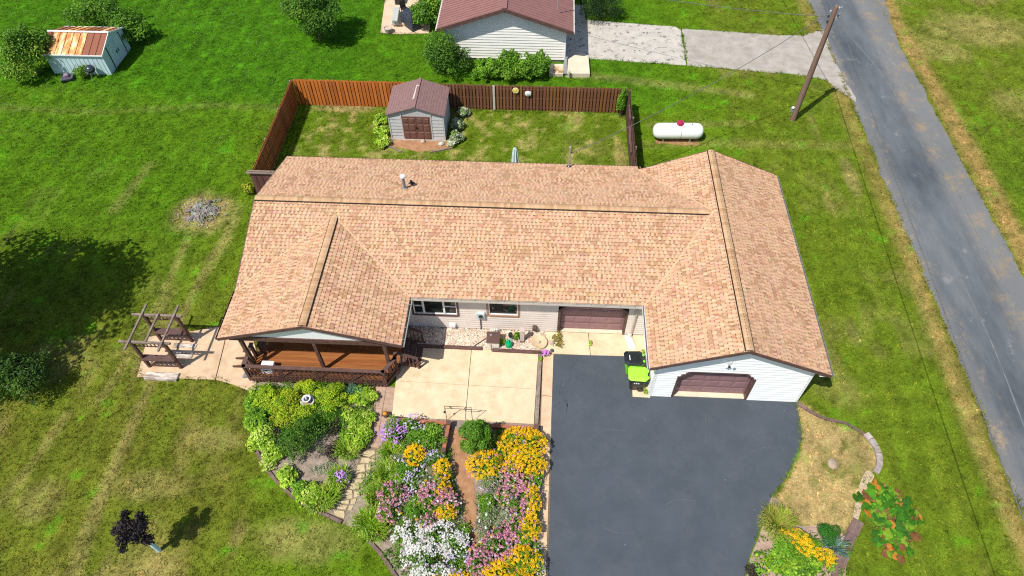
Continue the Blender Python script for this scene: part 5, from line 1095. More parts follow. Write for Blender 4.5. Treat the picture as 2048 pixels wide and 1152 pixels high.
for s_ in (-1, 1):
    ye_ = om+s_*((OY1-OY0)/2+0.1); ze_ = OH-0.03; n = 9
    for i in range(n):
        xa = OX0-0.1+(OX1-OX0+0.2)*i/n; xb2 = OX0-0.1+(OX1-OX0+0.2)*(i+1)/n; m = MB(); rr_ = random.Random(i*3+s_); f = 1.0 if i in (1, 2, 3, 4, 5) else 0.0; f = f if s_ < 0 else (1.0 if i in (2, 3, 4, 7) else 0.15); m.cur = (f, f, f)
        m.add([(xa, ye_, ze_), (xb2-0.03, ye_, ze_), (xb2-0.03, om, OA+0.03), (xa, om, OA+0.03), (xb2-0.03, ye_, ze_+0.035), (xb2, ye_, ze_+0.035), (xb2, om, OA+0.065), (xb2-0.03, om, OA+0.065)], [(0, 1, 2, 3) if s_ < 0 else (3, 2, 1, 0), (4, 5, 6, 7) if s_ < 0 else (7, 6, 5, 4), (1, 4, 7, 2)]); B(m, 'roof_sheet', M_['rust'], colors=True)
    m = MB(); m.bar((OX0-0.1, ye_, ze_-0.03), (OX1+0.1, ye_, ze_-0.03), 0.04, 0.08); B(m, 'eave_trim', M_['white'])
    m = MB(); m.bar((OX1+0.1, ye_, ze_), (OX1+0.1, om, OA+0.03), 0.04, 0.09); B(m, 'gable_trim', M_['white'])
m = MB(); m.bar((OX0-0.1, om, OA+0.07), (OX1+0.1, om, OA+0.07), 0.16, 0.03); B(m, 'ridge_trim', M_['white'])
for a, b2 in ((OY0+0.75, om+0.05), (om+0.1, OY1-0.65)):
    d_ = B(MB().box(OX1+0.005, OX1+0.04, a, b2, 0.06, OH+0.02), 'sliding_door', pb); MB().box(OX1+0.04, OX1+0.07, b2-0.15 if a < om-0.3 else a+0.06, b2-0.08 if a < om-0.3 else a+0.13, 0.7, 0.9).build('handle', M_['dark'], d_)
B(MB().box(OX1+0.004, OX1+0.045, OY1-0.64, OY1-0.56, 0.04, OH+0.04), 'door_edge_strip', M_['dark']); B(MB().box(OX1+0.004, OX1+0.045, OY0+0.68, OY0+0.74, 0.04, OH+0.04), 'door_edge_strip', M_['wood'])  # first one: dark strip painting the shaded gap right of the doors
# kettle grill and an old hand mower beside it
gr = empty('kettle_grill', (*(-30.102, 22.863), 0), label='black kettle grill standing before the rusty shed', cat='grill')
shade_auto(MB().lathe([(0.0, 0.48), (0.15, 0.5), (0.27, 0.6), (0.3, 0.7), (0.3, 0.72)], n=20).build('bowl', M_['dark'], gr)); shade_auto(MB().lathe([(0.31, 0.725), (0.29, 0.83), (0.2, 0.94), (0.06, 0.99), (0, 0.995)], n=20).build('lid', pm('enamel', (0.03, 0.04, 0.05), (0.04, 0.05, 0.06), 4, 0.15, spec=0.7), gr))
for k_ in range(3): t = k_*2.094+0.4; MB().tube([(0.16*math.cos(t), 0.16*math.sin(t), 0.55), (0.32*math.cos(t), 0.32*math.sin(t), 0)], 0.015, 6).build('leg', M_['metalgrey'], gr)
MB().tube([(-0.07, 0, 0.99), (-0.07, 0, 1.05), (0.07, 0, 1.05), (0.07, 0, 0.99)], 0.015, 6).build('handle', M_['dark'], gr)
lm_ = empty('push_mower', (*(-31.846, 22.623), 0), 0.5, label='old push mower with chrome handle parked by the rusty shed', cat='mower')
MB().cbox((0, 0, 0.1), (0.75, 0.5, 0.16), 0.05).build('deck', pm('mower_deck', (0.06, 0.06, 0.09), (0.09, 0.08, 0.12), 5, 0.4), lm_); MB().cbox((0.02, 0, 0.262), (0.3, 0.3, 0.2), 0.05).build('engine', pm('engine', (0.2, 0.13, 0.2), (0.3, 0.22, 0.3), 8, 0.4), lm_)
for x in (-0.3, 0.3):
    for y in (-0.28, 0.28): o = MB().lathe([(0.11, -0.025), (0.12, 0), (0.11, 0.025)], n=14).build('wheel', M_['dark'], lm_); o.rotation_euler.x = math.radians(90); o.location = (x, y, 0.12)
MB().tube([(0.3, -0.2, 0.25), (0.85, -0.2, 0.85), (0.85, 0.2, 0.85), (0.3, 0.2, 0.25)], 0.018, 6).build('handle', M_['metalgrey'], lm_)

# ------------------------------------------------------------------ neighbouring house
NX0, NX1, NY, NH, NA = -6.75, 1.22, 25.98, 2.66, 4.02; nxm = (NX0+NX1)/2
nb = empty('neighbour_house', (nxm, NY, 0), label='white sided house with brown ribbed metal roof behind the fence', cat='house'); B = place(nb)
mb = MB(); mb.add([(NX0, NY, 0.2), (NX1, NY, 0.2), (NX1, NY, NH), (nxm, NY, NA), (NX0, NY, NH), (NX0, NY+14, 0.2), (NX1, NY+14, 0.2), (NX1, NY+14, NH), (nxm, NY+14, NA), (NX0, NY+14, NH)], [(0, 1, 2, 3, 4), (9, 8, 7, 6, 5), (1, 6, 7, 2), (5, 0, 4, 9)]); B(mb, 'wall', M_['nbsiding'])
B(MB().box(NX0+0.05, NX1-0.05, NY+0.05, NY+13.9, 0, 0.25), 'foundation', M_['greyconc'])
z = 0.22
while z < NA-0.15:
    zt = z+0.2; h = max(0, (z+0.1-NH)/((NA-NH)/(nxm-NX0))); m = MB(); a, b2 = NX0+h, NX1-h
    m.add([(a, NY-0.04, z), (b2, NY-0.04, z), (b2, NY-0.004, zt), (a, NY-0.004, zt), (a, NY, z), (b2, NY, z)], [(0, 1, 2, 3), (0, 4, 5, 1)]); B(m, 'siding_board', M_['nbsiding']); z += 0.2
for x in (NX0, NX1): B(MB().box(x-0.04, x+0.04, NY-0.06, NY+0.05, 0.2, NH-0.02), 'corner_board', M_['white'])
brm = pm('brown_steel', (0.24, 0.115, 0.1), (0.28, 0.14, 0.125), 2, 0.42, spec=0.5)
ns = (NA-NH)/(nxm-NX0)
for s_ in (-1, 1):
    ex = nxm+s_*(nxm-NX0+0.45); ezz = NH-0.45*ns+0.1; m = MB(); ya, yb2 = NY-0.55, NY+14.5
    m.add([(nxm, ya, NA+0.1), (ex, ya, ezz), (ex, yb2, ezz), (nxm, yb2, NA+0.1), (nxm, ya, NA+0.04), (ex, ya, ezz-0.06), (ex, yb2, ezz-0.06), (nxm, yb2, NA+0.04)], [(0, 1, 2, 3), (7, 6, 5, 4), (0, 4, 5, 1), (1, 5, 6, 2)]); rf_ = B(m, 'roof', brm)
    y = ya+0.1
    while y < NY+9:
        m = MB(); m.bar((nxm, y, NA+0.115), (ex, y, ezz+0.015), 0.05, 0.045); m.build('roof_rib', brm, rf_); y += 0.3
    m = MB(); m.bar((nxm, ya-0.02, NA-0.02), (ex, ya-0.02, ezz-0.1), 0.03, 0.24); B(m, 'rake_board', M_['brownpaint'])
    m = MB(); m.bar((ex+s_*0.05, ya, ezz-0.08), (ex+s_*0.05, yb2, ezz-0.08), 0.1, 0.1); B(m, 'gutter', M_['gutterm'])
m = MB(); m.bar((nxm, NY-0.56, NA+0.13), (nxm, NY+14.5, NA+0.13), 0.3, 0.05); B(m, 'ridge_cap', brm)
B(MB().tube([(0.62, 27.0, 3.2), (0.62, 27.0, 5.25)], 0.035, 8), 'service_mast', M_['metalgrey'])
# steps, slab and clutter at its corner
nst = empty('stoop', (*(2.147, 25.317), 0), label='pale concrete stoop slab at the corner of the white house', cat='stoop')
loc = nst.location
def rel(ps): return [(p[0]-loc.x, p[1]-loc.y) for p in ps]
MB().prism(rel([(1.474, 25.931), (1.952, 26.484), (2.364, 26.740), (2.838, 26.460), (2.901, 24.321), (1.310, 24.256)]), 0, 0.3).build('slab', pm('stoop_concrete', (0.58, 0.5, 0.37), (0.66, 0.58, 0.44), 2, 0.9), nst)
MB().prism(rel([(0.259, 25.473), (1.171, 25.509), (1.143, 24.362), (0.212, 24.324)]), 0, 0.2).build('lower_slab', pm('stoop_conc2', (0.55, 0.46, 0.36), (0.64, 0.54, 0.43), 2, 0.9), nst)
m = MB(); a, b2 = rel([(1.304, 26.042), (1.277, 24.199)]); m.bar((*a, 0.42), (*b2, 0.32), 0.22, 0.04); m.build('metal_ramp', M_['metalgrey'], nst)
for i, (p, l) in enumerate((((0.693, 24.808), 'tan block on the lower slab nearest the white wall'), ((0.994, 24.592), 'tan block on the lower slab beside the metal ramp'))):
    m = MB(); m.cbox((p[0], p[1], 0.2), (0.36, 0.3, 0.22), 0.02); tag(m.build('concrete_block', pm('tan_block', (0.52, 0.37, 0.2), (0.6, 0.44, 0.26), 4, 0.9)), l, 'block')
m = MB(); m.cur = (0.6, 0.52, 0.4); p = (1.522, 24.144); m.lathe([(0.07, 0), (0.09, 0.1), (0.08, 0.25), (0.05, 0.32), (0.02, 0.34)], (p[0], p[1], 0.3), 10); tag(shade_auto(m.build('stone_ornament', M_['stone'], colors=True)), 'small pale ornament on the stoop slab', 'ornament')
# things on the neighbour's patio
pl = empty('flower_pot', (*(-11.353, 29.153), 0.05), label='round pale pot of purple flowers at the patio corner', cat='pot')
shade_auto(MB().lathe([(0.2, 0), (0.25, 0.2), (0.3, 0.33), (0.31, 0.36), (0.27, 0.36), (0.25, 0.3), (0, 0.29)], n=18).build('pot', pm('pale_clay', (0.45, 0.36, 0.3), (0.55, 0.45, 0.38), 4, 0.8), pl))
bn = empty('stone_bench', (*(-10.972, 30.551), 0.2), label='grey stone bench on the raised patio', cat='bench'); gsn = pm('grey_stone', (0.38, 0.4, 0.37), (0.48, 0.5, 0.46), 4, 0.9, bump=0.3)
bq = Vector((*(-11.003, 31.487), 0))-Vector((*(-10.861, 29.667), 0)); bl = bq.length; bn.rotation_euler.z = math.atan2(bq.y, bq.x)
MB().cbox((0, 0, 0.4), (bl, 0.42, 0.1), 0.02).build('seat', gsn, bn)
for x in (-bl*0.33, bl*0.33): MB().cbox((x, 0, 0), (0.2, 0.5, 0.398), 0.03).build('leg', gsn, bn)
cv = empty('covered_grill', (*(-9.859, 29.980), 0.05), 2.3, label='grill under a dark blue cover at the patio edge', cat='grill')
m = MB(); m.add([(-0.75, -0.32, 0), (0.75, -0.32, 0), (0.75, 0.32, 0), (-0.75, 0.32, 0), (-0.7, -0.3, 0.8), (0.7, -0.3, 0.8), (0.7, 0.3, 0.8), (-0.7, 0.3, 0.8), (-0.42, -0.2, 1.15), (0.42, -0.2, 1.15), (0.4, 0.14, 1.2), (-0.4, 0.14, 1.2)], [(0, 1, 5, 4), (1, 2, 6, 5), (2, 3, 7, 6), (3, 0, 4, 7), (4, 5, 9, 8), (5, 6, 10, 9), (6, 7, 11, 10), (7, 4, 8, 11), (8, 9, 10, 11)]); m.build('cover', pm('navy_cover', (0.02, 0.03, 0.045), (0.05, 0.06, 0.08), 3, 0.6, bump=0.6, bscale=6), cv)
MB().box(-0.8, 0.8, -0.37, -0.33, 0.02, 0.1).build('hem', M_['metalgrey'], cv)
m2_ = empty('planter_box', (*(-11.111, 32.891), 0.2), label='square black planter box at the back of the patio', cat='planter')
MB().cbox((0, 0, 0), (0.6, 0.55, 0.5), 0.04).build('box', M_['dark'], m2_); MB().cbox((0, 0, 0.502), (0.66, 0.6, 0.05), 0.02).build('rim', M_['dark'], m2_)
ch = empty('patio_chair', (*(-10.462, 31.581), 0.05), 0.8, label='black chair tucked beside the patio shrub', cat='chair')
MB().cbox((0, 0, 0.4), (0.5, 0.5, 0.06), 0.02).build('seat', M_['dark'], ch); m = MB(); m.bar((0, 0.24, 0.46), (0, 0.32, 0.95), 0.48, 0.05, (0, 1, 0)); m.build('backrest', M_['dark'], ch)
for x in (-0.21, 0.21):
    for y in (-0.21, 0.21): MB().box(x-0.02, x+0.02, y-0.02, y+0.02, 0, 0.4).build('leg', M_['dark'], ch)

# ------------------------------------------------------------------ propane tank
tk = empty('propane_tank', (8.02, 18.2, 0), math.radians(2), label='white propane tank with red dome lying on the side lawn', cat='tank')
L2, R_ = 1.5, 0.47; prof = [(0.0, -L2), (0.2, -L2+0.02), (0.34, -L2+0.1), (0.43, -L2+0.23), (R_, -L2+0.42), (R_, 0), (R_, L2-0.42), (0.43, L2-0.23), (0.34, L2-0.1), (0.2, L2-0.02), (0, L2)]
o = MB().lathe(prof, n=32).build('shell', pm('tank_white', (0.82, 0.84, 0.84), (0.86, 0.87, 0.87), 3, 0.35, stain=(2, (0.6, 0.62, 0.6), 0.6, 0.85, 0.35)), tk, smooth=True); o.rotation_euler.y = math.radians(90); o.location.z = R_+0.16
o = MB().lathe([(R_+0.004, -0.015), (R_+0.009, 0), (R_+0.004, 0.015)], n=32).build('weld_seam', M_['metalgrey'], tk, smooth=True); o.rotation_euler.y = math.radians(90); o.location = (0.12, 0, R_+0.16)
shade_auto(MB().lathe([(0.2, -0.06), (0.21, 0.1), (0.18, 0.17), (0.08, 0.21), (0, 0.215)], (0.05, 0.05, 2*R_+0.16), 18).build('dome', pm('red_dome', (0.36, 0.015, 0.06), (0.42, 0.03, 0.09), 5, 0.4), tk))
for x in (-0.85, 0.75): MB().box(x-0.05, x+0.05, -0.3, 0.3, 0, 0.24).build('saddle', M_['metalgrey'], tk)
MB().lathe([(0.03, 0), (0.03, 0.06), (0, 0.07)], (0.75, 0.0, 2*R_+0.155), 8).build('gauge', M_['dark'], tk)
m = MB().prism(ragged([(-1.3, -0.45), (1.3, -0.5), (1.35, 0.3), (-1.3, 0.3)], 0.2, 0.2, 3), 0.0, 0.008); o = m.build('bare_earth', M_['dirt']); o.location = (8.02, 18.2, 0); tag(o, 'bare earth under the propane tank', kind='structure')

# ------------------------------------------------------------------ utility pole and cables
PX, PY, PZ = 15.42, 20.4, 7.45
up_ = empty('utility_pole', (PX, PY, 0), label='tall brown wooden utility pole on the verge beside the road', cat='pole')
shade_auto(MB().tube([(0, 0, -0.2), (0.0, 0, 2.5), (0.01, 0, 5), (0.02, 0, PZ)], [0.175, 0.16, 0.14, 0.12], 14).build('shaft', pm('pole_wood', (0.17, 0.1, 0.07), (0.27, 0.17, 0.13), 4, 0.9, bump=0.5, bscale=14, stretch=(4, 4, 0.3), stain=(2, (0.1, 0.06, 0.045), 0.5, 0.7, 0.6)), up_))
MB().box(-0.05, 0.4, -0.03, 0.03, 6.75, 6.83).build('bracket', M_['metalgrey'], up_); MB().tube([(0.1, 0, 7.3), (0.34, 0.02, 7.42), (0.38, 0.05, 7.1), (0.2, 0.0, 6.7)], 0.025, 6).build('bracket', M_['metalgrey'], up_)
for dx, dz in ((-0.18, 7.15), (0.2, 7.35), (-0.2, 6.85), (0.3, 6.9), (-0.16, 6.55)): shade_auto(MB().lathe([(0.03, -0.08), (0.06, -0.04), (0.04, 0), (0.06, 0.03), (0.03, 0.08)], (dx, 0.02, dz), 10).build('insulator', M_['metalgrey'] if dz > 7 else M_['dark'], up_))
for dx, dz in ((-0.18, 7.15), (-0.2, 6.85), (-0.16, 6.55), (0.2, 7.35), (0.3, 6.9)): MB().tube([(0, 0, dz-0.03), (dx, 0.02, dz-0.03)], 0.015, 6).build('pin', M_['metalgrey'], up_)
mp_ = MB(); mp_.cbox((0, 0, 0), (0.2, 0.12, 0.3), 0.02); o = mp_.build('meter_can', M_['metalgrey'], up_); o.location = (-0.25, 0.02, 0.6); MB().lathe([(0.09, 0), (0.09, 0.05), (0.05, 0.09), (0, 0.1)], n=12).build('ground_wire_guard', M_['white'], up_).location = (-0.25, -0.02, 0.88)
m = MB(); m.tube([(0.13, -0.12, 0), (0.13, -0.11, 3), (0.12, -0.1, 6.8)], 0.012, 6); m.build('ground_wire', M_['black'], up_)
def cable(p, q, sag, r, label, mat='black', n=26, name='overhead_cable'):
    p, q = Vector(p), Vector(q); pts = [p.lerp(q, t/n)-Vector((0, 0, sag*4*(t/n)*(1-t/n))) for t in range(n+1)]
    return tag(MB().tube(pts, r, 5).build(name, M_[mat]), label, 'cable')
M_['wire'] = pm('wire', (0.05, 0.05, 0.05), (0.2, 0.2, 0.19), 30, 0.6)
cable((PX-0.18, PY, 7.15), (MX+0.13, MY+0.02, zb_(MY)+0.92), 0.5, 0.018, 'thin cable from the pole down to the roof mast', 'wire')
cable((PX-0.2, PY, 6.85), (0.62, 27.0, 5.2), 0.3, 0.016, 'thin cable from the pole towards the neighbouring house', 'wire')
cable((PX+0.3, PY, 6.9), (13.9, -28.0, 7.0), 0.45, 0.019, 'dark cable running over the road toward the viewer', 'wire')
cable((PX+0.0, PY+0.1, 7.2), (PX-3.5, 66.0, 7.6), 0.6, 0.02, 'cable leaving the pole toward the far end of the road', 'wire')

# ------------------------------------------------------------------ garden arbor
ab = empty('garden_arbor', (-17.05, 1.55, 0), label='open dark wooden garden arbor with lattice sides on the concrete walk', cat='arbor'); B = place(ab)
AX0, AX1, AY0, AY1, AZ = -17.78, -16.3, 0.83, 2.3, 2.06
for x in (AX0, AX1):
    for y in (AY0, AY1): B(MB().box(x-0.06, x+0.06, y-0.06, y+0.06, 0.03, AZ), 'post', M_['wood'])
for y in (AY0, AY1):
    B(MB().box(AX0-0.5, AX1+0.32, y-0.07, y+0.02, AZ-0.02, AZ+0.09), 'beam', M_['greywood']); B(MB().box(AX0, AX1, y-0.02, y+0.02, AZ-0.33, AZ-0.28), 'rail', M_['wood'])
    for i in range(8): x = AX0+0.13+i*0.175; B(MB().box(x-0.015, x+0.015, y-0.02, y+0.02, AZ-0.3, AZ-0.02), 'slat', M_['wood'])
    B(MB().box(AX0-0.02, AX1+0.02, y-0.16, y+0.16, 0.78, 0.83), 'shelf', M_['brownpaint']); B(MB().box(AX0, AX1, y-0.02, y+0.02, 0.12, 0.18), 'rail', M_['wood'])
    for s_ in (-1, 1):
        for i in range(13):
            xs_ = AX0-0.6+i*0.2; pts = []
            for (px, pz) in ((xs_, 0.15 if s_ > 0 else 0.78), (xs_+0.63, 0.78 if s_ > 0 else 0.15)): pts.append((px, pz))
            (x0, z0), (x1, z1) = pts
            if x1 < AX0+0.05 or x0 > AX1-0.05: continue
            if x0 < AX0: z0 += (z1-z0)*(AX0-x0)/(x1-x0); x0 = AX0
            if x1 > AX1: z1 = z0+(z1-z0)*(AX1-x0)/(x1-x0); x1 = AX1
            m = MB(); m.bar((x0, y+0.012*s_, z0), (x1, y+0.012*s_, z1), 0.035, 0.012, (0, 1, 0)); B(m, 'lattice_strip', M_['wood'])
for x in (AX0, (AX0+AX1)/2, AX1):
    a, b2 = (AY0-0.5, AY1+0.52) if x != (AX0+AX1)/2 else (AY0-0.02, AY1+0.02)
    B(MB().box(x-0.04, x+0.04, a, b2, AZ+0.092, AZ+0.17), 'rafter', M_['greywood'])
pk = pm('peeling_plank', (0.25, 0.19, 0.15), (0.62, 0.57, 0.5), 3, 0.9, bump=0.3, stretch=(0.6, 4, 4), lo=0.42, hi=0.56)
for i, (y0, y1, l) in enumerate(((0.1, 0.5, 'peeling white plank step at the front of the arbor'), (1.35, 1.72, 'weathered plank lying under the arbor, nearer the front'), (1.9, 2.15, 'weathered plank lying under the arbor, nearer the back'))):
    x0, x1 = (-17.75, -16.25) if i == 0 else (-17.1, -16.0); tag(MB().cbox(((x0+x1)/2, (y0+y1)/2, 0.042), (x1-x0, y1-y0, 0.1 if i == 0 else 0.04), 0.01).build('plank', pk), l, 'plank')

# ------------------------------------------------------------------ wheeled bins
def bin_(c, rz, body, lid, label, logo_dark):
    e = empty('wheeled_bin', (*c, 0.045), rz, label=label, cat='bin', group='wheeled bins beside the garage')
    a0, b0, a1, b1, h = 0.26, 0.25, 0.37, 0.33, 1.0; m = MB()
    rr = lambda a, b, z, k=0.06: [(-a+k, -b, z), (a-k, -b, z), (a, -b+k, z), (a, b-k, z), (a-k, b, z), (-a+k, b, z), (-a, b-k, z), (-a, -b+k, z)]
    vs = rr(a0, b0, 0.06)+rr(a1, b1, h-0.08)+rr(a1+0.03, b1+0.03, h-0.07)+rr(a1+0.03, b1+0.03, h); fs = [tuple(range(7, -1, -1)), tuple(range(24, 32))]
    for r0 in (0, 8, 16):
        for i in range(8): fs.append((r0+i, r0+(i+1) % 8, r0+8+(i+1) % 8, r0+8+i))
    m.add(vs, fs); m.build('body', body, e)
    m = MB(); vs = rr(a1+0.05, b1+0.04, h+0.003, 0.1)+rr(a1+0.05, b1+0.04, h+0.035, 0.1)+rr(a1-0.04, b1-0.05, h+0.085, 0.12); fs = [tuple(range(7, -1, -1)), tuple(range(16, 24))]
    for r0 in (0, 8):
        for i in range(8): fs.append((r0+i, r0+(i+1) % 8, r0+8+(i+1) % 8, r0+8+i))
    m.add(vs, fs); ld = m.build('lid', lid, e)
    for y in (-0.17, 0.17): MB().cbox((a1+0.07, y, h-0.02), (0.1, 0.12, 0.09), 0.02).build('hinge', lid if not logo_dark else body, e)
    MB().tube([(a1+0.12, -0.25, h-0.03), (a1+0.12, 0.25, h-0.03)], 0.018, 8).build('handle', M_['dark'], e)
    for y in (-0.27, 0.27): o = MB().lathe([(0.05, -0.03), (0.125, -0.03), (0.13, 0), (0.125, 0.03), (0.05, 0.03)], n=16).build('wheel', M_['dark'], e); o.rotation_euler.x = math.radians(90); o.location = (0.2, y, 0.13)
    for k_ in range(3): MB().box(-0.16+k_*0.09, -0.1+k_*0.09, -b1+0.02-0.045, -b1+0.02-0.03, 0.74, 0.79+0.03*(k_ == 1)).build('logo', M_['white'], e)
    if logo_dark: MB().box(-0.2, -0.165, -0.13, 0.13, h+0.086, h+0.09).build('lid_print', M_['white'], e)
    return e
bin_(((4.36), 1.66), math.radians(3), M_['limed'], pm('black_lid', (0.012, 0.016, 0.018), (0.02, 0.024, 0.028), 4, 0.3, spec=0.5), 'lime green wheeled bin with a black lid', True)
bin_(((4.5), 0.86), math.radians(-2), M_['dark'], M_['lime'], 'black wheeled bin with a lime green lid', False)

# ------------------------------------------------------------------ things in the stone bed and by the wall
bx_ = empty('pump_box', (-2.0, 2.82, 0.05), label='cream box with brown lid and cord in the stone bed', cat='box')
MB().cbox((0, 0, 0), (0.58, 0.56, 0.5), 0.02).build('body', pm('cream_metal', (0.62, 0.58, 0.5), (0.7, 0.66, 0.58), 4, 0.5, stain=(5, (0.3, 0.25, 0.2), 0.56, 0.75, 0.5)), bx_)
MB().cbox((0, 0, 0.502), (0.64, 0.64, 0.06), 0.02).build('lid', M_['brownpaint'], bx_); MB().lathe([(0.06, 0), (0.05, 0.03), (0, 0.035)], (-0.12, 0.1, 0.562), 10).build('knob', M_['metalgrey'], bx_)
MB().tube([(-0.1, -0.29, 0.4), (-0.1, -0.32, 0.1), (-0.06, -0.42, 0.0), (0.05, -0.44, 0.0), (0.1, -0.38, 0.0)], 0.012, 6).build('cord', M_['dark'], bx_)
tag(MB().tube([(-3.05, 2.45, 0.1), (-2.8, 2.7, 0.12), (-2.5, 2.95, 0.14), (-2.36, 3.05, 0.2)], 0.02, 6).build('garden_hose', M_['dark']), 'black hose across the river stones left of the cream box', 'hose')
pv = empty('pipe_vent', (-1.98, 3.42, 0.05), label='white pipe fittings against the wall behind the cream box', cat='pipe')
for i in range(3): MB().tube([(-0.1+i*0.1, 0, 0), (-0.1+i*0.1, 0, 0.32+0.05*i), (-0.1+i*0.1, -0.08, 0.36+0.05*i)], 0.03, 8).build('pipe', M_['white'], pv)
wc = empty('watering_can', (-1.28, 2.72, 0.06), -1.2, label='bright green watering can standing in the stone bed', cat='watering can'); gm_ = pm('green_plastic', (0.0, 0.32, 0.12), (0.0, 0.4, 0.16), 5, 0.4)
shade_auto(MB().lathe([(0.14, 0), (0.16, 0.05), (0.15, 0.25), (0.11, 0.33), (0.1, 0.33)], n=16).build('body', gm_, wc)); MB().tube([(0.13, 0, 0.1), (0.3, 0, 0.28), (0.4, 0, 0.42)], [0.035, 0.025, 0.02], 8).build('spout', gm_, wc); MB().tube([(-0.12, 0, 0.1), (-0.24, 0, 0.25), (-0.15, 0, 0.42), (0.05, 0, 0.44), (0.09, 0, 0.33)], 0.018, 8).build('handle', gm_, wc)
lp = empty('garden_lantern', (-1.22, 3.08, 0.05), label='dark lantern with pale stand beside the green watering can', cat='lantern')
MB().lathe([(0.09, 0), (0.09, 0.03), (0.03, 0.05), (0.03, 0.2), (0.09, 0.24), (0.1, 0.25)], n=12).build('stand', pm('pale_teal', (0.4, 0.55, 0.55), (0.5, 0.62, 0.62), 4, 0.5), lp); MB().lathe([(0.085, 0.252), (0.11, 0.42), (0.09, 0.52), (0.03, 0.56), (0, 0.565)], n=12).build('globe', M_['glass'], lp)
pl_ = empty('garden_pillar', (-0.66, 3.05, 0.04), label='pale square pillar standing in the stone bed', cat='pillar')
MB().cbox((0, 0, 0), (0.24, 0.24, 0.1), 0.01).build('foot', M_['brownpaint'], pl_); MB().cbox((0, 0.02, 0.1), (0.2, 0.2, 0.78), 0.02).build('shaft', pm('pinkish_stone', (0.5, 0.4, 0.36), (0.6, 0.5, 0.45), 5, 0.85, bump=0.2), pl_); MB().cbox((0, 0.02, 0.882), (0.25, 0.25, 0.06), 0.02).build('capital', pm('pinkish_cap', (0.52, 0.42, 0.38), rough=0.85), pl_)
bp_ = empty('stone_basin', (0.12, 2.95, 0.04), label='shallow tan stone basin at the end of the stone bed', cat='basin')
shade_auto(MB().lathe([(0.2, 0), (0.34, 0.08), (0.4, 0.14), (0.36, 0.15), (0.22, 0.08), (0, 0.06)], n=22).build('bowl', pm('tan_stone', (0.5, 0.38, 0.24), (0.6, 0.46, 0.3), 5, 0.9, bump=0.3), bp_))
MB().lathe([(0.07, 0.062), (0.06, 0.16), (0, 0.2)], n=10).build('finial', M_['greyconc'], bp_)
for k_, (x, y, r0, l) in enumerate(((0.72, 3.0, 0.14, 'pinkish rock at the right end of the stone bed'), (0.75, 2.55, 0.11, 'dark rock at the front right corner of the stone bed'))):
    m = MB(); m.cur = ((0.5, 0.38, 0.33), (0.08, 0.09, 0.1))[k_]; tag(m.rock((x, y, 0.08), r0, 30+k_, 0.8).build('rock', M_['stone'], colors=True), l, 'rock')
# timber edging of the stone bed and of the patio
for (a, b2, l) in (((-6.409, 2.521), (-2.508, 2.507), 'brown timber edging the stone bed left of the cream box'), ((-2.033, 2.445), (0.308, 2.416), 'brown timber edging the stone bed right of the cream box'), ((0.204, 2.384), (0.126, -1.272), 'weathered timber strip between the patio and the walk')):
    tag(MB().bar((*a, 0.06), (*b2, 0.06), 0.17, 0.13).build('timber_edging', M_['brownpaint'] if 'brown' in l else M_['greywood']), l, 'timber')
sb = empty('splash_block', (*(4.389, 3.196), 0.045), 0.25, label='white splash block under the downspout', cat='splash block')
m = MB(); m.add([(-0.13, 0.4, 0.08), (0.13, 0.4, 0.08), (0.17, -0.4, 0.05), (-0.17, -0.4, 0.05), (-0.13, 0.4, 0), (0.13, 0.4, 0), (0.17, -0.4, 0), (-0.17, -0.4, 0)], [(0, 3, 2, 1), (0, 1, 5, 4), (1, 2, 6, 5), (2, 3, 7, 6), (3, 0, 4, 7)]); m.build('tray', M_['white'], sb)
for s_ in (-1, 1): m = MB(); m.bar((s_*0.12, 0.4, 0.1), (s_*0.16, -0.4, 0.07), 0.03, 0.05); m.build('rim', M_['white'], sb)
# birdbath fountain
bb = empty('bird_bath', (-9.93, -0.8, 0.02), label='white tiered birdbath among the yellow-green shrubs', cat='birdbath'); wm = pm('white_resin', (0.62, 0.63, 0.66), (0.74, 0.75, 0.78), 5, 0.5)
shade_auto(MB().lathe([(0.2, 0), (0.14, 0.05), (0.1, 0.22), (0.12, 0.28), (0.34, 0.36), (0.42, 0.44), (0.39, 0.45), (0.3, 0.39), (0.08, 0.37)], n=26).build('lower_basin', wm, bb)); MB().lathe([(0.3, 0.395), (0.0, 0.4)], n=24).build('pebbles', pm('rusty_pebbles', (0.2, 0.1, 0.05), (0.4, 0.3, 0.25), 25, 0.9, bump=0.8, bscale=40), bb)
shade_auto(MB().lathe([(0.07, 0.38), (0.06, 0.5), (0.2, 0.56), (0.27, 0.64), (0.25, 0.65), (0.16, 0.6), (0.05, 0.59)], n=24).build('upper_basin', wm, bb)); shade_auto(MB().lathe([(0.05, 0.595), (0.06, 0.68), (0.03, 0.75), (0.05, 0.79), (0, 0.83)], n=14).build('finial', wm, bb)); MB().lathe([(0.17, 0.606), (0.0, 0.608)], n=20).build('water', pm('basin_water', (0.05, 0.06, 0.08), rough=0.08, spec=0.5), bb); bb.scale = (0.72, 0.72, 0.95)
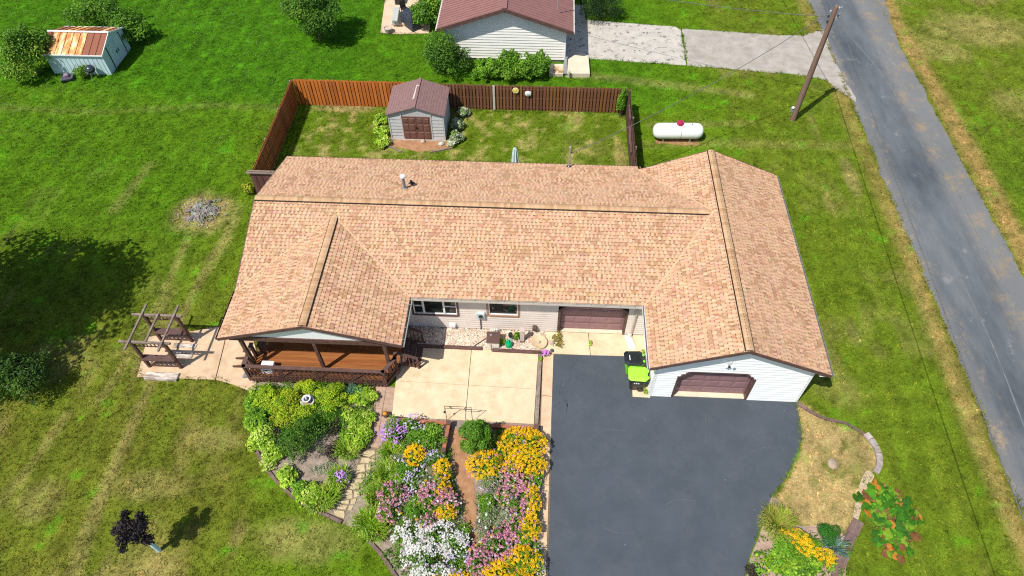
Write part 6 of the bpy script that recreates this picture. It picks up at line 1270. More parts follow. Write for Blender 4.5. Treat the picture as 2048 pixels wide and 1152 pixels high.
# low planter rails along the patio edge
def low_rail(pts, label, ends):
    e = empty('planter_rail', (*pts[0], 0), label=label, cat='rail'); o = Vector((*pts[0], 0))
    for a, b2 in zip(pts[:-1], pts[1:]):
        a, b2 = Vector((*a, 0))-o, Vector((*b2, 0))-o; m = MB(); m.bar(a+Vector((0, 0, 0.33)), b2+Vector((0, 0, 0.33)), 0.15, 0.2); m.build('board', pm('red_brown_board', (0.3, 0.1, 0.05), (0.38, 0.14, 0.075), 4, 0.7, bump=0.2, stretch=(0.4, 3, 3)), e)
    for p in pts: p = Vector((*p, 0))-o; MB().box(p.x-0.1, p.x+0.1, p.y-0.1, p.y+0.1, 0, 0.5).build('post', M_['brownpaint'], e)
low_rail([(-5.85, -1.5), (-3.62, -1.58), (-3.7, -2.85)], 'reddish low planter rail left of the climbing rose', 2)
low_rail([(-2.6, -1.6), (0.12, -1.62)], 'reddish low planter rail right of the climbing rose', 2)
ar = empty('wire_arch', (-3.2, -1.25, 0), label='thin black wire garden arch between the planter rails', cat='arch')
for x in (-0.56, 0.56): MB().tube([(x, 0, 0), (x, 0, 1.32)], 0.014, 6).build('upright', M_['dark'], ar)
for z in (1.12, 1.3): MB().tube([(-0.56, 0, z), (0.56, 0, z)], 0.011, 6).build('crossbar', M_['dark'], ar)
for s_ in (-1, 1): MB().tube([(s_*0.36, 0, 1.3), (s_*0.26, 0, 1.12)], 0.018, 6).build('brace', M_['dark'], ar)
MB().tube([(-0.58, -0.01, 1.1), (-0.6, -0.01, 0.85)], 0.006, 5).build('chain', M_['dark'], ar); MB().lathe([(0.05, 0), (0.04, 0.06), (0.015, 0.09)], (-0.6, -0.01, 0.78), 10).build('bell', M_['dark'], ar)
po = empty('flower_urn', (*(-6.450, -1.202), 0.03), label='small dark urn with orange bloom at the patio corner', cat='urn')
shade_auto(MB().lathe([(0.08, 0), (0.05, 0.05), (0.12, 0.2), (0.15, 0.26), (0.12, 0.26), (0, 0.24)], n=14).build('urn', M_['wood'], po)); MB().lathe([(0.07, 0.26), (0.1, 0.31), (0.05, 0.36), (0, 0.37)], n=9).build('bloom', pm('orange_bloom', (0.6, 0.25, 0.03), rough=0.7), po)
# closed parasol behind the house
um = empty('closed_parasol', (-1.55, 14.2, 0), label='closed pale green parasol standing behind the house', cat='parasol')
MB().tube([(0, 0, 0), (0, 0, 2.45)], 0.025, 8).build('pole', M_['dark'], um); m = MB(); n = 16; vs = []
for z, r0 in ((0.95, 0.2), (1.4, 0.19), (1.9, 0.15), (2.25, 0.1), (2.4, 0.03)):
    for k_ in range(n): t = 2*math.pi*k_/n; q = r0*(1.15 if k_ % 2 else 0.72); vs.append((q*math.cos(t), q*math.sin(t), z))
m.add(vs, [(i*n+k_, i*n+(k_+1) % n, (i+1)*n+(k_+1) % n, (i+1)*n+k_) for i in range(4) for k_ in range(n)]); m.build('canopy', pm('pale_green_cloth', (0.5, 0.66, 0.6), (0.62, 0.74, 0.68), 4, 0.8), um)
MB().cbox((0, 0, 0), (0.5, 0.5, 0.1), 0.04).build('base', M_['dark'], um)
ct = empty('red_stool', (-2.25, 14.35, 0), label='small red stool beside the closed parasol', cat='stool'); rd = pm('red_paint', (0.35, 0.02, 0.03), (0.42, 0.04, 0.05), 4, 0.5); MB().lathe([(0.2, 0.42), (0.22, 0.45), (0.2, 0.5), (0, 0.51)], n=14).build('seat', rd, ct)
for k_ in range(3): t = k_*2.094; MB().tube([(0.1*math.cos(t), 0.1*math.sin(t), 0.43), (0.2*math.cos(t), 0.2*math.sin(t), 0)], 0.02, 6).build('leg', rd, ct)

# ------------------------------------------------------------------ garden edging
def edging(pts, seg, wd, ht, mat, label, name, piece, jit=0.02, cat='edging', sx=0.92):
    P = smooth_line(pts, 10); e = empty(name, (*P[0], 0), label=label, cat=cat); o = np.array(P[0]); acc = 0; start = np.array(P[0]); prev = np.array(P[0]); i = 0
    for p in P[1:]:
        p = np.array(p); acc += np.linalg.norm(p-prev); prev = p
        if acc >= seg:
            a = start-o; b2 = p-o; c = (a+b2)/2; rg_ = random.Random(i*7+len(label)); m = MB(); k_ = rg_.uniform(0.8, 1.15); m.cur = (k_, k_*rg_.uniform(0.95, 1.03), k_*rg_.uniform(0.92, 1.05))
            a = c+(a-c)*sx; b2 = c+(b2-c)*sx; m.bar((a[0], a[1], ht/2-0.02), (b2[0], b2[1], ht/2-0.02+rg_.uniform(-jit, jit)*0.5), wd*rg_.uniform(0.92, 1.08), ht+rg_.uniform(-jit, jit)); m.build(piece, mat, e, colors=True); start = p; acc = 0; i += 1
    return e
EM = pm('edging_wood', (0.12, 0.075, 0.065), (0.2, 0.14, 0.12), 6, 0.9, bump=0.4, attr=True); SM = pm('edging_stone', (0.3, 0.25, 0.22), (0.44, 0.38, 0.34), 6, 0.95, bump=0.5, attr=True)
edging([(-12.141, -2.336), (-11.610, -3.118), (-11.026, -3.827), (-10.281, -4.484), (-9.280, -5.169), (-8.267, -5.588), (-7.288, -5.940)], 0.55, 0.12, 0.13, EM, 'curved brown edging round the bed below the porch', 'garden_edging', 'edging_piece', sx=0.99)
edging([(-6.216, -6.570), (-5.780, -6.929), (-5.357, -7.374), (-4.891, -7.896), (-4.419, -8.526), (-3.831, -9.431)], 0.6, 0.13, 0.13, EM, 'brown edging along the grey mulch at the bottom', 'garden_edging', 'edging_piece', sx=0.99)
edging([(11.586, 0.324), (12.027, -0.050), (12.597, -0.386), (13.450, -0.561), (14.019, -0.983), (14.203, -1.161)], 0.4, 0.12, 0.1, EM, 'low brown edging curving away from the garage corner', 'garden_edging', 'edging_piece', sx=0.99)
edging([(14.177, -1.022), (14.382, -1.430), (14.465, -1.880), (14.428, -2.239), (14.268, -2.599), (13.993, -2.937)], 0.3, 0.24, 0.14, SM, 'short curve of grey stone blocks beside the dry lawn', 'stone_edging', 'stone_block', 0.04)
edging([(12.901, -4.828), (12.424, -5.496), (12.051, -6.083), (11.665, -6.747), (11.288, -7.480)], 0.62, 0.4, 0.1, EM, 'wide weathered timber running down beside the corner bed', 'timber_walk', 'timber_piece', sx=0.97)

# ------------------------------------------------------------------ rocks, stump
def rock(p, r0, col, seed, label, flat=0.6, z=0.03):
    m = MB(); m.cur = col; return tag(m.rock((p[0], p[1], z), r0, seed, flat).build('rock', M_['stone'], colors=True), label, 'rock')
rock((12.449, -2.468), 0.25, (0.36, 0.28, 0.2), 61, 'flat tan boulder lying in the dry lawn', 0.45)
rock((10.598, -5.451), 0.26, (0.4, 0.33, 0.29), 62, 'grey slab of rock beside the orange flowers', 0.4)
rock((-13.179, 0.561), 0.18, (0.2, 0.2, 0.21), 63, 'dark rock at the front left corner of the deck', 0.7)
rock((-12.806, 0.315), 0.13, (0.55, 0.4, 0.34), 64, 'pinkish rock at the front left corner of the deck', 0.7)
sp_ = empty('tree_stump', (*(-18.718, 10.833), 0), label='large rotten grey tree stump in a dry patch of lawn', cat='stump')
m = MB(); n = 22; vs = []; rg_ = random.Random(9); rad = [0.5+0.18*math.sin(3*2*math.pi*k_/n+0.7)+0.12*rg_.random() for k_ in range(n)]
for z, q in ((-0.05, 1.15), (0.08, 0.95), (0.2, 0.78), (0.26, 0.55), (0.14, 0.3)):
    for k_ in range(n): t = 2*math.pi*k_/n; vs.append((q*rad[k_]*math.cos(t)*1.1, q*rad[k_]*math.sin(t), z+0.07*rg_.random()*(1 if z > 0 else 0)))
m.add(vs, [(i*n+k_, i*n+(k_+1) % n, (i+1)*n+(k_+1) % n, (i+1)*n+k_) for i in range(4) for k_ in range(n)]+[tuple(range(4*n, 5*n))]); m.build('stump_wood', pm('rotten_wood', (0.16, 0.16, 0.15), (0.34, 0.33, 0.29), 5, 1.0, bump=0.9, bscale=16, stain=(6, (0.03, 0.03, 0.03), 0.58, 0.7, 0.8)), sp_)
for k_ in range(7): t = k_*0.95+0.3; q = 0.75+0.2*rg_.random(); MB().tube([(0.5*math.cos(t), 0.5*math.sin(t), 0.1), (q*math.cos(t), q*math.sin(t), 0.06), ((q+0.15)*math.cos(t+0.1), (q+0.15)*math.sin(t+0.1), -0.05)], [0.13, 0.09, 0.04], 7).build('root', pm('root_wood', (0.14, 0.13, 0.11), (0.26, 0.24, 0.19), 6, 1.0, bump=0.7), sp_)

tw = MB()
for k_ in range(170):
    a_ = rg_.uniform(0, 6.283); q = rg_.uniform(0.1, 1.35); b_ = a_+rg_.gauss(0, 1.2); L_ = rg_.uniform(0.15, 0.45); z_ = max(0.03, 0.3*(1-q*0.75)+0.04)
    tw.cur = tuple(c*rg_.uniform(0.6, 1.4) for c in (0.4, 0.36, 0.3)); x_, y_ = q*math.cos(a_), q*0.85*math.sin(a_)
    tw.tube([(x_, y_, z_), (x_+L_*0.5*math.cos(b_), y_+L_*0.5*math.sin(b_), z_+rg_.uniform(0, 0.1)), (x_+L_*math.cos(b_), y_+L_*math.sin(b_), max(0.02, z_-0.08))], [0.018, 0.014, 0.006], 5)
tag(tw.build('twigs', M_['stone'], sp_, colors=True), kind='stuff')

# ------------------------------------------------------------------ trees and shrubs
def plant(name, c, label, cat, group=None): return empty(name, (c[0], c[1], 0), label=label, cat=cat, group=group)
def addleaf(e, name, VFC, mat='gloss_leaf', stuff=True):
    o = fast(name, VFC[0]-np.array(e.location)[None], VFC[1], M_[mat], e, C=VFC[2])
    if stuff: o['kind'] = 'stuff'
    return o
DG = [(0.065, 0.17, 0.012), (0.095, 0.225, 0.016), (0.048, 0.13, 0.012), (0.15, 0.29, 0.025)]
MG = [(0.11, 0.27, 0.012), (0.155, 0.34, 0.016), (0.08, 0.21, 0.012), (0.21, 0.39, 0.03)]
YG = [(0.3, 0.47, 0.01), (0.42, 0.56, 0.012), (0.2, 0.4, 0.01), (0.36, 0.37, 0.015), (0.5, 0.62, 0.025), (0.16, 0.34, 0.01)]
HO = [(0.31, 0.5, 0.025), (0.43, 0.6, 0.05), (0.21, 0.4, 0.018), (0.54, 0.68, 0.13)]
def tree(name, c, rx, ry, h, z0, k, n, leaf, cols, seed, label, cat='tree', trunk=0.09, aspect=0.5, limbs=5, group=None):
    """tapered trunk, limbs into the crown and a crown of separate leaves in uneven clumps"""
    e = plant(name, c, label, cat, group); rg_ = random.Random(seed); E = []
    for i in range(k):
        a = rg_.uniform(0, 6.283); q = math.sqrt(rg_.random())*0.8; zz = rg_.uniform(0.15, 0.92); sh = math.sin(math.pi*min(1, zz*0.8+0.22))**0.7; s = rg_.uniform(0.2, 0.38)
        E.append((c[0]+rx*q*sh*math.cos(a), c[1]+ry*q*sh*math.sin(a), z0+(h-z0)*zz, rx*s, ry*s, (h-z0)*s*0.62))
    t = MB(); t.tube([(0, 0, -0.05), (0.02, 0.01, z0*0.6+0.1), (0.0, 0.03, z0+(h-z0)*0.5), (0.03, 0, z0+(h-z0)*0.8)], [trunk*1.25, trunk, trunk*0.6, trunk*0.2], 9); t.build('trunk', M_['bark'], e)
    for i in range(limbs):
        x, y, z = E[i % k][0]-c[0], E[i % k][1]-c[1], E[i % k][2]; MB().tube([(0, 0, z0*0.7+(h-z0)*0.15), (x*0.45, y*0.45, (z0+z)*0.5+0.1*z), (x, y, z)], [trunk*0.5, trunk*0.32, trunk*0.1], 6).build('limb', M_['bark'], e)
    addleaf(e, 'crown', leafcloud(E, n, leaf, cols, seed, aspect)); return e
def bush(name, c, rx, ry, h, n, leaf, cols, seed, label, cat='shrub', k=9, aspect=0.5, lump=0.42, up=0.35, group=None, jitter=0.18):
    e = plant(name, c, label, cat, group); addleaf(e, 'foliage', leafcloud(mound(c, rx, ry, h, k, seed, lump), n, leaf, cols, seed, aspect, up, jitter=jitter))
    for i in range(4): t = i*1.6+seed; MB().tube([(0.04*math.cos(t), 0.04*math.sin(t), 0), (rx*0.3*math.cos(t), ry*0.3*math.sin(t), h*0.55)], [0.025, 0.01], 5).build('stem', M_['bark'], e)
    return e
# the large tree outside the left edge that shades the lawn
tree('shade_tree', (-28.5, 0.7), 5.9, 5.7, 11.0, 2.6, 60, 24000, 0.36, DG, 101, 'large leafy tree left of the lawn, casting the big shadow', trunk=0.3, limbs=10)
tree('young_tree', (-16.075, 28.047), 2.3, 2.2, 4.0, 0.5, 34, 14000, 0.17, DG, 102, 'small round green tree on the back lawn left of the patio', trunk=0.08, aspect=0.42)
pt = plant('plum_tree', (-14.251, -7.310), 'small dark purple plum tree with a white trunk guard', 'tree'); pc = (-14.251, -7.310)
PUR2 = [(0.014, 0.01, 0.014), (0.022, 0.013, 0.018), (0.03, 0.017, 0.024), (0.01, 0.008, 0.011)]
rg_ = random.Random(5); E = [(pc[0]+dx, pc[1]+dy, z, a, a, b2) for dx, dy, z, a, b2 in ((0, 0, 1.9, 0.36, 0.4), (-0.3, 0.1, 2.3, 0.32, 0.36), (0.25, 0.2, 2.3, 0.28, 0.3), (-0.4, -0.25, 1.9, 0.28, 0.26), (0.2, 0.45, 2.5, 0.16, 0.22), (-0.35, 0.45, 2.5, 0.17, 0.25), (-0.6, -0.05, 2.2, 0.2, 0.24), (0.3, -0.1, 1.6, 0.22, 0.22), (-0.3, -0.6, 1.9, 0.15, 0.16))]
addleaf(pt, 'crown', leafcloud(E, 2600, 0.1, PUR2, 104, 0.6, inner=0.35))
MB().tube([(0, 0, 0), (0, 0.01, 0.9), (0.0, 0, 1.6), (0, 0.05, 2.8)], [0.05, 0.045, 0.035, 0.012], 8).build('trunk', M_['bark'], pt); shade_auto(MB().tube([(0, 0, 0.02), (0, 0.005, 0.7), (0, 0.01, 1.3)], 0.085, 12).build('trunk_guard', pm('pale_cyan_guard', (0.5, 0.74, 0.82), (0.58, 0.8, 0.86), 4, 0.5), pt))
for dx, dy, z in ((-0.25, 0.1, 2.5), (0.3, 0.15, 2.4), (-0.3, -0.3, 1.7), (0.15, 0.35, 2.9), (0.4, -0.2, 1.9)): MB().tube([(0, 0, z*0.55), (dx, dy, z)], [0.025, 0.008], 6).build('limb', M_['bark'], pt)
bush('dark_shrub', (-22.827, -0.422), 1.4, 1.3, 1.7, 6000, 0.13, [tuple(v*0.62 for v in c_) for c_ in DG], 105, 'dark green rounded shrub at the left edge of the front lawn', k=14)
bush('leafy_shrub', (-34.098, 23.214), 1.75, 1.6, 2.8, 9500, 0.16, MG+DG[1:2]+[(0.24, 0.36, 0.03)], 106, 'big leafy shrub at the left end of the rusty shed', k=14)
bush('leafy_shrub', (-31.744, 28.596), 2.2, 1.6, 2.6, 7500, 0.16, MG+DG[:2], 107, 'tall shrub directly behind the rusty shed', k=14)
bush('leafy_shrub', (-29.320, 27.269), 1.3, 1.2, 1.8, 4200, 0.16, DG+MG[:2], 108, 'lower shrub off the back right corner of the rusty shed', k=10)
bush('weed_clump', (-30.811, 22.834), 0.5, 0.4, 0.9, 900, 0.12, MG, 109, 'weedy plant against the rusty shed beside the grill', 'plant', k=5)
bush('round_bush', (-6.761, 24.438), 1.55, 1.35, 2.2, 9500, 0.13, DG+MG[:2], 110, 'large round bush at the left corner of the white house', k=18)
for i, (p, a, b2, h, l) in enumerate((((-3.769, 23.993), 0.95, 0.85, 1.25, 'leafy shrub under the white gable wall, leftmost of three'), ((-2.041, 24.063), 1.3, 0.95, 1.55, 'leafy shrub under the white gable wall, middle of three'), ((-0.586, 24.292), 1.0, 0.85, 1.4, 'leafy shrub under the white gable wall, rightmost of three'))):
    bush('foundation_shrub', p, a, b2, h, 5200, 0.15, MG, 111+i, l, k=10, group='shrubs along the white gable wall')
bush('patio_shrub', (-8.591, 30.296), 1.35, 1.3, 2.1, 7000, 0.17, MG+DG[:1], 115, 'tall bright shrub between the patio and the white house', k=14)
bush('patio_shrub', (-8.810, 33.193), 1.1, 1.2, 2.0, 4500, 0.17, MG, 116, 'shrub farther back along the white house wall', k=10)
bush('clipped_shrub', (3.982, 31.591), 1.5, 1.4, 1.7, 9000, 0.09, [(0.02, 0.055, 0.008), (0.03, 0.075, 0.01), (0.016, 0.045, 0.008)], 117, 'dense dark evergreen shrub beside the concrete drive', k=16)
bush('wall_vine', (4.75, 20.25), 0.35, 0.25, 1.7, 1500, 0.13, MG, 118, 'green vine climbing the right end of the back fence', 'vine', k=8)
bush('hosta', (-16.507, 12.402), 0.42, 0.42, 0.55, 420, 0.18, [(0.34, 0.4, 0.02), (0.42, 0.46, 0.03)], 119, 'bright yellow-green hosta at the left corner of the house', 'hosta', k=5)
WHT = [(0.25, 0.33, 0.12), (0.45, 0.5, 0.33), (0.16, 0.28, 0.06), (0.55, 0.58, 0.42)]
for i, (p, a, b2, l) in enumerate((((-10.075, 19.001), 0.5, 0.55, 'yellow-green hosta left of the shed, nearest the fence'), ((-9.907, 17.845), 0.55, 0.6, 'yellow-green hosta left of the shed, in the middle'), ((-9.626, 16.917), 0.5, 0.5, 'yellow-green hosta left of the shed, nearest the house'))): bush('hosta', p, a, b2, 0.5, 700, 0.17, HO, 120+i, l, 'hosta', k=6, group='hostas left of the shed')
for i, (p, a, b2, l) in enumerate((((-5.132, 20.005), 0.5, 0.55, 'white-edged hosta right of the shed, nearest the fence'), ((-5.253, 18.714), 0.55, 0.65, 'white-edged hosta right of the shed, in the middle'), ((-5.335, 17.426), 0.55, 0.65, 'white-edged hosta right of the shed, nearest the house'))): bush('hosta', p, a, b2, 0.55, 900, 0.16, WHT, 125+i, l, 'hosta', k=6, group='hostas right of the shed')

# ------------------------------------------------------------------ flower beds
YEL = daisy(8, 0.12, 0.22, 0.3, (0.9, 0.54, 0.004), (0.16, 0.06, 0.01)); PNK = daisy(9, 0.5, 0.35, 0.42, (0.68, 0.25, 0.42), (0.3, 0.06, 0.04)); WHI = daisy(10, 0.08, 0.1, 0.26, (0.78, 0.78, 0.76), (0.62, 0.5, 0.12)); PHL = daisy(5, 0.12, 0.05, 0.2, (0.55, 0.22, 0.66), (0.7, 0.4, 0.75), 0.5); LIL = daisy(5, 0.12, 0.05, 0.2, (0.52, 0.36, 0.66), (0.7, 0.55, 0.8), 0.5)
def blooms(e, tpl, cx, cy, rx, ry, h, n, size, seed, name='blooms', tintc=None, clusters=0):
    r = np.random.default_rng(seed); a = r.uniform(0, 2*np.pi, n); q = np.sqrt(r.random(n))
    if clusters:
        ca = r.uniform(0, 2*np.pi, clusters); cq = np.sqrt(r.random(clusters))*0.85; k = r.integers(0, clusters, n); sx = cq[k]*np.cos(ca[k])*rx+r.normal(0, 0.1, n); sy = cq[k]*np.sin(ca[k])*ry+r.normal(0, 0.1, n)
    else: sx = q*np.cos(a)*rx; sy = q*np.sin(a)*ry
    d = np.clip((sx/rx)**2+(sy/ry)**2, 0, 1.2); z = h*(1-0.42*d)*r.uniform(0.9, 1.12, n)+0.04
    C = np.ones((n, 3))*r.uniform(0.78, 1.12, n)[:, None]
    if tintc is not None: C = C*(1+(np.array(tintc)[None]-1)*r.random(n)[:, None])
    V, F, CC = scatter(tpl[0], tpl[1], np.stack([cx+sx, cy+sy, z], 1), size*r.uniform(0.75, 1.2, n), r.uniform(0, 6.3, n), r.normal(0, 0.3, (n, 2)), tpl[2], C)
    addleaf(e, name, (V, F, CC), 'petal')
def strays(e, c, rx, ry, h, seed, n, kinds):
    for q_, tp in enumerate(kinds): blooms(e, tp, c[0], c[1], rx*1.1, ry*1.1, h*1.05, n, 0.042, seed+40+q_, 'stray_blooms')
def clump(kind, c, rx, ry, h, label, seed, dens=1.0):
    g_ = {'lily': 1.0, 'lime': 1.34, 'moss': 1.3, 'dark': 1.05}.get(kind, 1.25); rx *= g_; ry *= g_
    n = int(2300*rx*ry*dens); area = rx*ry
    if kind == 'susan': e = bush('yellow_coneflower', c, rx, ry, h, int(n*0.8), 0.1, MG, seed, label, 'flowers', k=8); blooms(e, YEL, c[0], c[1], rx, ry, h, int(620*area*dens)+8, 0.05, seed+1)
    elif kind == 'pink': e = bush('pink_coneflower', c, rx, ry, h, int(n*0.7), 0.1, MG+DG, seed, label, 'flowers', k=8); blooms(e, PNK, c[0], c[1], rx, ry, h, int(270*area*dens)+8, 0.055, seed+1, tintc=(1.1, 1.5, 1.2))
    elif kind == 'white': e = bush('white_daisy', c, rx, ry, h, int(n*0.9), 0.085, DG+MG[:2], seed, label, 'flowers', k=9); blooms(e, WHI, c[0], c[1], rx*1.02, ry*1.02, h*1.02, int(900*area*dens), 0.034, seed+1, clusters=int(26*area)+5)
    elif kind == 'phlox': e = bush('purple_phlox', c, rx, ry, h, int(n*0.8), 0.1, MG, seed, label, 'flowers', k=7); blooms(e, PHL, c[0], c[1], rx, ry, h, int(560*area*dens), 0.04, seed+1, clusters=int(18*area)+4, tintc=(1.05, 1.6, 1.15))
    elif kind == 'lilac': e = bush('lilac_phlox', c, rx, ry, h, int(n*0.8), 0.09, MG+DG[:2], seed, label, 'flowers', k=7); blooms(e, LIL, c[0], c[1], rx, ry, h, int(240*area*dens), 0.036, seed+1, clusters=int(14*area)+4, tintc=(1.1, 1.5, 1.1))
    elif kind == 'sedum': e = bush('pale_sedum', c, rx, ry, h, int(n*1.1), 0.07, [(0.26, 0.32, 0.16), (0.36, 0.4, 0.24), (0.16, 0.25, 0.08), (0.45, 0.46, 0.34)], seed, label, 'plant', k=8)
    elif kind == 'lime': e = bush('golden_spirea', c, rx, ry, h, int(n*2.3), 0.085, YG, seed, label, 'shrub', k=16, lump=0.34, up=1.0)
    elif kind == 'green': e = bush('green_perennial', c, rx, ry, h, int(n*1.7), 0.09, MG, seed, label, 'plant', k=9, up=0.8)
    elif kind == 'dark': e = bush('dark_bush', c, rx, ry, h*1.25, int(n*2.0), 0.085, DG, seed, label, 'shrub', k=22, lump=0.36)
    elif kind == 'purple': e = bush('purple_coral_bells', c, rx, ry, h, int(n*1.1), 0.08, [(0.05, 0.035, 0.03), (0.075, 0.05, 0.04), (0.05, 0.06, 0.03)], seed, label, 'plant', k=7)
    elif kind == 'blue': e = bush('blue_green_plant', c, rx, ry, h, int(n*1.2), 0.075, [(0.08, 0.2, 0.13), (0.12, 0.26, 0.18), (0.06, 0.16, 0.08)], seed, label, 'plant', k=7)
    elif kind == 'hosta': e = bush('hosta', c, rx, ry, h, int(n*0.8)+160, 0.17, HO, seed, label, 'hosta', k=9, aspect=0.42, up=0.9)
    elif kind == 'leafy': e = bush('leafy_perennial', c, rx, ry, h, int(n*0.9)+120, 0.15, MG+HO[:2], seed, label, 'plant', k=7, up=0.8)
    elif kind == 'lily':
        e = plant('daylily', c, label, 'plant'); addleaf(e, 'blades', blades(c, rx*0.95, ry*0.95, h*0.62, int(1500*area*dens)+80, seed, [(0.24, 0.46, 0.02), (0.34, 0.54, 0.03), (0.16, 0.36, 0.015), (0.48, 0.5, 0.09)], 0.024, 0.62))
    elif kind == 'moss': e = bush('feathery_green_plant', c, rx, ry, h, int(n*2.6), 0.06, [(0.06, 0.2, 0.01), (0.09, 0.26, 0.015), (0.045, 0.15, 0.01)], seed, label, 'plant', k=10)
    if kind in ('green', 'sedum') and c[0] > -6.3 and c[0] < 1: strays(e, c, rx, ry, h, seed, int(9*area)+3, (PNK, LIL, WHI))
    if kind == 'susan' and c[0] < 1: strays(e, c, rx, ry, h, seed, int(6*area)+2, (PNK, PHL))
    if kind == 'pink': strays(e, c, rx, ry, h, seed, int(12*area)+3, (LIL, WHI, YEL))
    if kind == 'white': strays(e, c, rx, ry, h, seed, int(8*area)+3, (LIL, PNK))
    return e
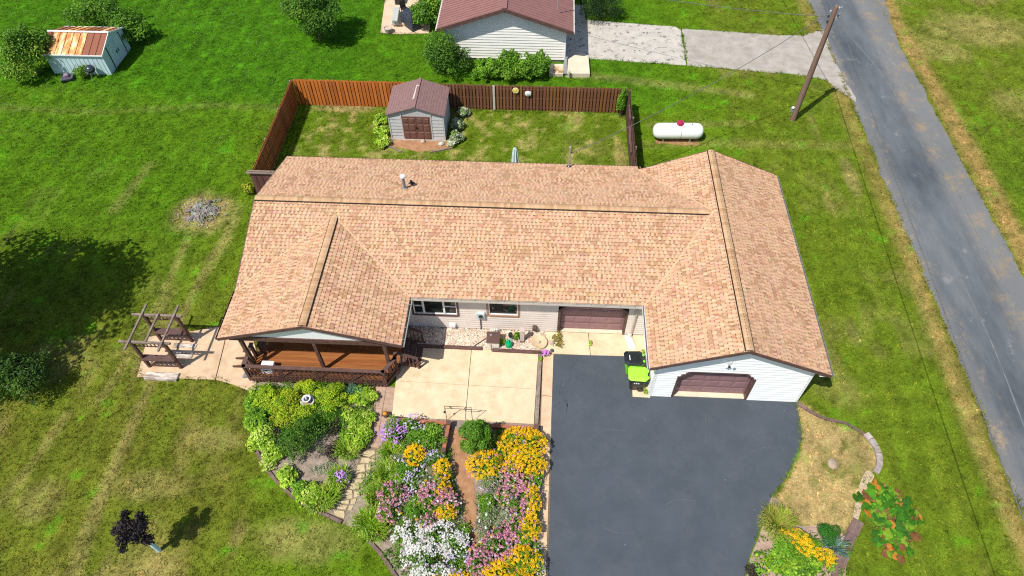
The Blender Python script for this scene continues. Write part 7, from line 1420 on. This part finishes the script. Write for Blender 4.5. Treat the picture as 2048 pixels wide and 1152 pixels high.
PL = [
 # rounded bed below the porch
 ('lime', (-11.433, -0.747), 0.72, 0.55, 0.75, 'golden spirea at the left front corner of the porch'), ('lime', (-10.572, -1.320), 0.72, 0.62, 0.75, 'golden spirea directly left of the birdbath'), ('lime', (-10.175, -0.056), 0.5, 0.34, 0.6, 'golden spirea behind the birdbath'),
 ('lime', (-8.934, -0.578), 0.72, 0.55, 0.75, 'golden spirea directly right of the birdbath'), ('moss', (-9.532, -1.551), 0.7, 0.42, 0.35, 'feathery bright green patch in front of the birdbath'), ('moss', (-8.673, -1.365), 0.6, 0.4, 0.35, 'feathery green patch below the right golden spirea'), ('moss', (-10.385, -2.257), 0.7, 0.4, 0.32, 'feathery green patch left of the dark round bush'),
 ('blue', (-8.146, -0.054), 0.42, 0.35, 0.5, 'blue-green plant by the porch between spirea and hosta'), ('hosta', (-7.545, -0.380), 0.45, 0.48, 0.5, 'hosta at the right end of the porch bed by the pavers'), ('hosta', (-7.581, -1.462), 0.56, 0.6, 0.5, 'large yellow-green hosta beside the paver path, upper one'), ('hosta', (-7.512, -2.261), 0.55, 0.6, 0.5, 'large yellow-green hosta beside the paver path, lower one'),
 ('leafy', (-12.282, -0.856), 0.4, 0.5, 0.55, 'leafy plant at the left edge of the porch bed, topmost'), ('leafy', (-11.965, -1.720), 0.42, 0.5, 0.55, 'leafy plant at the left edge of the porch bed, second down'), ('hosta', (-11.532, -2.548), 0.46, 0.5, 0.5, 'pale hosta at the left edge above the curved edging'), ('hosta', (-10.936, -3.225), 0.48, 0.5, 0.5, 'pale hosta on the curved edging, left of the dark bush'), ('hosta', (-9.868, -4.162), 0.42, 0.42, 0.5, 'single hosta on bare mulch near the curved edging'),
 ('leafy', (-9.339, -4.625), 0.4, 0.36, 0.45, 'small leafy plant on the curved edging below the bare mulch'), ('hosta', (-8.854, -4.852), 0.42, 0.42, 0.45, 'small hosta beside the grassy clump at the bed tip'),
 ('dark', (-9.650, -2.647), 1.02, 0.92, 1.0, 'dense dark round bush in the middle of the porch bed'), ('purple', (-10.887, -2.328), 0.5, 0.55, 0.35, 'dark purple foliage left of the dark round bush'), ('purple', (-8.636, -1.938), 0.5, 0.42, 0.35, 'dark purple foliage right of the dark round bush'), ('purple', (-8.427, -2.899), 0.46, 0.5, 0.35, 'dark purple foliage below right of the dark round bush'), ('green', (-7.963, -2.465), 0.4, 0.4, 0.35, 'low green plant between purple foliage and hosta'),
 ('lily', (-7.715, -2.957), 0.5, 0.45, 0.75, 'daylily clump below the lower large hosta'), ('lily', (-7.819, -4.169), 0.42, 0.5, 0.7, 'daylily clump left of the flagstones'), ('lily', (-8.147, -4.921), 0.5, 0.5, 0.7, 'daylily clump above the lowest tip of the porch bed'), ('lily', (-8.379, -5.240), 0.6, 0.42, 0.75, 'yellowing grassy clump at the tip of the porch bed'), ('phlox', (-7.855, -4.192), 0.3, 0.26, 0.65, 'small purple phlox left of the flagstones'), ('sedum', (-8.571, -3.686), 0.5, 0.3, 0.15, 'sparse pale ground plant on the bare mulch'),
 # left flower bed
 ('phlox', (-5.923, -2.149), 0.48, 0.58, 0.85, 'bright purple phlox at the patio corner by the pavers'), ('lilac', (-5.284, -1.722), 0.5, 0.36, 0.9, 'pale lilac phlox against the left planter rail'), ('green', (-4.644, -2.269), 0.85, 0.55, 0.75, 'green leafy mound beside the left planter rail'), ('lily', (-5.853, -2.980), 0.5, 0.5, 0.75, 'daylily clump right of the pavers, topmost'), ('lily', (-5.916, -3.862), 0.5, 0.55, 0.75, 'daylily clump right of the flagstones, middle'), ('lily', (-6.093, -4.862), 0.55, 0.55, 0.8, 'daylily clump right of the flagstones, lower'), ('lily', (-6.283, -5.918), 0.6, 0.55, 0.85, 'big daylily clump at the foot of the flagstones'), ('lily', (-5.948, -6.252), 0.5, 0.42, 0.7, 'daylily clump beside the grey mulch corner'),
 ('green', (-5.245, -3.980), 0.55, 0.7, 0.55, 'green foliage between daylilies and orange blooms'), ('sedum', (-5.502, -3.386), 0.36, 0.36, 0.5, 'pale round sedum left of the orange flowers'), ('susan', (-4.852, -3.115), 0.38, 0.4, 0.8, 'tight orange flower clump below the green mound'), ('susan', (-3.640, -3.731), 0.32, 0.42, 0.75, 'orange flowers on the left bed beside the dirt path'), ('susan', (-3.550, -4.507), 0.28, 0.3, 0.75, 'small orange flower patch left of the dirt path'), ('susan', (-3.321, -5.467), 0.36, 0.26, 0.75, 'orange flower patch above the white daisies'),
 ('lilac', (-3.946, -3.312), 0.55, 0.42, 0.65, 'sparse lilac flowers right of the orange clump'), ('lilac', (-4.925, -4.261), 0.45, 0.55, 0.65, 'lilac flowers in the middle of the left bed'), ('sedum', (-4.130, -4.138), 0.5, 0.5, 0.6, 'whitish leafy plant in the middle of the left bed'), ('pink', (-3.844, -4.727), 0.62, 0.5, 0.8, 'pink coneflowers in the centre of the left bed'), ('pink', (-5.493, -4.808), 0.55, 0.42, 0.8, 'pink coneflowers nearest the daylilies'), ('pink', (-5.568, -5.558), 0.4, 0.35, 0.75, 'few pink coneflowers over the grey mulch'), ('pink', (-3.300, -5.127), 0.42, 0.45, 0.75, 'pink coneflowers at the right side of the left bed'), ('green', (-4.489, -5.290), 0.62, 0.5, 0.6, 'pale green mound above the white daisies'), ('pink', (-3.948, -5.929), 0.36, 0.32, 0.8, 'pink coneflowers just above the white daisies'),
 ('white', (-4.558, -6.500), 0.6, 0.62, 0.8, 'white daisies at the left shoulder of the drift'), ('white', (-3.456, -6.389), 0.6, 0.5, 0.75, 'white daisies at the top of the drift'), ('white', (-3.981, -7.217), 0.75, 0.55, 0.85, 'white daisies in the middle of the drift'), ('white', (-2.903, -6.701), 0.5, 0.5, 0.75, 'white daisies at the right shoulder of the drift'), ('white', (-3.583, -7.827), 0.8, 0.5, 0.85, 'white daisies at the bottom edge of the picture'), ('lilac', (-2.639, -7.423), 0.5, 0.5, 0.7, 'lilac flowers right of the white daisies'), ('green', (-2.533, -6.524), 0.3, 0.6, 0.45, 'green growth closing the lower dirt path'), ('susan', (-2.861, -7.968), 0.6, 0.4, 0.7, 'orange flowers below the white daisies'), ('white', (-3.339, -8.598), 0.8, 0.5, 0.8, 'white daisies just below the picture edge'),
 # right flower bed
 ('susan', (-0.423, -2.458), 0.85, 0.62, 0.95, 'large golden yellow drift at the patio corner'), ('susan', (-0.284, -3.333), 0.72, 0.5, 0.9, 'golden yellow flowers below the large drift'), ('susan', (-1.912, -3.432), 0.66, 0.55, 0.8, 'golden flowers below the climbing rose'), ('green', (-1.376, -2.311), 0.4, 0.7, 0.5, 'shaded green leaves between rose and golden drift'), ('phlox', (-1.878, -3.239), 0.16, 0.14, 0.9, 'tiny purple phlox among the golden flowers below the rose'), ('phlox', (-0.400, -2.535), 0.16, 0.13, 1.05, 'tiny purple phlox inside the large golden drift'),
 ('pink', (-0.621, -3.946), 0.6, 0.5, 0.85, 'pink coneflowers below the golden drift'), ('green', (0.249, -3.883), 0.25, 0.6, 0.5, 'green leaves by the walk below the golden drift'), ('sedum', (-1.647, -4.311), 0.42, 0.5, 0.65, 'greyish pale flowers right of the dirt path'), ('pink', (-0.922, -4.687), 0.4, 0.42, 0.8, 'pink coneflowers in the middle of the right bed'), ('pink', (-0.336, -4.962), 0.5, 0.62, 0.85, 'pink coneflowers beside the orange strip by the walk'), ('susan', (0.037, -4.944), 0.3, 0.65, 0.8, 'orange flower strip along the walk, upper part'), ('susan', (-0.007, -5.928), 0.36, 0.42, 0.8, 'orange flower strip along the walk, middle part'), ('sedum', (-1.271, -5.468), 0.62, 0.55, 0.65, 'pale green sedum in the middle of the right bed'), ('green', (-1.762, -5.018), 0.28, 0.6, 0.5, 'green leaves along the right side of the dirt path'), ('sedum', (-1.758, -6.042), 0.35, 0.5, 0.5, 'pale plant at the lower end of the dirt path'), ('pink', (-0.563, -5.956), 0.45, 0.42, 0.8, 'pink coneflowers left of the middle orange strip'),
 ('pink', (-1.097, -6.644), 0.6, 0.55, 0.85, 'dense pink coneflowers in the lower right bed'), ('pink', (-1.811, -7.194), 0.5, 0.5, 0.8, 'pink coneflowers at the lower left of the right bed'), ('green', (-0.348, -6.449), 0.5, 0.45, 0.6, 'green leaves between pink and orange near the bottom'), ('susan', (-0.225, -7.116), 0.62, 0.45, 0.8, 'orange flowers near the bottom of the right bed'), ('susan', (-1.034, -7.640), 0.6, 0.4, 0.75, 'orange flowers at the bottom left of the right bed'), ('susan', (-0.373, -7.959), 0.6, 0.4, 0.75, 'orange flowers at the very bottom by the walk'), ('lilac', (0.335, -6.972), 0.25, 0.45, 0.6, 'whitish lilac flowers along the walk near the bottom'), ('pink', (-1.364, -8.242), 0.7, 0.5, 0.75, 'pink coneflowers just below the picture edge'),
 # corner bed beside the driveway
 ('green', (9.929, -6.040), 0.72, 0.6, 0.6, 'low green shrub below the ornamental grass'), ('leafy', (9.423, -6.729), 0.85, 0.5, 0.55, 'leafy green shrub with brown tints at the bottom'), ('leafy', (10.405, -6.625), 0.75, 0.55, 0.55, 'leafy green shrub at the bottom right of the corner bed'), ('susan', (10.081, -5.721), 0.5, 0.28, 0.6, 'orange flowers on top of the low green shrub'), ('susan', (10.419, -6.080), 0.3, 0.4, 0.6, 'orange flowers trailing right of the low green shrub'), ('susan', (11.049, -6.417), 0.42, 0.28, 0.55, 'orange flowers below the blue-green plant'), ('green', (10.852, -6.106), 0.34, 0.34, 0.4, 'green perennial between the orange flower groups'), ('purple', (8.454, -7.144), 0.4, 0.4, 0.3, 'small brownish plant at the bottom beside the asphalt'),
]
# low green growth that fills the gaps in the beds
r = np.random.default_rng(91); E = []
for poly, dn in ((P_BEDM, 520), ([(-12.732, -0.406), (-12.457, 0.226), (-7.306, 0.237), (-7.038, -2.090), (-7.809, -2.361), (-9.200, -1.958), (-10.994, -1.806), (-11.005, -2.975), (-11.601, -2.775), (-12.486, -1.393)], 260), (P_BED3, 60)):
    pa = np.array(poly); lo, hi = pa.min(0), pa.max(0); x = r.uniform(lo[0], hi[0], dn*3); y = r.uniform(lo[1], hi[1], dn*3)
    k = inpoly(x, y, poly) & ~inpoly(x-0.08, y, P_DIRT) & ~inpoly(x+0.08, y, P_DIRT) & ~inpoly(x, y, P_PATH) & ~inpoly(x-0.25, y, P_PATH) & (y > -12) & ~((x > -6.2) & (y > -1.95)) & ~((x < -5.4) & (y < -4.6) & (x+y*0.9 < -9.9))
    for a, b_ in list(zip(x[k], y[k]))[:dn]: s_ = r.uniform(0.14, 0.3); E.append((a, b_, r.uniform(0.05, 0.25), s_, s_, s_*0.8))
V, F, C = leafcloud(E, 36000, 0.085, MG+DG+[(0.28, 0.4, 0.1)], 92, 0.45, 0.7)
tag(fast('bed_greenery', V, F, M_['leaf'], C=C), 'low mixed green growth filling the flower beds', 'greenery', kind='stuff')
for i, (kind, c, rx, ry, h, l) in enumerate(PL): clump(kind, c, rx, ry, h, l, 300+i*3)
# climbing rose, ornamental grass, clipped ball, spiky blue plant
rs = tree('climbing_rose', (-2.284, -2.486), 0.9, 0.75, 2.1, 0.15, 22, 7000, 0.1, MG+DG[:2], 601, 'tall green climbing rose between the planter rails', 'rose', trunk=0.04)
blooms(rs, daisy(6, 0.1, 0.2, 0.4, (0.5, 0.12, 0.08), (0.4, 0.1, 0.06)), (-2.291, -2.395)[0], (-2.291, -2.395)[1], 0.75, 0.65, 1.6, 40, 0.04, 602)
e = plant('ornamental_grass', (9.715, -5.143), 'tall ornamental grass at the edge of the driveway', 'grass plant'); addleaf(e, 'blades', blades((9.603, -5.219), 0.5, 0.55, 0.6, 1100, 603, [(0.27, 0.38, 0.02), (0.38, 0.4, 0.06), (0.18, 0.3, 0.015), (0.46, 0.34, 0.12)], 0.02, 0.7))
bush('clipped_ball', (11.510, -5.483), 0.42, 0.42, 0.62, 3400, 0.045, [(0.03, 0.16, 0.01), (0.04, 0.2, 0.012), (0.025, 0.13, 0.008)], 604, 'small bright green clipped ball shrub in the corner bed', k=7, lump=0.6)
e = plant('spiky_blue_plant', (11.634, -5.935), 'spiky blue-green plant below the clipped ball shrub', 'plant'); addleaf(e, 'blades', blades((11.634, -5.935), 0.14, 0.14, 0.42, 150, 605, [(0.12, 0.22, 0.18), (0.2, 0.3, 0.27), (0.08, 0.17, 0.11)], 0.03, 0.95))
pe = bush('wall_fern', (-0.95, 3.15), 0.22, 0.25, 0.5, 220, 0.13, MG, 606, 'green plant between the lantern and the pale pillar', 'plant', k=4)
bush('wall_weed', (-1.62, 2.95), 0.16, 0.22, 0.35, 120, 0.12, HO[:3], 607, 'yellow-green plant between the cream box and the watering can', 'plant', k=3)
bush('weeds', (0.98, 3.1), 0.3, 0.55, 0.25, 260, 0.09, [(0.25, 0.25, 0.03), (0.2, 0.22, 0.03), (0.3, 0.22, 0.05)], 608, 'yellowing weeds at the right end of the stone bed', 'weeds', k=5)
w2 = bush('phlox_sprig', (0.45, 2.28), 0.14, 0.14, 0.3, 60, 0.07, MG, 609, 'single magenta phlox at the corner of the stone bed', 'flowers', k=2); blooms(w2, PHL, 0.45, 2.28, 0.16, 0.16, 0.36, 40, 0.05, 610, tintc=(1.2, 0.8, 1.0))
for i, (p, l) in enumerate((((2.529, 2.996), 'thin weed in the apron joint before the inner garage door'), ((5.029, 2.610), 'weed at the garage wall behind the bins'), ((4.955, 0.537), 'weed at the garage wall in front of the bins'), ((0.179, 1.998), 'weed in the timber strip near the stone bed'))): bush('weed', p, 0.1+0.04*(i in (1, 2)), 0.2, 0.22, 90, 0.08, HO[:3], 620+i, l, 'weed', k=3)
# rhubarb with large separate leaves
sheet('rhubarb_soil', ragged(smooth_line([(13.818, -3.728), (14.290, -3.243), (14.591, -3.586), (14.928, -3.983), (14.791, -4.893), (14.526, -5.583), (14.143, -5.792), (13.899, -5.327), (13.648, -4.851), (13.397, -4.565)], 3, True), 0.15, 0.25, 4), -0.02, 0.012, M_['dirt'], 'bare reddish soil under the rhubarb')
rh = plant('rhubarb_plant', (14.126, -4.728), 'rhubarb with big dying green and orange leaves beside the sand trail', 'plant'); rc = (14.126, -4.728); rg_ = random.Random(77); LM = {}
def bigleaf(ci):
    if ci not in LM:
        m = MB(); n = 12; m.cur = ((0.05, 0.18, 0.012), (0.08, 0.26, 0.015), (0.5, 0.2, 0.03), (0.2, 0.34, 0.025), (0.22, 0.1, 0.04), (0.04, 0.14, 0.015))[ci]; r2_ = random.Random(ci)
        ring = []
        for k_ in range(n): t = 2*math.pi*k_/n; q = 0.52*(1+0.14*math.sin(3*t+ci))*r2_.uniform(0.72, 1.12); ring.append((0.45+q*math.cos(t)*1.1, q*math.sin(t)*0.9, 0.09*math.sin(4*t+ci)+0.05*r2_.random()-0.1*(abs(math.sin(t))*q)))
        mid = [(0.45+(x-0.45)*0.5, y*0.5, z*0.3+0.05) for x, y, z in ring]
        m.add(ring+mid+[(0.45, 0, 0.02)], [(k_, (k_+1) % n, n+(k_+1) % n, n+k_) for k_ in range(n)]+[(n+k_, n+(k_+1) % n, 2*n) for k_ in range(n)]); LM[ci] = m.mesh('leaf', M_['leaf'], True, True)
    return LM[ci]
for i in range(200):
    a = rg_.uniform(0, 6.283); q = math.sqrt(rg_.random()); x = q*0.85*math.cos(a)*(1+0.3*math.sin(3*a+1)); y = q*1.35*math.sin(a); z = 0.08+0.24*(1-q)+rg_.uniform(-0.04, 0.08)
    edge = q > 0.72; ci = rg_.choices(range(6), (2.5, 3, 2.2 if (edge and x < 0.2) else 0.3, 1.4, 1.8 if edge else 0.4, 2.5))[0]
    o = link('leaf', bigleaf(ci), rh); s = rg_.uniform(0.18, 0.44); o.location = (x, y, z); o.scale = (s, s, s); o.rotation_euler = (rg_.gauss(0, 0.3), rg_.gauss(0.2, 0.25), a+rg_.gauss(0, 0.9))
addleaf(rh, 'undergrowth', leafcloud([(rc[0]+0.6*math.cos(t)*q, rc[1]+1.0*math.sin(t)*q, 0.1, 0.3, 0.35, 0.12) for t, q in [(k_*0.9, 0.35+0.09*(k_ % 8)) for k_ in range(16)]], 1600, 0.12, MG[:3]+[(0.2, 0.12, 0.05), (0.28, 0.16, 0.05)], 701, 0.5, 0.8))
M_['stalk'] = pm('red_stalk', (0.3, 0.08, 0.05), (0.2, 0.14, 0.05), 5, 0.6)
for i in range(16): a = i*0.393; m = MB(); m.tube([(0, 0, 0), (0.35*math.cos(a), 0.5*math.sin(a), 0.14), (0.75*math.cos(a), 1.1*math.sin(a), 0.1)], 0.014, 5); m.build('stalk', M_['stalk'], rh)
